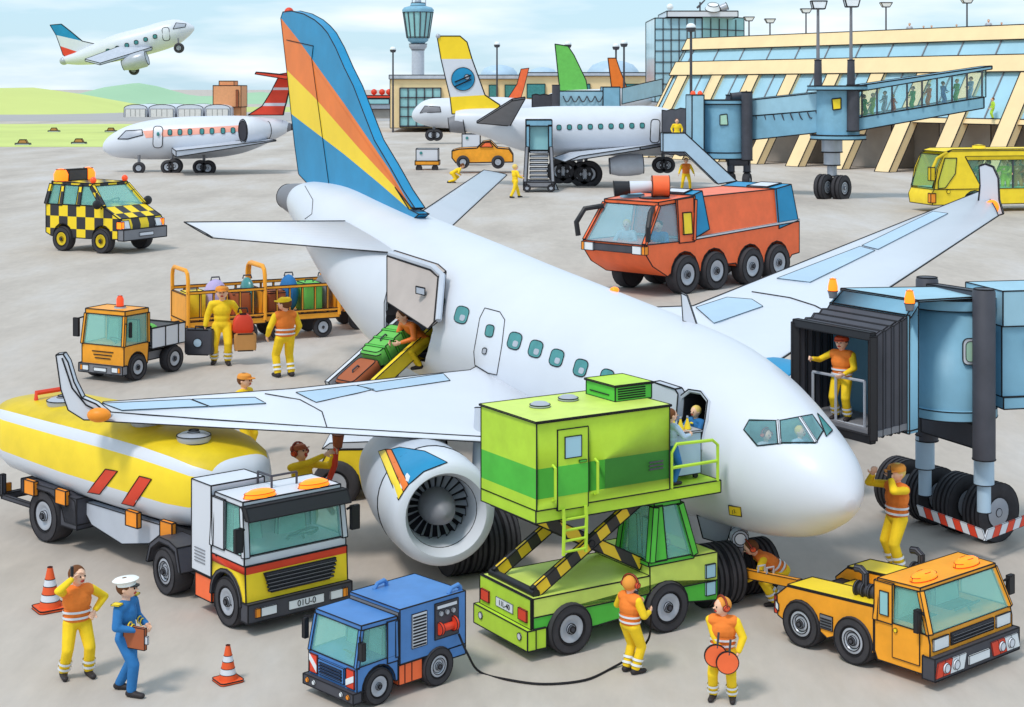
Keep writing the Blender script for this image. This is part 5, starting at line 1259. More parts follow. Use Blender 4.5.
# regional jet, left
D4=153.0; A4=empty('regional_jet',pd(190,172,D4),0,'white regional jet with pink window stripe and red striped tail on the taxiway','regional jet'); B4=Vector(A4.location)
g,C4=loft_side([(104,151,1),(107,149,7),(115,146,12),(130,142.5,16.5),(150,140,19.5),(180,138,21),(210,137,21),(235,135,19.5),(255,132,16),(272,129,11),(284,127,7),(289,127,4)],D4,A4,B4); g.build('fuselage',A4,off=B4)
g=MB().m(mat('pink_stripe',(244,170,150),.5)); decal(g,C4,[(143,131),(246,125),(246,131),(146,138)],.03,sub=8,line=False,rings=4); g.build('window_stripe',A4,off=B4)
for x in(170,180,190,202,212,223,233): g=MB().m(M['teal']); decal(g,C4,rr_px(x,132.5-.03*(x-170),4,5.5,0),.06,line=False); g.build('cabin_window',A4,off=B4,ink=.035)
g=MB().m(M['white']); decal(g,C4,rr_px(158,137,9.5,21,.03),.05,sub=2); do_=g.build('door',A4,off=B4,ink=.04); MB().m(M['teal']).ell(pd(158,134,D4-2.05),(.14,.1,.2)).build('door_window',do_,off=B4)
g=MB().m(M['silver']); decal(g,C4,[(118,139),(126,131),(142,130),(143,135),(128,139)],.03,sub=2); g.build('windshield',A4,off=B4,ink=.05)
f4=flat(A4,B4,[([(248,115),(262,106),(285,106),(283,115)],'red'),([(262,106),(264,103),(286,103),(285,106)],'white'),([(264,103),(272,90),(289,90),(286,103)],'red'),([(272,90),(273,87.5),(290,87.5),(289,90)],'white'),([(273,87.5),(280,74),(293,72),(290,87.5)],'red')],D4,'tail_fin',ink=.05)
flat(A4,B4,[([(255,74),(256,72),(285,75),(294,75),(293,79),(285,79)],'red')],D4-3,'stabilizer',w=2.5)
e4=MB().m(M['white']).lathe([(.9,.1),(1.1,0),(1.25,.25),(1.3,1.0),(1.15,1.7),(.8,2.5),(.5,2.6),(.001,2.6)],pd(243,131,D4-3.6),(1,.62,.03),26).build('engine',A4,off=B4,ink=.05)
MB().m(M['interior']).lathe([(.95,-.02),(.9,.0),(.001,.0)],pd(243,131,D4-3.6),(1,.62,.03),20).build('engine_intake',e4,off=B4,ink=.03)
MB().m(M['grey']).frus(pd(283,127,D4),pd(292,127,D4),.65,.3,14).build('exhaust_cone',A4,off=B4,ink=.04)
g=MB().m(M['pale_grey']); g.hexa([pd(172,153,D4-1.7),pd(262,140,D4-1.7),pd(276,141,D4-4.5),pd(176,157,D4-8)],[pd(172,148,D4-1.7),pd(262,138,D4-1.7),pd(276,140,D4-4.5),pd(176,151,D4-8)]); g.build('wing',A4,off=B4,ink=.05)
for px,py,r in((139,168,6),(168,167,7),(175,166,7.5),(200,167,7),(208,168,7.5)): wheel_w(A4,pd(px,py,D4-2.0),Vector((0,-1,0)),r*D4/F,.5,B4,grooves=1,ink=.03)
for px in(139,172,204): MB().m(M['grey']).frus(pd(px,155,D4-1.6),pd(px,167,D4-1.6),.14,.14,8).build('landing_gear_strut',A4,off=B4)
# plane taking off
D5=280.0; A5=empty('airliner',pd(125,45,D5),0,'white airliner climbing into the sky with blue and red tail','airliner'); B5=Vector(A5.location)
g,C5=loft_side([(60,61,2),(66,60,4),(80,58,7),(100,53,11),(120,47,13.5),(145,41,14),(165,35,14),(178,31,12),(188,29,7),(194,28,2)],D5,A5,B5); g.build('fuselage',A5,off=B5)
for i in range(6): g=MB().m(M['teal']); decal(g,C5,rr_px(108+i*9.4,51-i*2.9,4,4,0),.06,line=False); g.build('cabin_window',A5,off=B5,ink=.06)
g=MB().m(M['white']); decal(g,C5,rr_px(166,34,7,13,-.1),.06); g.build('door',A5,off=B5,ink=.06)
g=MB().m(M['silver']); decal(g,C5,[(173,29),(176,23),(186,24),(185,27)],.05,sub=2); g.build('windshield',A5,off=B5,ink=.06)
flat(A5,B5,[([(50,25),(61,24),(70,31),(82,41),(56,35)],'fin_blue'),([(56,35),(82,41),(95,44),(78,52),(60,46)],'white'),([(60,46),(78,52),(66,57),(63,55)],'red')],D5,'tail_fin',ink=.07)
g=MB().m(M['pale_grey']); g.hexa([pd(85,61,D5-10),pd(100,65,D5-10),pd(152,50,D5-2),pd(120,48,D5-2)],[pd(85,59,D5-10),pd(100,63,D5-10),pd(152,47,D5-2),pd(120,46,D5-2)]); g.build('wing',A5,off=B5,ink=.06)
g=MB().m(M['silver']).lathe([(1.2,0),(1.45,.4),(1.4,2.5),(.9,4.3),(.001,4.4)],pd(147,58,D5-6),(-1,0,-.3),20); g.build('engine',A5,off=B5,ink=.06)
for px,py,r in((134,70,5),(179,48,5)): wheel_w(A5,pd(px,py,D5-3),Vector((0,-1,0)),r*D5/F,.7,B5,grooves=1,ink=.04); 
MB().m(M['grey']).frus(pd(178,38,D5-2.5),pd(179,48,D5-2.5),.15,.15,8).build('landing_gear_strut',A5,off=B5)
MB().m(M['silver']).ell(pd(64,61,D5),(.8,.8,.7)).build('exhaust_cone',A5,off=B5)
# ---------------- terminal on the right
M['corr']=GLB
T0=Vector((21.2,191,0)); fd_=Vector((.53,-.848,0)); fn_=Vector((-.848,-.53,0)); LT=66.0
TM=empty('terminal',T0,0,'long beige terminal with slanted pillars, blue window bands and a flat roof edge','terminal building')
def tq(t,n,z): return T0+fd_*t+fn_*n+Vector((0,0,z))
def nz(z): return 8.6*(13.9-z)/13.9
def band(z0,z1,m_,nm,out=0.0,ink=.06,t0=0,t1=LT,th=.8):
    g=MB().m(M[m_]); g.prism([tq(t0,nz(z0)+out,z0),tq(t0,nz(z1)+out,z1),tq(t0,nz(z1)+out-th,z1),tq(t0,nz(z0)+out-th,z0)],fd_*(t1-t0)); return g.build(nm,TM,off=T0,ink=ink)
band(12.5,13.9,'beige','roof_edge',.35); band(11.1,12.5,'pane_blue','window_band'); band(9.5,11.1,'beige','wall_band',.35); band(5.2,9.5,'pane_blue','window_band',-.1)
g=MB().m(M['beige']); g.prism([tq(0,-.3,12.9),tq(0,-25,12.9),tq(0,-25,12.7),tq(0,-.3,12.7)],fd_*LT); g.build('roof',TM,off=T0)
g=MB().m(M['beige']); g.prism([tq(0,nz(12.5),12.5),tq(0,nz(5.2),5.2),tq(0,-22,5.2),tq(0,-22,12.8),tq(0,-.4,12.8)],fd_*.5); g.build('end_wall',TM,off=T0,ink=.06)
for i in range(14): 
    t=2+i*4.6; g=MB().m(M['grey']); g.bar(tq(t,nz(11.1)+.05,11.1),tq(t,nz(12.5)+.05,12.5),.12); g.build('window_mullion',TM,off=T0)
for i in range(11):
    t=1.6+i*6.3
    if t>LT-3: break
    g=MB().m(M['beige']); w=1.9; foot=nz(0)+.2
    b0=tq(t,foot,0); b1=tq(t+w,foot,0); u0=tq(t,nz(9.5)+.3,9.5); u1=tq(t+w,nz(9.5)+.3,9.5); bk=-fn_*1.0
    g.hexa([b0,b1,b1+bk,b0+bk],[u0,u1,u1+bk,u0+bk]); g.build('slanted_pillar',TM,off=T0,ink=.06)
    g=MB().m(M['grey']); g.bar(tq(t+4.1,nz(9.5)-.05,9.5),tq(t+4.1,nz(5.2)-.05,5.2),.12); g.build('window_mullion',TM,off=T0)
g=MB().m(M['grey_wall']); g.prism([tq(0,0.0,0),tq(0,0.0,4.8),tq(0,-3,4.8),tq(0,-3,0)],fd_*LT)
for i in range(5): g.prism([tq(4.6+i*12.6,-.1,0),tq(4.6+i*12.6,3.2,0),tq(4.6+i*12.6,3.2,4.7),tq(4.6+i*12.6,-.1,4.7)],fd_*6.3)
g.build('ground_floor_wall',TM,off=T0,ink=.05)
g=MB().m(M['beige']); g.prism([tq(0,nz(5.2)-.05,5.2),tq(0,nz(4.8)+.0,4.7),tq(0,-2,4.7),tq(0,-2,5.2)],fd_*LT); g.build('floor_slab',TM,off=T0,ink=.05)
# roof lamps and spectators
for i,(px,py) in enumerate(((575,84),(770,66),(840,82))[:0]): pass
def tpx(px,n=0):   # parameter t on the roof edge that projects to px
    k=(px-CX)/F; # (T0.x+fd.x t + fn.x n) = k (T0.y+fd.y t+fn.y n)
    return (k*(T0.y+fn_.y*n)-T0.x-fn_.x*n)/(fd_.x-k*fd_.y)
def lamp(root,top,foot,r,name='street_lamp',ink=.03,m_='grey',head=.5):
    pass
lampspec=[(749,20,34,'thin lamp on the terminal roof, leftmost of the roof lamps','a'),(770,22,35,'roof lamp behind the left tall bridge lamp on the terminal','b'),(806,12,29,'roof lamp standing left of the two tall bridge lamps','c'),(886,6,25,'roof lamp on the terminal between the tall bridge lamps and the right edge','d'),(967,2,20,'rightmost lamp on the terminal roof','e')]
for px,py,pb,lab,_ in lampspec:
    t=tpx(px,-3); p=tq(t,-3,12.9); q=pd(px,py,p.y)
    o=empty('roof_lamp',p,0,lab,'lamp','lamps on the terminal roof')
    MB().m(M['dark_grey']).frus(p,Vector((p.x,p.y,q.z)),.09,.08,8).build('lamp_post',o,off=p)
    c=Vector((p.x,p.y,q.z)); MB().m(M['lamp_white']).hexa([c+Vector((x,y,-.1)) for x,y in((-.35,-.25),(.35,-.25),(.35,.25),(-.35,.25))],[c+Vector((x,y,.35)) for x,y in((-.6,-.35),(.6,-.35),(.6,.35),(-.6,.35))]).build('lamp_head',o,off=p,ink=.05)
for i,(px,lab) in enumerate(((911,'leftmost'),(925,'second'),(933,'third'),(958,'fourth'),(990,'fifth'),(1003,'sixth'))):
    t=tpx(px,-1.2); p=tq(t,-1.0,12.9); s_=1.0 if i in(0,4) else .8
    person(0,0,0,-110,'tiny spectator on the terminal roof, %s from the left'%lab,suit=('pale_grey','uniform_blue','lilac','bag_green','pale_grey','red')[i],legs=True,bands=False,fine=False,pos=p,scale=s_,group='spectators on the terminal roof')
# glass office block
OB=empty('office_block',(25,215,0),0,'glazed office block with antennas on its flat roof behind the terminal','office building'); ob=Vector((25,215,0)); Db=205
def bxp(px0,px1,py0,py1,D,dep,m_,nm,root,base,ink=.07):
    a=pd(px0,py1,D);b=pd(px1,py0,D); g=MB().m(M[m_] if isinstance(m_,str) else m_); g.box(a.x,b.x,D,D+dep,max(a.z,0) if py1>150 else a.z,b.z); return g.build(nm,root,off=base,ink=ink)
bxp(655,702,18,102,Db,14,'pane_blue','glass_facade',OB,ob); 
g=MB().m(M['pane_teal']); a=pd(702,103,Db);b=pd(744,18,Db+6); g.prism([Vector((a.x,Db-.3,a.z)),Vector((b.x,Db+6,a.z)),Vector((b.x,Db+14,a.z)),Vector((a.x,Db+14,a.z))],(0,0,b.z-a.z)); g.build('glass_facade',OB,off=ob,ink=.07)
bxp(667,738,11,17,Db-.5,12,'white','roof_slab',OB,ob)
g=MB().m(M['dark_grey'])
for k in range(1,8): g.box(pd(655,0,Db).x,pd(702,0,Db).x,Db-.1,Db,pd(0,18+k*11,Db).z-.06,pd(0,18+k*11,Db).z+.06)
for k in range(1,6): x=pd(655+k*8,0,Db).x; g.box(x-.06,x+.06,Db-.1,Db,pd(0,102,Db).z,pd(0,18,Db).z)
for k in range(1,5):
    t=k/5; a=Vector((pd(702,0,Db).x,Db-.35,0)).lerp(Vector((pd(744,0,Db+6).x,Db+5.95,0)),t); g.box(a.x-.06,a.x+.06,a.y-.1,a.y,pd(0,102,Db).z,pd(0,18,Db).z)
for k in range(1,8):
    z=pd(0,18+k*11,Db).z; a=Vector((pd(702,0,Db).x,Db-.4,z));b=Vector((pd(744,0,Db+6).x,Db+5.9,z)); g.bar(a,b,.12)
g.build('window_grid',OB,off=ob)
g=MB().m(M['dark_grey']); g.frus(pd(700,11,Db),pd(700,2,Db),.1,.1,8); g.frus(pd(697,8,Db),pd(705,0,Db),.15,.08,8); g.build('antenna',OB,off=ob)
g=MB().m(M['lamp_white']); g.lathe([(1.0,0),(.7,.6),(.001,.8)],pd(713,9,Db),(0,-.5,1),16); g.build('satellite_dish',OB,off=ob,ink=.05)
g=MB().m(M['silver']); g.frus(pd(720,9,Db),pd(727,6,Db),.5,.5,12); g.build('roof_unit',OB,off=ob,ink=.05)
MB().m(M['lamp_white']).ell(pd(670,7,Db),(.45,.45,.45)).build('roof_globe',OB,off=ob)
# concourse (low beige buildings in the middle)
Dc=290.0
CB=empty('concourse',pd(395,127,Dc),0,'low beige concourse with big gridded window under the control tower','terminal building'); cb=Vector(CB.location)
bxp(390,520,79,128,Dc,30,'beige','wall',CB,cb); bxp(389,521,75,79,Dc-.5,31,'pale_grey','roof_edge',CB,cb)
w_=bxp(400,441,88,127,Dc-.4,.4,'pane_teal','window',CB,cb)
g=MB().m(M['dark_grey'])
for k in range(0,6): x=pd(400+k*8.2,0,Dc).x; g.box(x-.1,x+.1,Dc-.6,Dc-.4,pd(0,127,Dc).z,pd(0,88,Dc).z)
for k in range(0,5): z=pd(0,88+k*9.5,Dc).z; g.box(pd(400,0,Dc).x,pd(441,0,Dc).x,Dc-.6,Dc-.4,z-.1,z+.1)
g.build('window_grid',w_,off=cb)
for a,b in((489,497),(505,522)): bxp(a,b,85,97,Dc-.4,.4,'teal','window',CB,cb)
CB2=empty('concourse',pd(560,127,Dc-30),0,'long low beige building with rounded roof domes beyond the parked tails','terminal building'); c2=Vector(CB2.location)
bxp(521,660,75,126,Dc-30,30,'beige','wall',CB2,c2); bxp(520,661,72.5,76,Dc-30.5,31,'pale_grey','roof_edge',CB2,c2)
for a,b in((527,545),(575,590),(622,640)): bxp(a,b,84,98,Dc-30.4,.4,'teal','window',CB2,c2)
for x0,x1,lab in((480,518,'left of the three pale roof domes'),(528,558,'middle one of the three pale roof domes'),(586,640,'right of the three pale roof domes behind the tails')):
    c=pd((x0+x1)/2,76,Dc+35); r=(x1-x0)/2*(Dc+35)/F; o=MB().m(M['panel_blue']).lathe([(r,-6),(r,0),(r*.94,r*.2),(r*.75,r*.42),(r*.4,r*.55),(.001,r*.6)],(0,0,0),(0,0,1),28).build('dome',None,ink=None); o.location=c
    g=MB().m(M['grey_wall']).box(-r,r,-r,r,-c.z,-6); g.build('dome_base',o); tag(o,lab,'dome','roof domes behind the concourse')
# control tower
Dt=420.0; CTp=pd(418,88+F*HC/Dt,Dt); CT=empty('control_tower',CTp,0,'grey control tower with flared glazed cab and blue cap','control tower'); ct=Vector(CTp)
def tw(prof,m_,nm,seg=16,ink=.1,par=None):
    u=Dt/F; return MB().m(M[m_]).lathe([(r*u,(88-py)*u+HC) for r,py in prof],(ct.x,ct.y,0),(0,0,1),seg).build(nm,par or CT,off=ct,ink=ink,sharp=50)
tw([(6.3,110),(6.3,48)],'pale_grey','shaft'); tw([(6.5,50),(9,47),(9,44),(6,43)],'silver','collar'); tw([(5.5,44),(10,41),(11,37)],'bridge_blue','cab_base'); tw([(11,38),(15,12)],'pane_teal','cab_glass'); tw([(15.5,12.5),(16,10),(14,7.5),(8,6),(7,3),(.01,2.8)],'bridge_blue','cab_roof')
g=MB().m(M['dark_grey']); u=Dt/F
for k in range(14):
    a=2*math.pi*k/14; g.bar((ct.x+11*u*math.cos(a),ct.y+11*u*math.sin(a),(88-38)*u+HC),(ct.x+15*u*math.cos(a),ct.y+15*u*math.sin(a),(88-12)*u+HC),.3)
g.build('cab_mullions',CT,off=ct)
g=MB().m(M['silver']); g.ell((ct.x,ct.y,(88-1.5)*u+HC),(.9,.9,.9)); g.frus((ct.x-1.5,ct.y,(88-5)*u+HC),(ct.x-1.5,ct.y,(88+3)*u+HC),.15,.15,6); g.frus((ct.x+2,ct.y,(88-5)*u+HC),(ct.x+2,ct.y,(88+4)*u+HC),.12,.12,6); g.build('antenna',CT,off=ct)
# field lamps
for px,py,pb,D,lab in((393,49,76,288,'tall lamp with round head at the left end of the concourse'),(497,44,76,288,'tall round lamp above the concourse right of the yellow tail'),(568,44,80,250,'lamp just above the green tail fin'),(616,46,92,246,'left of two lamps beside the orange tail'),(624,43,92,240,'right of two lamps beside the orange tail'),(691,27,60,180,'small lamp in front of the glass block')):
    p=pd(px,88+F*HC/D,D); o=empty('field_lamp',p,0,lab,'lamp','lamps around the concourse'); MB().m(M['dark_grey']).frus(p,pd(px,py,D),.18,.14,8).build('lamp_post',o,off=p); MB().m(M['lamp_white']).ell(pd(px,py,D),(.55,.55,.45)).build('lamp_head',o,off=p)
    c=pd(px,py+1,D); MB().m(M['dark_grey']).lathe([(.001,-.5),(.45,-.4),(.58,0),(.5,.08)],c,(0,0,1),12).build('lamp_collar',o,off=p)
# ---------------- far jet bridge with corridor
FB_=empty('jet_bridge',pd(740,186,122),0,'far blue jet bridge with dark bellows and glazed corridor full of passengers','jet bridge'); fb=Vector(FB_.location); I=.05
def tubepx(pxy,D,r,m_,nm,ink=I): return MB().m(M[m_]).frus(pd(pxy[0],pxy[1],D),pd(pxy[2],pxy[3],D),r,r,20).build(nm,FB_,off=fb,ink=ink)
Db2=121
g=MB().m(M['dark_grey']); rr_=[]
for k in range(9):
    x=662+k*4.6; h0=26-(k%2)*1.2; cy=128+k*.5; D=129-k*.8; rr_.append([pd(x,cy+h0,D-1.6),pd(x,cy-h0+8-k,D-1.6),pd(x,cy-h0+8-k,D+1.6),pd(x,cy+h0,D+1.6)])
g.loft(rr_); g.build('bellows',FB_,off=fb,ink=.04,smooth=False,sharp=8)
bxp(692,704,95,158,Db2-2,4,'bridge_pale','cab_section',FB_,fb,ink=I)
tubepx((724,157,724,104),Db2,1.75,'bridge_blue','rotunda'); tubepx((724,104,724,100),Db2,1.9,'bridge_blue','rotunda_band'); tubepx((724,158,724,152),Db2,1.9,'bridge_blue','rotunda_band')
g=MB().m(mat('window_green',(176,214,190),.2)).prism([pd(x,y,Db2-1.78) for x,y in((720,115),(727,114),(728,125),(720,125))],(0,.05,0)); g.build('window',FB_,off=fb,ink=.04)
tubepx((747,160,747,92),Db2-1.6,.42,'dark_grey','lift_column'); tubepx((731,160,731,95),Db2+1.6,.4,'dark_grey','lift_column')
tubepx((731,97,747,95),Db2-.5,.3,'dark_grey','cross_beam'); tubepx((728,160,748,160),Db2-1,.45,'dark_grey','cross_beam')
for px in(731,747): tubepx((px,160,px,172),Db2-1,.28,'dark_grey','lift_piston')
for px in(731,747): wheel_w(FB_,pd(px,180,Db2-1)+Vector((0,0,.0)),Vector((.9,-.4,0)),.55,.5,fb,grooves=1,ink=.03)
for x,c_ in((693,97),(700,97)): MB().m(M['beacon_red']).ell(pd(x,94,Db2-1),(.2,.2,.25)).build('beacon',FB_,off=fb)
# tunnel pale between the head and rotunda two
def seg(x0,x1,yt0,yt1,yb0,yb1,Da,Dbb,w,m_,nm,ink=I):
    g=MB().m(M[m_] if isinstance(m_,str) else m_); g.hexa([pd(x0,yb0,Da),pd(x1,yb1,Dbb),pd(x1,yb1,Dbb)+Vector((0,w,0)),pd(x0,yb0,Da)+Vector((0,w,0))],[pd(x0,yt0,Da),pd(x1,yt1,Dbb),pd(x1,yt1,Dbb)+Vector((0,w,0)),pd(x0,yt0,Da)+Vector((0,w,0))]); return g.build(nm,FB_,off=fb,ink=ink)
seg(750,824,100,92,116,110,Db2-1,116,2.6,'bridge_pale','tunnel_upper_wall'); seg(750,824,116,110,140,132,Db2-1,116,2.6,'bridge_blue','tunnel_wall')
g=MB().m(M['dark_grey'])
for k in range(8): x0=756+k*8.5; g.tube([pd(x0+8.5*t/6,116-k*.8+ (9-.3*k)*math.sin(math.pi*t/6),Db2-1.35-k*.5) for t in range(7)],.05,5)
g.build('hanging_cable',FB_,off=fb)
tubepx((838,135,838,90),116,1.55,'bridge_blue','rotunda'); tubepx((838,90,838,86),116,2.2,'bridge_blue','rotunda_band'); tubepx((838,139,838,135),116,2.0,'bridge_blue','rotunda_band')
g=MB().m(M['yellow']).prism([pd(x,y,114.4) for x,y in((832,99),(841,98),(841,109),(833,110))],(0,.05,0)); g.build('window',FB_,off=fb,ink=.05)
tubepx((853,131,853,85),114.5,.45,'dark_grey','lift_column')
for a,b,r in((138,152,.75),(150,165,.6),(163,176,.35)): tubepx((832,a,832,b),116,r,'silver','support_leg')
for px,py in((824,187),(841,188)):
    wheel_w(FB_,pd(px,py,115.5),Vector((.75,-.66,0)),.92,.7,fb,grooves=2,ink=.03)
tubepx((822,183,842,183),116,.3,'grey','wheel_axle')
# glazed corridor
seg(856,992,86,66,92,69,115,112.5,2.8,'bridge_blue','corridor_roof'); seg(856,984,118,97,131,108,115,112.8,2.8,'bridge_blue','corridor_floor')
g=seg(856,986,92,69,118,97,115,112.8,.08,GLC,'corridor_glass',ink=.03); seg(856,986,92,69,118,97,118,115.6,.08,GLC,'corridor_glass',ink=.03)
for k in range(9):
    x=862+k*15; yt=91.5-k*2.6; yb=117-k*2.5; MB().m(M['dark_grey']).frus(pd(x,yt,114.8-.28*k),pd(x,yb,114.8-.28*k),.07,.07,6).build('corridor_mullion',FB_,off=fb)
cols=['bag_green','lime','red','green','red_orange','truck_blue','bag_green','pale_grey']
for i,(px,c_) in enumerate(((864,'bag_green'),(873,'lime'),(885,'pale_grey'),(893,'red_orange'),(913,'green'),(929,'fin_orange'),(943,'truck_blue'),(957,'bag_green'),(971,'panel_blue'))):
    t=(px-856)/130; D=116.6-2.4*t; yb=118-21*t; q=pd(px,yb+2,D)
    person(0,0,0,(180 if i%3 else 0)+20,['green shirted passenger at the left end of the glazed corridor','passenger in lime, second in the corridor','pale passenger third in the corridor','passenger in red orange bending in the corridor','tall passenger in green in mid corridor','passenger in orange right of the tall green one','passenger in blue in the right half of the corridor','passenger in green, second from the right end of the corridor','rightmost corridor passenger in pale blue'][i],suit=c_,hair=('hair_brown','hair_blond')[i%2],bands=False,fine=False,pos=q,scale=1.05 if i!=3 else .85,group='passengers walking through the glazed corridor',hands=((.3,.2,.95),(.2,-.2,1.0)))
t=tpx(1012,3.2); q=tq(t,nz(5.2)+.35,5.2); person(0,0,0,180,'passenger in yellow behind the terminal window at the right edge',suit='lime',bands=False,fine=False,pos=q,scale=1.15)
for px,lab in((818,'left of the two tall lamps on the bridge rotunda'),(851,'right of the two tall lamps on the bridge rotunda')):
    D=115; p=pd(px,88+F*HC/D,D); p0=pd(px,86,D); o=empty('tall_lamp',p0,0,lab,'lamp','tall lamps on the far bridge'); top=pd(px,6 if px<830 else 4,D)
    MB().m(M['dark_grey']).frus(p0,pd(px,60,D),.30,.26,12).build('lamp_base',o,off=p0,ink=.04); MB().m(M['grey']).frus(pd(px,60,D),top,.13,.1,8).build('lamp_post',o,off=p0)
    MB().m(M['lamp_white']).hexa([top+Vector((x,y,-.2)) for x,y in((-.35,-.3),(.45,-.3),(.45,.3),(-.35,.3))],[top+Vector((x,y,.35)) for x,y in((-.5,-.3),(.6,-.3),(.6,.3),(-.5,.3))]).build('lamp_head',o,off=p0,ink=.05)
# middle far bridge (behind second airliner)
MBr=empty('jet_bridge',pd(560,150,150),0,'distant blue jet bridge with dark bellows between the green and orange tails','jet bridge'); mb_=Vector(MBr.location)
bxp(557,610,91,107,160,3,'bridge_pale','tunnel_wall',MBr,mb_,ink=.06); bxp(603,620,87,107,159,4,'bridge_blue','rotunda',MBr,mb_,ink=.06)
g=MB().m(M['dark_grey']); g.loft([[pd(532+k*4,107,160-1),pd(532+k*4,95-(k%2),159),pd(532+k*4,95-(k%2),162),pd(532+k*4,107,162)] for k in range(7)]); g.build('bellows',MBr,off=mb_,ink=.05,sharp=8,smooth=False)
MB().m(M['dark_grey']).frus(pd(556,108,158),pd(556,85,158),.4,.4,12).build('lift_column',MBr,off=mb_,ink=.04)
MB().m(M['dark_grey']).frus(pd(580,107,161),pd(580,167.5,161),.3,.3,12).build('support_leg',MBr,off=mb_,ink=.04)
g=MB().m(M['dark_grey']); [g.tube([pd(563+k*8+8*t/6,96+6*math.sin(math.pi*t/6),159.8) for t in range(7)],.06,5) for k in range(5)]; g.build('hanging_cable',MBr,off=mb_)
g=MB().m(M['bridge_pale']); g.hexa([pd(622,104,159),pd(662,95,170),pd(662,95,173),pd(622,104,162)],[pd(622,88,159),pd(662,79,170),pd(662,79,173),pd(622,88,162)]); g.build('corridor_wall',MBr,off=mb_,ink=.05)
# slide / covered stair at second airliner, air stairs
SLp=pd(700,190,118); SL=empty('covered_stairs',SLp,0,'pale blue boxed stair sloping down beside the parked airliner','stairs')
g=MB().m(M['panel_blue']); g.prism([pd(x,y,118) for x,y in((663,133),(685,133),(737,181),(718,184),(685,152),(663,152))],(0,1.6,0)); g.build('stair_casing',SL,off=SLp,ink=.05)
ASp=pd(539,188,127); AS=empty('mobile_stairs',ASp,0,'grey mobile stairs with tall glazed hood against the second airliner','mobile stairs'); u=127/F
bxp(526,552,120,126,127,2.2,'bridge_blue','hood_roof',AS,ASp,ink=.05); bxp(526,529.5,125,152,127,2.2,'bridge_blue','hood_side',AS,ASp,ink=.05); bxp(548.5,552,125,152,127,2.2,'bridge_blue','hood_side',AS,ASp,ink=.05); bxp(529.5,548.5,126,150,127.4,.1,'pane_teal','hood_glass',AS,ASp,ink=.04)
for k in range(8): bxp(530,548,151+k*4.2,153+k*4.2,126.8-k*.45,.7,'silver','step',AS,ASp,ink=.03)
g=MB().m(M['grey']); g.bar(pd(527,150,127),pd(525,187,122.6),.25,.6); g.bar(pd(551,150,127),pd(553,187,122.6),.25,.6); g.build('stair_rail',AS,off=ASp,ink=.04)
bxp(524,554,182,187,122.5,3,'grey','chassis',AS,ASp,ink=.05)
for px in(527,551): wheel_w(AS,pd(px,188,122.6),Vector((0,-1,0)),.3,.3,ASp,grooves=1,ink=.03)
# orange service car and white carts
SCp=pd(483,168,158); SCR=empty('service_car',SCp,0,'orange pickup car parked beneath the tail of the second airliner','car')
g=MB().m(M['cab_orange']); g.prism([pd(x,y,150) for x,y in((452,151),(459,149),(477,148),(483,142),(490,141),(497,148),(509,149),(513,155),(513,162),(456,163),(452,158))],(0,3.2,0)); g.build('car_body',SCR,off=SCp,ink=.06)
g=MB().m(M['red_orange']).prism([pd(x,y,149.9) for x,y in((480,147),(485,142.5),(490,142.5),(493,147))],(0,.1,0)); g.build('side_window',SCR,off=SCp,ink=.04)
for px in(463,498): wheel_w(SCR,pd(px,162,149.9),Vector((0,-1,0)),.62,.5,SCp,grooves=1,ink=.04)
for (x0,x1,y0,y1,yb,D,lab) in((416,438,149,161,170,156,'small white box trailer on orange wheels left of the service car'),(462,480,134,149,150,165,'white box with round mark standing behind the service car')):
    p=pd((x0+x1)/2,yb,D); o=empty('box_trailer',p,0,lab,'trailer'); bxp(x0,x1,y0,y1,D,2,'white','box',o,p,ink=.05); bxp(x0-1,x1+1,y1,y1+4,D-.1,2.2,'cab_orange','trailer_frame',o,p,ink=.05)
    for px in(x0+3,x1-3): wheel_w(o,pd(px,yb-2 if yb>160 else y1+6,D-.2),Vector((0,-1,0)),.32,.3,p,grooves=1,ink=.03,rim=False)
    MB().m(M['teal']).frus(pd(x0+5,y0+4,D-.02),pd(x0+5,y0+4,D-.08),.15,.15,10).build('round_mark',o,off=p)
chp=at(554,190); ch=empty('wheel_chock',chp,0,'small white wheel chock lying near the mobile stairs','chock'); MB().m(M['white']).prism([(-.35,0,0),(.35,0,0),(.1,0,.55),(-.1,0,.55)],(0,.3,0)).build('chock_block',ch,ink=.05)
# hangars, brick building, low wall
for i,(x0,x1) in enumerate(((124,147),(149,175),(177,203),(205,230))):
    D=440.0; c=pd((x0+x1)/2,88+F*HC/D,D); r=(x1-x0)/2*D/F; h=(112-96)*D/F-1
    prof=[(-r,0),(-r,h*.72)]+[(-r*math.cos(math.pi*k/10),h*.72+h*.30*math.sin(math.pi*k/10)) for k in range(1,10)]+[(r,h*.72),(r,0)]
    g=MB().m(M['white']); g.prism([(x,0,z) for x,z in prof],(0,18,0)); o=g.build('hangar',None,ink=.09); o.location=c
    g=MB().m(mat('hangar_door',(226,222,216),.7)); g.box(-r*.86,r*.86,-.3,0,0,h*.66); [g.line([(-r*.8+k*r*.4,-.32,0.2),(-r*.8+k*r*.4,-.32,h*.62)]) for k in range(1,4)]; g.build('hangar_door',o,ink=.05)
    tag(o,['leftmost of the four pale arched hangars','second arched hangar from the left','third arched hangar from the left','rightmost arched hangar beside the brick building'][i],'hangar','arched hangars beyond the runway')
p=pd(228,114,445); o=empty('brick_building',p,0,'orange brick building with flat rooftop box right of the arched hangars','building')
brk=mat('brick_orange',(230,160,112),.85); bxp(213,241,85.5,107,445,10,brk,'wall',o,p,ink=.12); bxp(219,234,81,86,446,6,brk,'rooftop_box',o,p,ink=.12); bxp(236,238,90,107,444.5,.5,'brown','drainpipe',o,p)
bxp(213,241,106,88+F*HC/445,446,9,brk,'lower_wall',o,p)
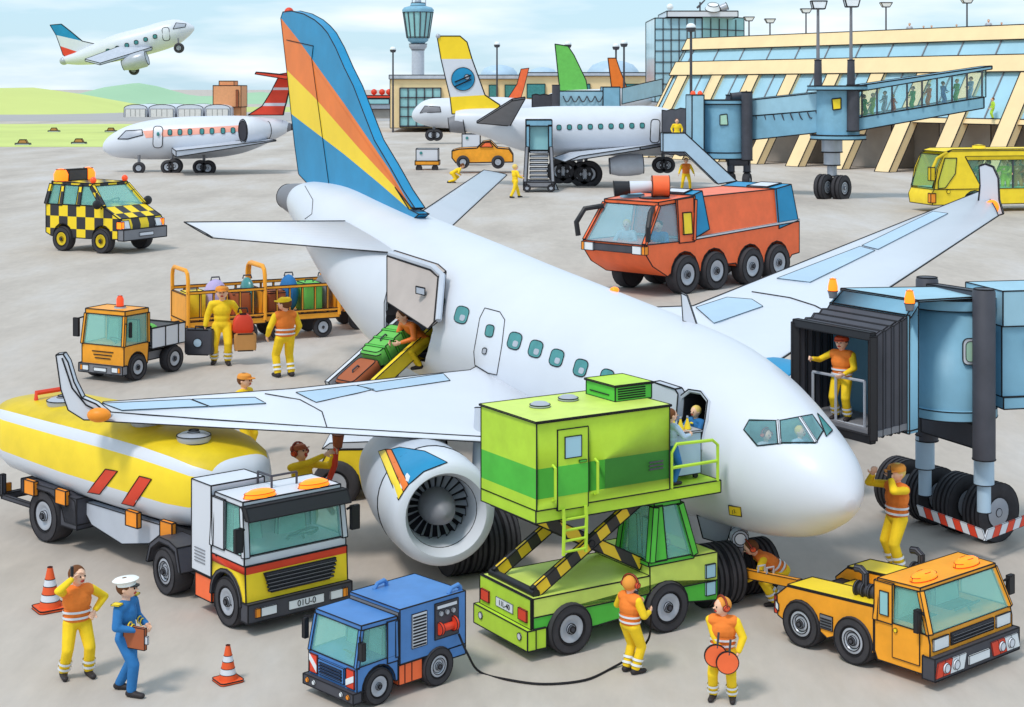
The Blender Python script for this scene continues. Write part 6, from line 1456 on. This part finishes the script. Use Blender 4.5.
for i,(px,py) in enumerate(((23,142),(54,129),(111,129),(79,141))):
    p=at(px,py+3); o=empty('runway_marker',p,0,['low white marker box on the grass, lower left one','white marker box on the grass, upper left one','white marker box nearest the regional jet nose','white marker box on the grass, lower right one'][i],'marker','marker boxes on the grass verge')
    MB().m(M['pale_grey']).box(-1.0,1.0,-.4,.4,0,.25).build('marker_foot',o,ink=.06); MB().m(M['tan']).prism([(-.7,-.3,.25),(.7,-.3,.25),(.4,-.3,.75),(-.4,-.3,.75)],(0,.6,0)).build('marker_box',o,ink=.06)
p=pd(375,108,420); o=empty('low_building',p,0,'low pale building with blue windows and red roof lamps left of the tower','building')
bxp(362,391,98,109,420,8,'pale_grey','wall',o,p,ink=.12); bxp(366,389,99,104,419.5,.5,'pane_teal','window',o,p,ink=.1); bxp(362,391,95.5,98,419.5,8,'red','roof_edge',o,p,ink=.1); bxp(362,391,109,88+F*HC/420,421,7,'grey_wall','lower_wall',o,p)
for px in(374,382,389): MB().m(M['red']).ell(pd(px,92,421),(.8,.8,.8)).build('roof_lamp',o,off=p)
# ---------------- baggage carts
def cart(pxA,pyA,ang,label,L=3.1,W=1.55,far=1):
    p=at(pxA,pyA); o=empty('baggage_cart',p,R(ang),label,'baggage cart','baggage carts in a row'); I=.018
    g=MB().m(M['cab_orange']).box(0,L,0,W,.52,.68); g.build('cart_bed',o,ink=I)
    for u_ in(.03,L-.03):
        g=MB().m(M['cab_orange']); g.box(u_-.03,u_+.03,.05,W-.05,.68,1.35); g.build('end_panel',o,ink=I)
        g=MB().m(M['cab_orange']); pts=[(u_,0,.6),(u_,0,1.75),(u_,.06,1.9),(u_,.2,1.98),(u_,W-.2,1.98),(u_,W-.06,1.9),(u_,W,1.75),(u_,W,.6)]; g.tube(pts,.055,8); g.build('hoop_frame',o)
    g=MB().m(M['cab_orange'])
    for v_ in(0,W):
        g.bar((0,v_,1.42),(L,v_,1.42),.07); g.bar((0,v_,.75),(L,v_,.75),.06)
        for k in range(1,6): g.bar((L*k/6,v_,.7),(L*k/6,v_,1.42),.045)
    g.build('side_rail',o,ink=I*.5)
    for u_ in(.5,L-.5):
        for v_,sd in((.12,-1),(W-.12,1)): wheel(o,(u_,v_,.28),.28,.16,sd,1,ink=.014)
    MB().m(M['cab_orange']).bar((-.7,W/2,.5),(0,W/2,.58),.08).build('drawbar',o,ink=I)
    o.scale=(1.1,1.1,1.2); m_=Matrix.Translation(p)@Matrix.Rotation(R(ang),4,'Z')@Matrix.Diagonal((1.1,1.1,1.2,1)); return o,m_
CARTS=[cart(187,349,28,'orange baggage cart hitched right behind the small truck',L=2.3),cart(264,342,26,'middle orange baggage cart behind the two baggage workers',L=2.3),cart(343,331,24,'rear orange baggage cart half hidden behind the airliner tail',L=2.3)]
def case(m_,u_,v_,z,sx,sy,sz,mt,label,rz=0,soft=False,group='luggage loaded on the baggage carts'):
    q=m_@Vector((u_*.74,v_,z)); a=m_.to_euler().z+R(rz); o=empty('suitcase' if not soft else 'travel_bag',q,a,label,'suitcase' if not soft else 'bag',group,scale=1.22)
    g=MB().m(M[mt])
    if soft: g.ell((0,0,sz/2),(sx*.36,sy/2,sz/2*1.05))
    else: g.loft([[Vector((x,y,z_)) for x,y in rrect(sx*.62*k,sy*.92*k,.06)] for z_,k in((0,.92),(.04,1),(sz-.04,1),(sz,.92))])
    g.build('shell',o,ink=.014 if not soft else None)
    MB().m(M['dark_grey']).tube([(-.12,0,sz-.02),(-.1,0,sz+.07),(.1,0,sz+.07),(.12,0,sz-.02)],.02,6).build('handle',o); return o
names=['first','middle','rear']
B_=[(0,[('yellow',.5,.7,.9,.6,.7,0,'yellow'),('lilac',1.4,.7,.9,.7,.95,1,'lilac'),('brown',2.3,.7,.8,.8,.62,0,'brown'),('teal',2.7,.75,.5,.8,.95,1,'dark')]),(1,[('brown',.6,.6,.8,.9,.6,0,'brown'),('uniform_blue',1.3,.7,.7,.7,.95,1,'blue'),('bag_green',2.1,.6,.8,.9,.75,0,'green'),('grey',2.7,.7,.5,.8,.9,1,'grey')]),(2,[('brown',.5,.6,.8,.9,.9,0,'brown'),('grey',1.1,.9,.6,.6,1.15,0,'tall grey'),('teal',1.6,.7,.8,.9,1.1,1,'teal'),('teal',2.4,.6,.7,.8,.85,0,'teal'),('lilac',2.75,.8,.5,.6,1.2,1,'lilac')])]
for ci,L_ in B_:
    for (mt,u_,v_,sx,sy,sz,soft,cn) in L_:
        case(CARTS[ci][1],u_,v_,.68,sx,sy*.95,sz,mt,'%s %s in the %s baggage cart behind the small truck%s'%(cn,'bag' if soft else 'suitcase',names[ci],', near its far end' if u_>2.3 and cn=='teal' else ''),soft=bool(soft))
# ---------------- belt loader
bl=at(395,425,0); BLD=empty('belt_loader',bl,0,'yellow sided belt loader reaching up to the open cargo door','belt loader')
a=pd(347,392,33.6); b=pd(424,322,35.2)
dv=(b-a); pr_=Vector((dv.y,-dv.x,0)).normalized()*.55
if pr_.y>0: pr_=-pr_
def off_(p): return p
g=MB().m(M['dark_grey']); g.hexa([a-pr_-Vector((0,0,.12)),a+pr_-Vector((0,0,.12)),b+pr_-Vector((0,0,.12)),b-pr_-Vector((0,0,.12))],[a-pr_,a+pr_,b+pr_,b-pr_]); g.build('conveyor_belt',BLD,off=bl,ink=.012)
for sg,mt in((1,'yellow'),(-1,'white')):
    q=pr_*1.05*sg; g=MB().m(M[mt]).bar(a+q+Vector((0,0,.02)),b+q+Vector((0,0,.02)),.12,.30); g.build('side_rail',BLD,off=bl,ink=.012)
g=MB().m(M['yellow']); p=bl; g.hexa([p+Vector((-1.6,-.3,.35)),p+Vector((1.2,-.3,.35)),p+Vector((1.2,.9,.35)),p+Vector((-1.6,.9,.35))],[p+Vector((-1.6,-.3,.9)),p+Vector((1.2,-.3,.9)),p+Vector((1.2,.9,.9)),p+Vector((-1.6,.9,.9))]); g.build('chassis',BLD,off=bl,ink=.012)
MB().m(M['grey']).bar(p+Vector((0,.3,.9)),a.lerp(b,.6)-Vector((0,0,.1)),.15).build('lift_strut',BLD,off=bl)
for x in(-1.1,.8): wheel_w(BLD,p+Vector((x,-.3,.32)),Vector((0,-1,0)),.32,.25,bl)
BM=Matrix.Translation(a)@Matrix(((dv.normalized().x,pr_.normalized().x,0,0),(dv.normalized().y,pr_.normalized().y,0,0),(dv.normalized().z,0,0,0),(0,0,0,1)))
dn_=dv.normalized(); pn_=pr_.normalized(); up_=pn_.cross(dn_); up_=up_ if up_.z>0 else -up_
RM=Matrix((dn_,pn_*-1,up_)).transposed()
def onbelt(t,mt,lab,sx,sy,sz,name,strap=None):
    q=a.lerp(b,t)+up_*.02; o=empty(name,q,0,lab,'suitcase' if name=='suitcase' else 'bag'); o.rotation_euler=RM.to_euler()
    g=MB().m(M[mt]); g.loft([[Vector((x,y,z_)) for x,y in rrect(sx*k,sy*k,.09)] for z_,k in((0,.92),(.05,1),(sz-.05,1),(sz,.9))]); g.build('shell',o,ink=.012)
    if strap:
        for x in(-.28,.0,.28): MB().m(M[strap]).box(x-.03,x+.03,-sy/2-.01,sy/2+.01,-.0,sz+.01).build('strap',o,ink=.006)
    MB().m(M['dark_grey']).tube([(-.1,0,sz),(-.08,0,sz+.05),(.08,0,sz+.05),(.1,0,sz)],.02,6).build('handle',o)
onbelt(.17,'brown','brown suitcase at the lower end of the loader belt',.85,.62,.24,'suitcase'); onbelt(.55,'bag_green','bright green strapped bag riding up the loader belt',1.05,.62,.36,'travel_bag','green')
# ---------------- yellow hydrant truck seen behind the tanker cab
yp=at(392,492,0); YT=empty('hydrant_truck',at(372,500,0),R(0),'yellow service truck with one dark wheel half hidden behind the tanker cab','service truck'); yb_=Vector(YT.location)
def bx2(x0,x1,y0,y1,D,dep,mt,nm,ink=.01): 
    a=pd(x0,y1,D);b=pd(x1,y0,D); return MB().m(M[mt]).box(a.x,b.x,D,D+dep,a.z,b.z).build(nm,YT,off=yb_,ink=ink)
DY=yb_.y
g=MB().m(M['yellow']); g.prism([pd(x,y,DY) for x,y in((318,500),(318,470),(326,455),(340,450),(415,449),(415,488),(362,490),(358,475),(345,464),(333,464),(322,475),(319,500))],(0,1.6,0)); g.build('vehicle_body',YT,off=yb_,ink=.012)
g=MB().m(M['white']); g.prism([pd(x,y,DY+.02) for x,y in((322,449),(330,443),(415,440),(415,448))],(0,1.5,0)); g.build('white_trim',YT,off=yb_,ink=.01)
wheel_w(YT,pd(337,483,DY+.1),Vector((-.15,-1,0)),24*DY/F,.35,yb_,grooves=1); wheel_w(YT,pd(400,480,DY+.1),Vector((-.15,-1,0)),24*DY/F,.35,yb_,grooves=1)
# ---------------- traffic cones
for px,py,h,lab in((50,609,42,'orange and white traffic cone behind the man on the phone'),(228,681,36,'orange and white traffic cone standing alone in the foreground'),):
    p=at(px,py); s_=h*p.y/F/.75; o=empty('traffic_cone',p,R(35),lab,'traffic cone','traffic cones in the foreground',scale=s_)
    MB().m(M['cone_red']).loft([[Vector((x,y,z)) for x,y in rrect(.52,.52,.08)] for z in(0,.05)]).build('cone_base',o,ink=.012)
    g=MB()
    for z0,z1,mt in((.05,.16,'cone_red'),(.16,.28,'white'),(.28,.42,'cone_red'),(.42,.54,'white'),(.54,.75,'cone_red')):
        f_=lambda z: lerp(.19,.045,(z-.05)/.70); g.m(M[mt]).frus((0,0,z0),(0,0,z1),f_(z0),f_(z1),22,caps=False)
    g.build('cone_body',o,ink=None); 
    for z in(.16,.28,.42,.54,.75): MB().m(INK).tube([(f_(z)*math.cos(2*math.pi*k/22),f_(z)*math.sin(2*math.pi*k/22),z) for k in range(22)],.007,4,True).build('band_edge',o)
# ---------------- foreground people
DN=dict(fine=True)
P1=person(77,676,117,-60,'man in orange vest talking on a phone with hand on hip',vest='vest_orange',hands=((.05,.21,.98),(.13,-.09,1.56)),hair='hair_brown',head_yaw=.35,elbow=((-.5,1,-.2),(.5,-.9,-.5)),palm=((1,0,0),(0,1,0)),feet=((.06,.13,0),(-.03,-.16,0)))
q=hand_world(P1,1); o=empty('mobile_phone',q+Vector((-.0,0,.03)),R(-60),'dark phone held to the ear of the man in the orange vest','phone'); MB().m(M['black']).box(-.02,.02,-.025,.01,.0,.13).build('phone_body',o)
P2=person(126,693,122,-15,'uniformed pilot in blue with white peaked cap carrying a folder','person' and 'uniform_blue',trousers='uniform_blue',hat='peaked',hands=((.20,.14,.98),(.22,-.13,1.0)),feet=((-.14,.09,0),(.12,-.09,0)),bands=False,hair='hair_brown',head_yaw=.1)
q=hand_world(P2,1); o=empty('folder',q+Vector((-.02,-.02,-.1)),R(-25),'brown folder under the arm of the uniformed pilot','folder'); MB().m(M['brown']).box(-.18,.16,-.02,.03,-.13,.15).build('folder_cover',o,ink=.006); MB().m(M['white']).box(-.16,.2,-.01,.02,-.05,.05).build('paper',o,ink=.004)
r2=P2[0]; 
for y in(.21,-.21): MB().m(M['yellow']).box(-.06,.05,y-.05,y+.05,1.375,1.395).build('epaulette',r2,ink=.003)
for i in(0,1):
    w=P2[2][i]
    for k in(0,1): MB().m(M['yellow']).tube([w+Vector((-.06-.035*k,.052*math.cos(t*.785),.03+.03*k+.052*math.sin(t*.785))) for t in range(8)],.008,5,True).build('sleeve_stripe',r2)
P3=person(630,673,103,35,'worker with red ear protectors and orange vest holding the power cable plug',vest='vest_orange',hands=((.24,.20,1.14),(.26,-.12,1.05)),ears=True,hair='cap_orange',head_yaw=.3,feet=((.0,.08,0),(.03,-.08,0)),hat=None,palm=((0,-1,.3),(0,1,.3)))
P4_=person(723,699,108,-105,'worker in orange vest with ear protectors holding red signal paddles',vest='vest_orange',hands=((.12,.22,.84),(.14,.02,.78)),ears=True,hair='cap_orange',head_yaw=-.9,feet=((.02,.13,0),(.02,-.13,0)),elbow=((-.3,1,-.2),(-.3,-1,-.2)))
q=hand_world(P4_,1)
for k,(dx,dz,lab) in enumerate(((-.09,-.02,'left red signal paddle in the hand of the foreground worker'),(.06,-.10,'right red signal paddle in the hand of the foreground worker'))):
    o=empty('signal_paddle',q+Vector((dx,-.10-.03*k,dz)),0,lab,'paddle','signal paddles'); MB().m(M['red_orange']).frus((0,-.012,0),(0,.012,0),.145,.145,24).build('paddle_disc',o,ink=.007); MB().m(M['dark_grey']).frus((0.02,0,.1),(.04,0,.3),.015,.015,8).build('paddle_grip',o)
P5=person(775,603,92,188,'worker crouching over the tow bar at the nose wheels',vest='vest_orange',hands=((.50,.12,.50),(.48,-.14,.52)),lean=.95,hip=.66,hx=-.12,ears=True,hair='hair_brown',feet=((.05,.14,0),(-.10,-.12,0)),head_pitch=.1)
P6=person(897,570,113,200,'marshaller in orange cap beside the nose, pointing and talking on a radio',vest='vest_orange',hat='cap',hands=((.16,.10,1.50),(.24,-.20,1.50)),head_yaw=.2,feet=((.02,.11,0),(-.02,-.11,0)),palm=((0,-1,0),(0,0,1)),elbow=((.3,.8,-.6),(-.2,-.7,-.8)),hair='hair_blond')
q=hand_world(P6,0); o=empty('radio',q+Vector((-.03,-.03,.04)),0,'small black radio held by the marshaller near his mouth','radio'); MB().m(M['black']).box(-.03,.03,-.02,.02,-.03,.10).build('radio_body',o); MB().m(M['black']).frus((.02,0,.1),(.02,0,.18),.006,.005,6).build('radio_aerial',o)
# bridge operator inside the hood
q=pd(842,415,26.75); s_=.0165*0+94*26.9/F/1.75
P7=person(0,0,0,-125,'bridge operator in yellow with orange vest standing inside the black hood',vest='vest_orange',hands=((.30,.16,.98),(.26,-.42,1.22)),hair='hair_brown',pos=(q.x,q.y,zb_+.14),scale=s_*.92,hat='cap',hatm='ear_red')
o=empty('hood_gate',(0,0,0),0,'grey safety gate across the mouth of the black hood','gate'); gl=(FL+FR)/2; 
g=MB().m(M['silver']); A_=FL.lerp(FR,.15)-na*.12; B__=FL.lerp(FR,.82)-na*.12
for p,q_ in((qf(A_,2.45),qf(A_,3.2)),(qf(B__,2.45),qf(B__,3.2)),(qf(A_,3.2),qf(B__,3.2)),(qf(A_,2.45),qf(B__,2.45)),(qf(A_.lerp(B__,.45),2.45),qf(A_.lerp(B__,.45),3.2))): g.tube([p,q_],.025,6)
o.location=qf(A_,2.45); g.build('gate_rail',o,off=qf(A_,2.45))
# catering people
q=grn(2.52,.12,zr); P8=person(0,0,0,32,'catering worker in pale jacket pushing the trolley at the lift railing',suit='panel_blue',trousers='uniform_blue',hands=((.36,.12,1.08),(.36,-.12,1.08)),pos=q,scale=.66,bands=False,head_yaw=-.2)
h,n=FC(696,411); q=h+(h-Vector((0,0,HC))).normalized()*.12; P9=person(0,0,0,222,'blond stewardess in blue uniform reaching out of the open aircraft door',suit='uniform_blue',trousers='uniform_blue',hair='hair_blond',hands=((.38,.1,1.12),(.38,-.14,1.10)),pos=(q.x,q.y,q.z-1.56*.62),scale=.62,bands=False,tie=True)
# cargo worker at the loader
q=pd(418,368,34.4); P10=person(0,0,0,215,'worker in orange jacket kneeling at the top of the belt loader',suit='fin_orange',trousers='suit_yellow',lean=.75,hip=.62,hx=-.1,hands=((.45,.16,.62),(.48,-.1,.60)),feet=((.05,.12,0),(-.22,-.12,0)),pos=q,scale=1.0,bands=False)
# baggage workers
P11=person(222,364,83,-80,'baggage worker in plain yellow overalls carrying a grey case, red bag and box',hat='cap',hands=((.02,.27,.86),(.06,-.30,.80)),feet=((.08,.10,0),(-.05,-.14,0)),hair='hair_brown')
for i,(mt,lab,nm,sx,sz,dx,dy) in enumerate((('dark_grey','dark grey hard case with pale round sticker in the hand of the baggage worker','suitcase',.72,.62,-.14,-.1),('red','red soft bag under the arm of the baggage worker','travel_bag',.5,.55,.16,.0),('tan','tan box carried under the red bag by the baggage worker','box',.55,.42,.24,-.1))):
    q=hand_world(P11,1 if i==0 else 0); q=q+Vector((dx,dy,[-.75,-.25,-.72][i])); s_=1.15
    o=empty(nm,q,R(-8 if i==0 else 12),lab,'suitcase' if i==0 else('bag' if i==1 else 'box'),scale=s_)
    g=MB().m(M[mt]); 
    if i==1: g.loft([[Vector((x,y,z_)) for x,y in rrect(sx*k,.3*k,.07)] for z_,k in((0,.9),(.06,1.05),(.3,1),(.42,.75),(.47,.5))])
    else: g.loft([[Vector((x,y,z_)) for x,y in rrect(sx*k,.26 if i==0 else .4,.06)] for z_,k in((0,.92),(.05,1),(sz-.05,1),(sz,.92))])
    g.build('shell',o,ink=.018)
    MB().m(M['black']).tube([(-.12,0,sz-.04),(-.1,0,sz+.07),(.1,0,sz+.07),(.12,0,sz-.04)],.022,6).build('handle',o)
    if i==0: MB().m(M['panel_blue']).frus((0,-.135,.3),(0,-.15,.3),.11,.11,18).build('sticker',o,ink=.01)
P12=person(285,377,85,120,'baggage worker in orange vest and yellow cap seen from behind',vest='vest_orange',hat='cap',hatm='suit_yellow',hands=((.16,.26,.86),(.10,-.22,.84)),head_yaw=.7,feet=((.03,.12,0),(.0,-.12,0)))
P13=person(244,457,89,-20,'worker in yellow with orange cap standing behind the wing',hat='cap',hair='hair_brown',hatm='cap_orange')
P14=person(302,541,103,-50,'fuelling worker in brown cap under the wing with mouth wide open lifting a red hose',suit='suit_yellow',hands=((.30,.36,1.52),(.34,.22,1.56)),head_pitch=-.35,head_yaw=.25,hat='cap',hatm='brown',hair='hair_brown',ears=True,mouth=.04,elbow=((0,.3,-1),(0,-.3,-1)))
q=hand_world(P14,0); o=empty('fuel_hose',q,0,'red fuel hose running from the wing down to the yellow truck','hose'); g=MB().m(M['red']); g.tube([Vector((.05,0,.22)),Vector((.02,0,.05)),Vector((.0,.0,-.2)),Vector((-.12,.1,-.5)),Vector((-.2,.3,-.9)),Vector((-.1,.6,-1.2))],.055,8); g.build('hose_line',o); MB().m(M['brown']).frus((.05,0,.12),(.06,0,.34),.08,.11,12).build('hose_coupling',o,ink=.006)
# far workers
P15=person(515,198,36,30,'distant worker in yellow walking towards the mobile stairs',vest=None,fine=False,feet=((.25,.09,0),(-.25,-.09,0)),hands=((.35,.2,1.1),(.25,-.2,1.0)),hair='hair_blond')
P16=person(452,183,30,10,'distant worker in yellow bending near the orange service car',fine=False,lean=1.0,hip=.6,hands=((.4,.1,.5),(.4,-.1,.5)),feet=((.05,.1,0),(-.2,-.1,0)))
P17=person(686,190,34,-90,'distant worker in orange vest standing below the pale blue stair',vest='vest_orange',fine=False,hands=((.2,.35,.8),(.2,-.35,.8)),feet=((0,.18,0),(0,-.18,0)))
q=pd(676,139,119.5); P18=person(0,0,0,-90,'distant person in yellow standing at the top of the pale blue stair',fine=False,pos=(q.x,118.9,pd(0,146,118.9).z),scale=1.2)
# bus people
for i,(u_,c_,hr) in enumerate(((.95,'bag_green','hair_brown'),(3.6,'teal','hair_brown'),(4.2,'bag_green','hair_brown'),(5.35,'lime','hair_blond'),(5.8,'pale_lime','hair_brown'),(6.3,'tan','hair_brown'),(6.8,'brown','hair_blond'),(7.3,'lime','hair_brown'))):
    q=bum@Vector((u_,.55,1.0 if i==0 else 1.15)); person(0,0,0,194 if i==0 else (-80 if i%2 else 170),['bus driver in green at the front of the yellow bus','bus passenger in teal just behind the front wheel','bus passenger in green left of the wing tip','bus passenger in lime right of the wing tip','bus passenger in pale green by the window bar','bus passenger in tan standing by the window','bus passenger in brown at the right picture edge','rearmost bus passenger in lime'][i],suit=c_,hair=hr,bands=False,fine=False,legs=True,pos=q,scale=1.3,group='people riding in the yellow bus',hands=((.3,.2,1.0),(.2,-.2,1.2)))
# power cable
q=hand_world(P3,0); q2=hand_world(P3,1)
gpm=Matrix.Translation(GP.location)@Matrix.Rotation(R(44),4,'Z'); s0=gpm@Vector((1.70,-.06,.62))
pts=[s0,s0+Vector((.12,-.05,-.25)),at(480,672,.02),at(510,680,.02),at(545,684,.02),at(585,680,.02),at(612,668,.02),at(633,655,.12),at(648,640,.4),q2+Vector((.02,-.02,-.12)),q2,q+Vector((.0,-.03,.06))]
pts=[Vector(p) for p in catmull([tuple(p) for p in pts],6)]
o=empty('power_cable',s0,0,'thin black power cable curving over the apron from the blue truck to the worker','cable'); MB().m(INK).tube(pts,.016,6).build('cable_line',o,off=s0)
o2=empty('cable_plug',q+Vector((.0,-.04,.1)),0,'black cable plug with prongs held up by the worker in ear protectors','plug'); g=MB().m(M['dark_grey']); g.frus((0,0,-.06),(0,0,.06),.05,.06,12); g.build('plug_body',o2,ink=.005); MB().m(M['silver']).frus((-.025,0,.06),(-.03,0,.12),.01,.01,6).build('plug_pin',o2); MB().m(M['silver']).frus((.025,0,.06),(.03,0,.12),.01,.01,6).build('plug_pin',o2)
# ---------------- finish: evaluate remeshed bodies
bpy.context.view_layer.update()
dg=bpy.context.evaluated_depsgraph_get()
new=[(o,bpy.data.meshes.new_from_object(o.evaluated_get(dg))) for o in LATE]
for o,me in new: o.modifiers.clear(); me.name=o.name; o.data=me
for o in TXT:
    me=bpy.data.meshes.new_from_object(o.evaluated_get(dg)); n_=bpy.data.objects.new(o.name,me); COL.objects.link(n_); n_.parent=o.parent; n_.location=o.location; n_.rotation_euler=o.rotation_euler
    nm_=o.name; bpy.data.objects.remove(o); n_.name=nm_
# ---------------- camera, light, world
cd=bpy.data.cameras.new('camera'); cam=bpy.data.objects.new('camera',cd); COL.objects.link(cam)
cam.location=(0,0,HC); cam.rotation_euler=(R(90),0,0); cd.sensor_width=36; cd.lens=F/1024*36; cd.shift_y=-(353.5-H0)/1024; cd.clip_end=8000; cd.clip_start=.5
sc.camera=cam
sd=bpy.data.lights.new('sun','SUN'); sun=bpy.data.objects.new('sun',sd); COL.objects.link(sun)
sd.energy=1.5; sd.angle=R(11); sd.color=(1,.95,.88)
S=Vector((-.45,-.55,1.15)).normalized(); sun.rotation_euler=S.to_track_quat('Z','Y').to_euler()
w=bpy.data.worlds.new('World'); sc.world=w; w.use_nodes=True; nt=w.node_tree
bg=nt.nodes['Background']; bg.inputs[1].default_value=.14
sky=nt.nodes.new('ShaderNodeTexSky'); sky.sky_type='NISHITA'; sky.sun_disc=False; sky.sun_elevation=math.asin(S.z); sky.sun_rotation=math.atan2(S.x,S.y); sky.altitude=0; sky.air_density=1.0; sky.dust_density=.6; sky.ozone_density=1.0
tc=nt.nodes.new('ShaderNodeTexCoord'); mp=nt.nodes.new('ShaderNodeMapping'); mp.inputs['Scale'].default_value=(2.2,2.2,13)
n=nt.nodes.new('ShaderNodeTexNoise'); n.inputs['Scale'].default_value=3.2; n.inputs['Detail'].default_value=5; n.inputs['Roughness'].default_value=.5
cr=nt.nodes.new('ShaderNodeMapRange'); cr.inputs[1].default_value=.42; cr.inputs[2].default_value=.68; cr.inputs[3].default_value=.0; cr.inputs[4].default_value=1
mx=nt.nodes.new('ShaderNodeMix'); mx.data_type='RGBA'; mx.inputs[7].default_value=(5.4,5.8,6.1,1)
m0=nt.nodes.new('ShaderNodeMix'); m0.data_type='RGBA'; m0.inputs[0].default_value=.8; m0.inputs[7].default_value=(2.7,4.1,5.1,1)
nt.links.new(tc.outputs['Generated'],mp.inputs[0]); nt.links.new(mp.outputs[0],n.inputs['Vector']); nt.links.new(n.outputs[0],cr.inputs[0]); nt.links.new(cr.outputs[0],mx.inputs[0])
nt.links.new(sky.outputs[0],m0.inputs[6]); nt.links.new(m0.outputs[2],mx.inputs[6]); nt.links.new(mx.outputs[2],bg.inputs[0])
vs=sc.view_settings; vs.view_transform='Standard'; vs.look='None'; vs.gamma=1; vs.exposure=0.42; vs.use_curve_mapping=False
sc.cycles.max_bounces=8; sc.cycles.transparent_max_bounces=12
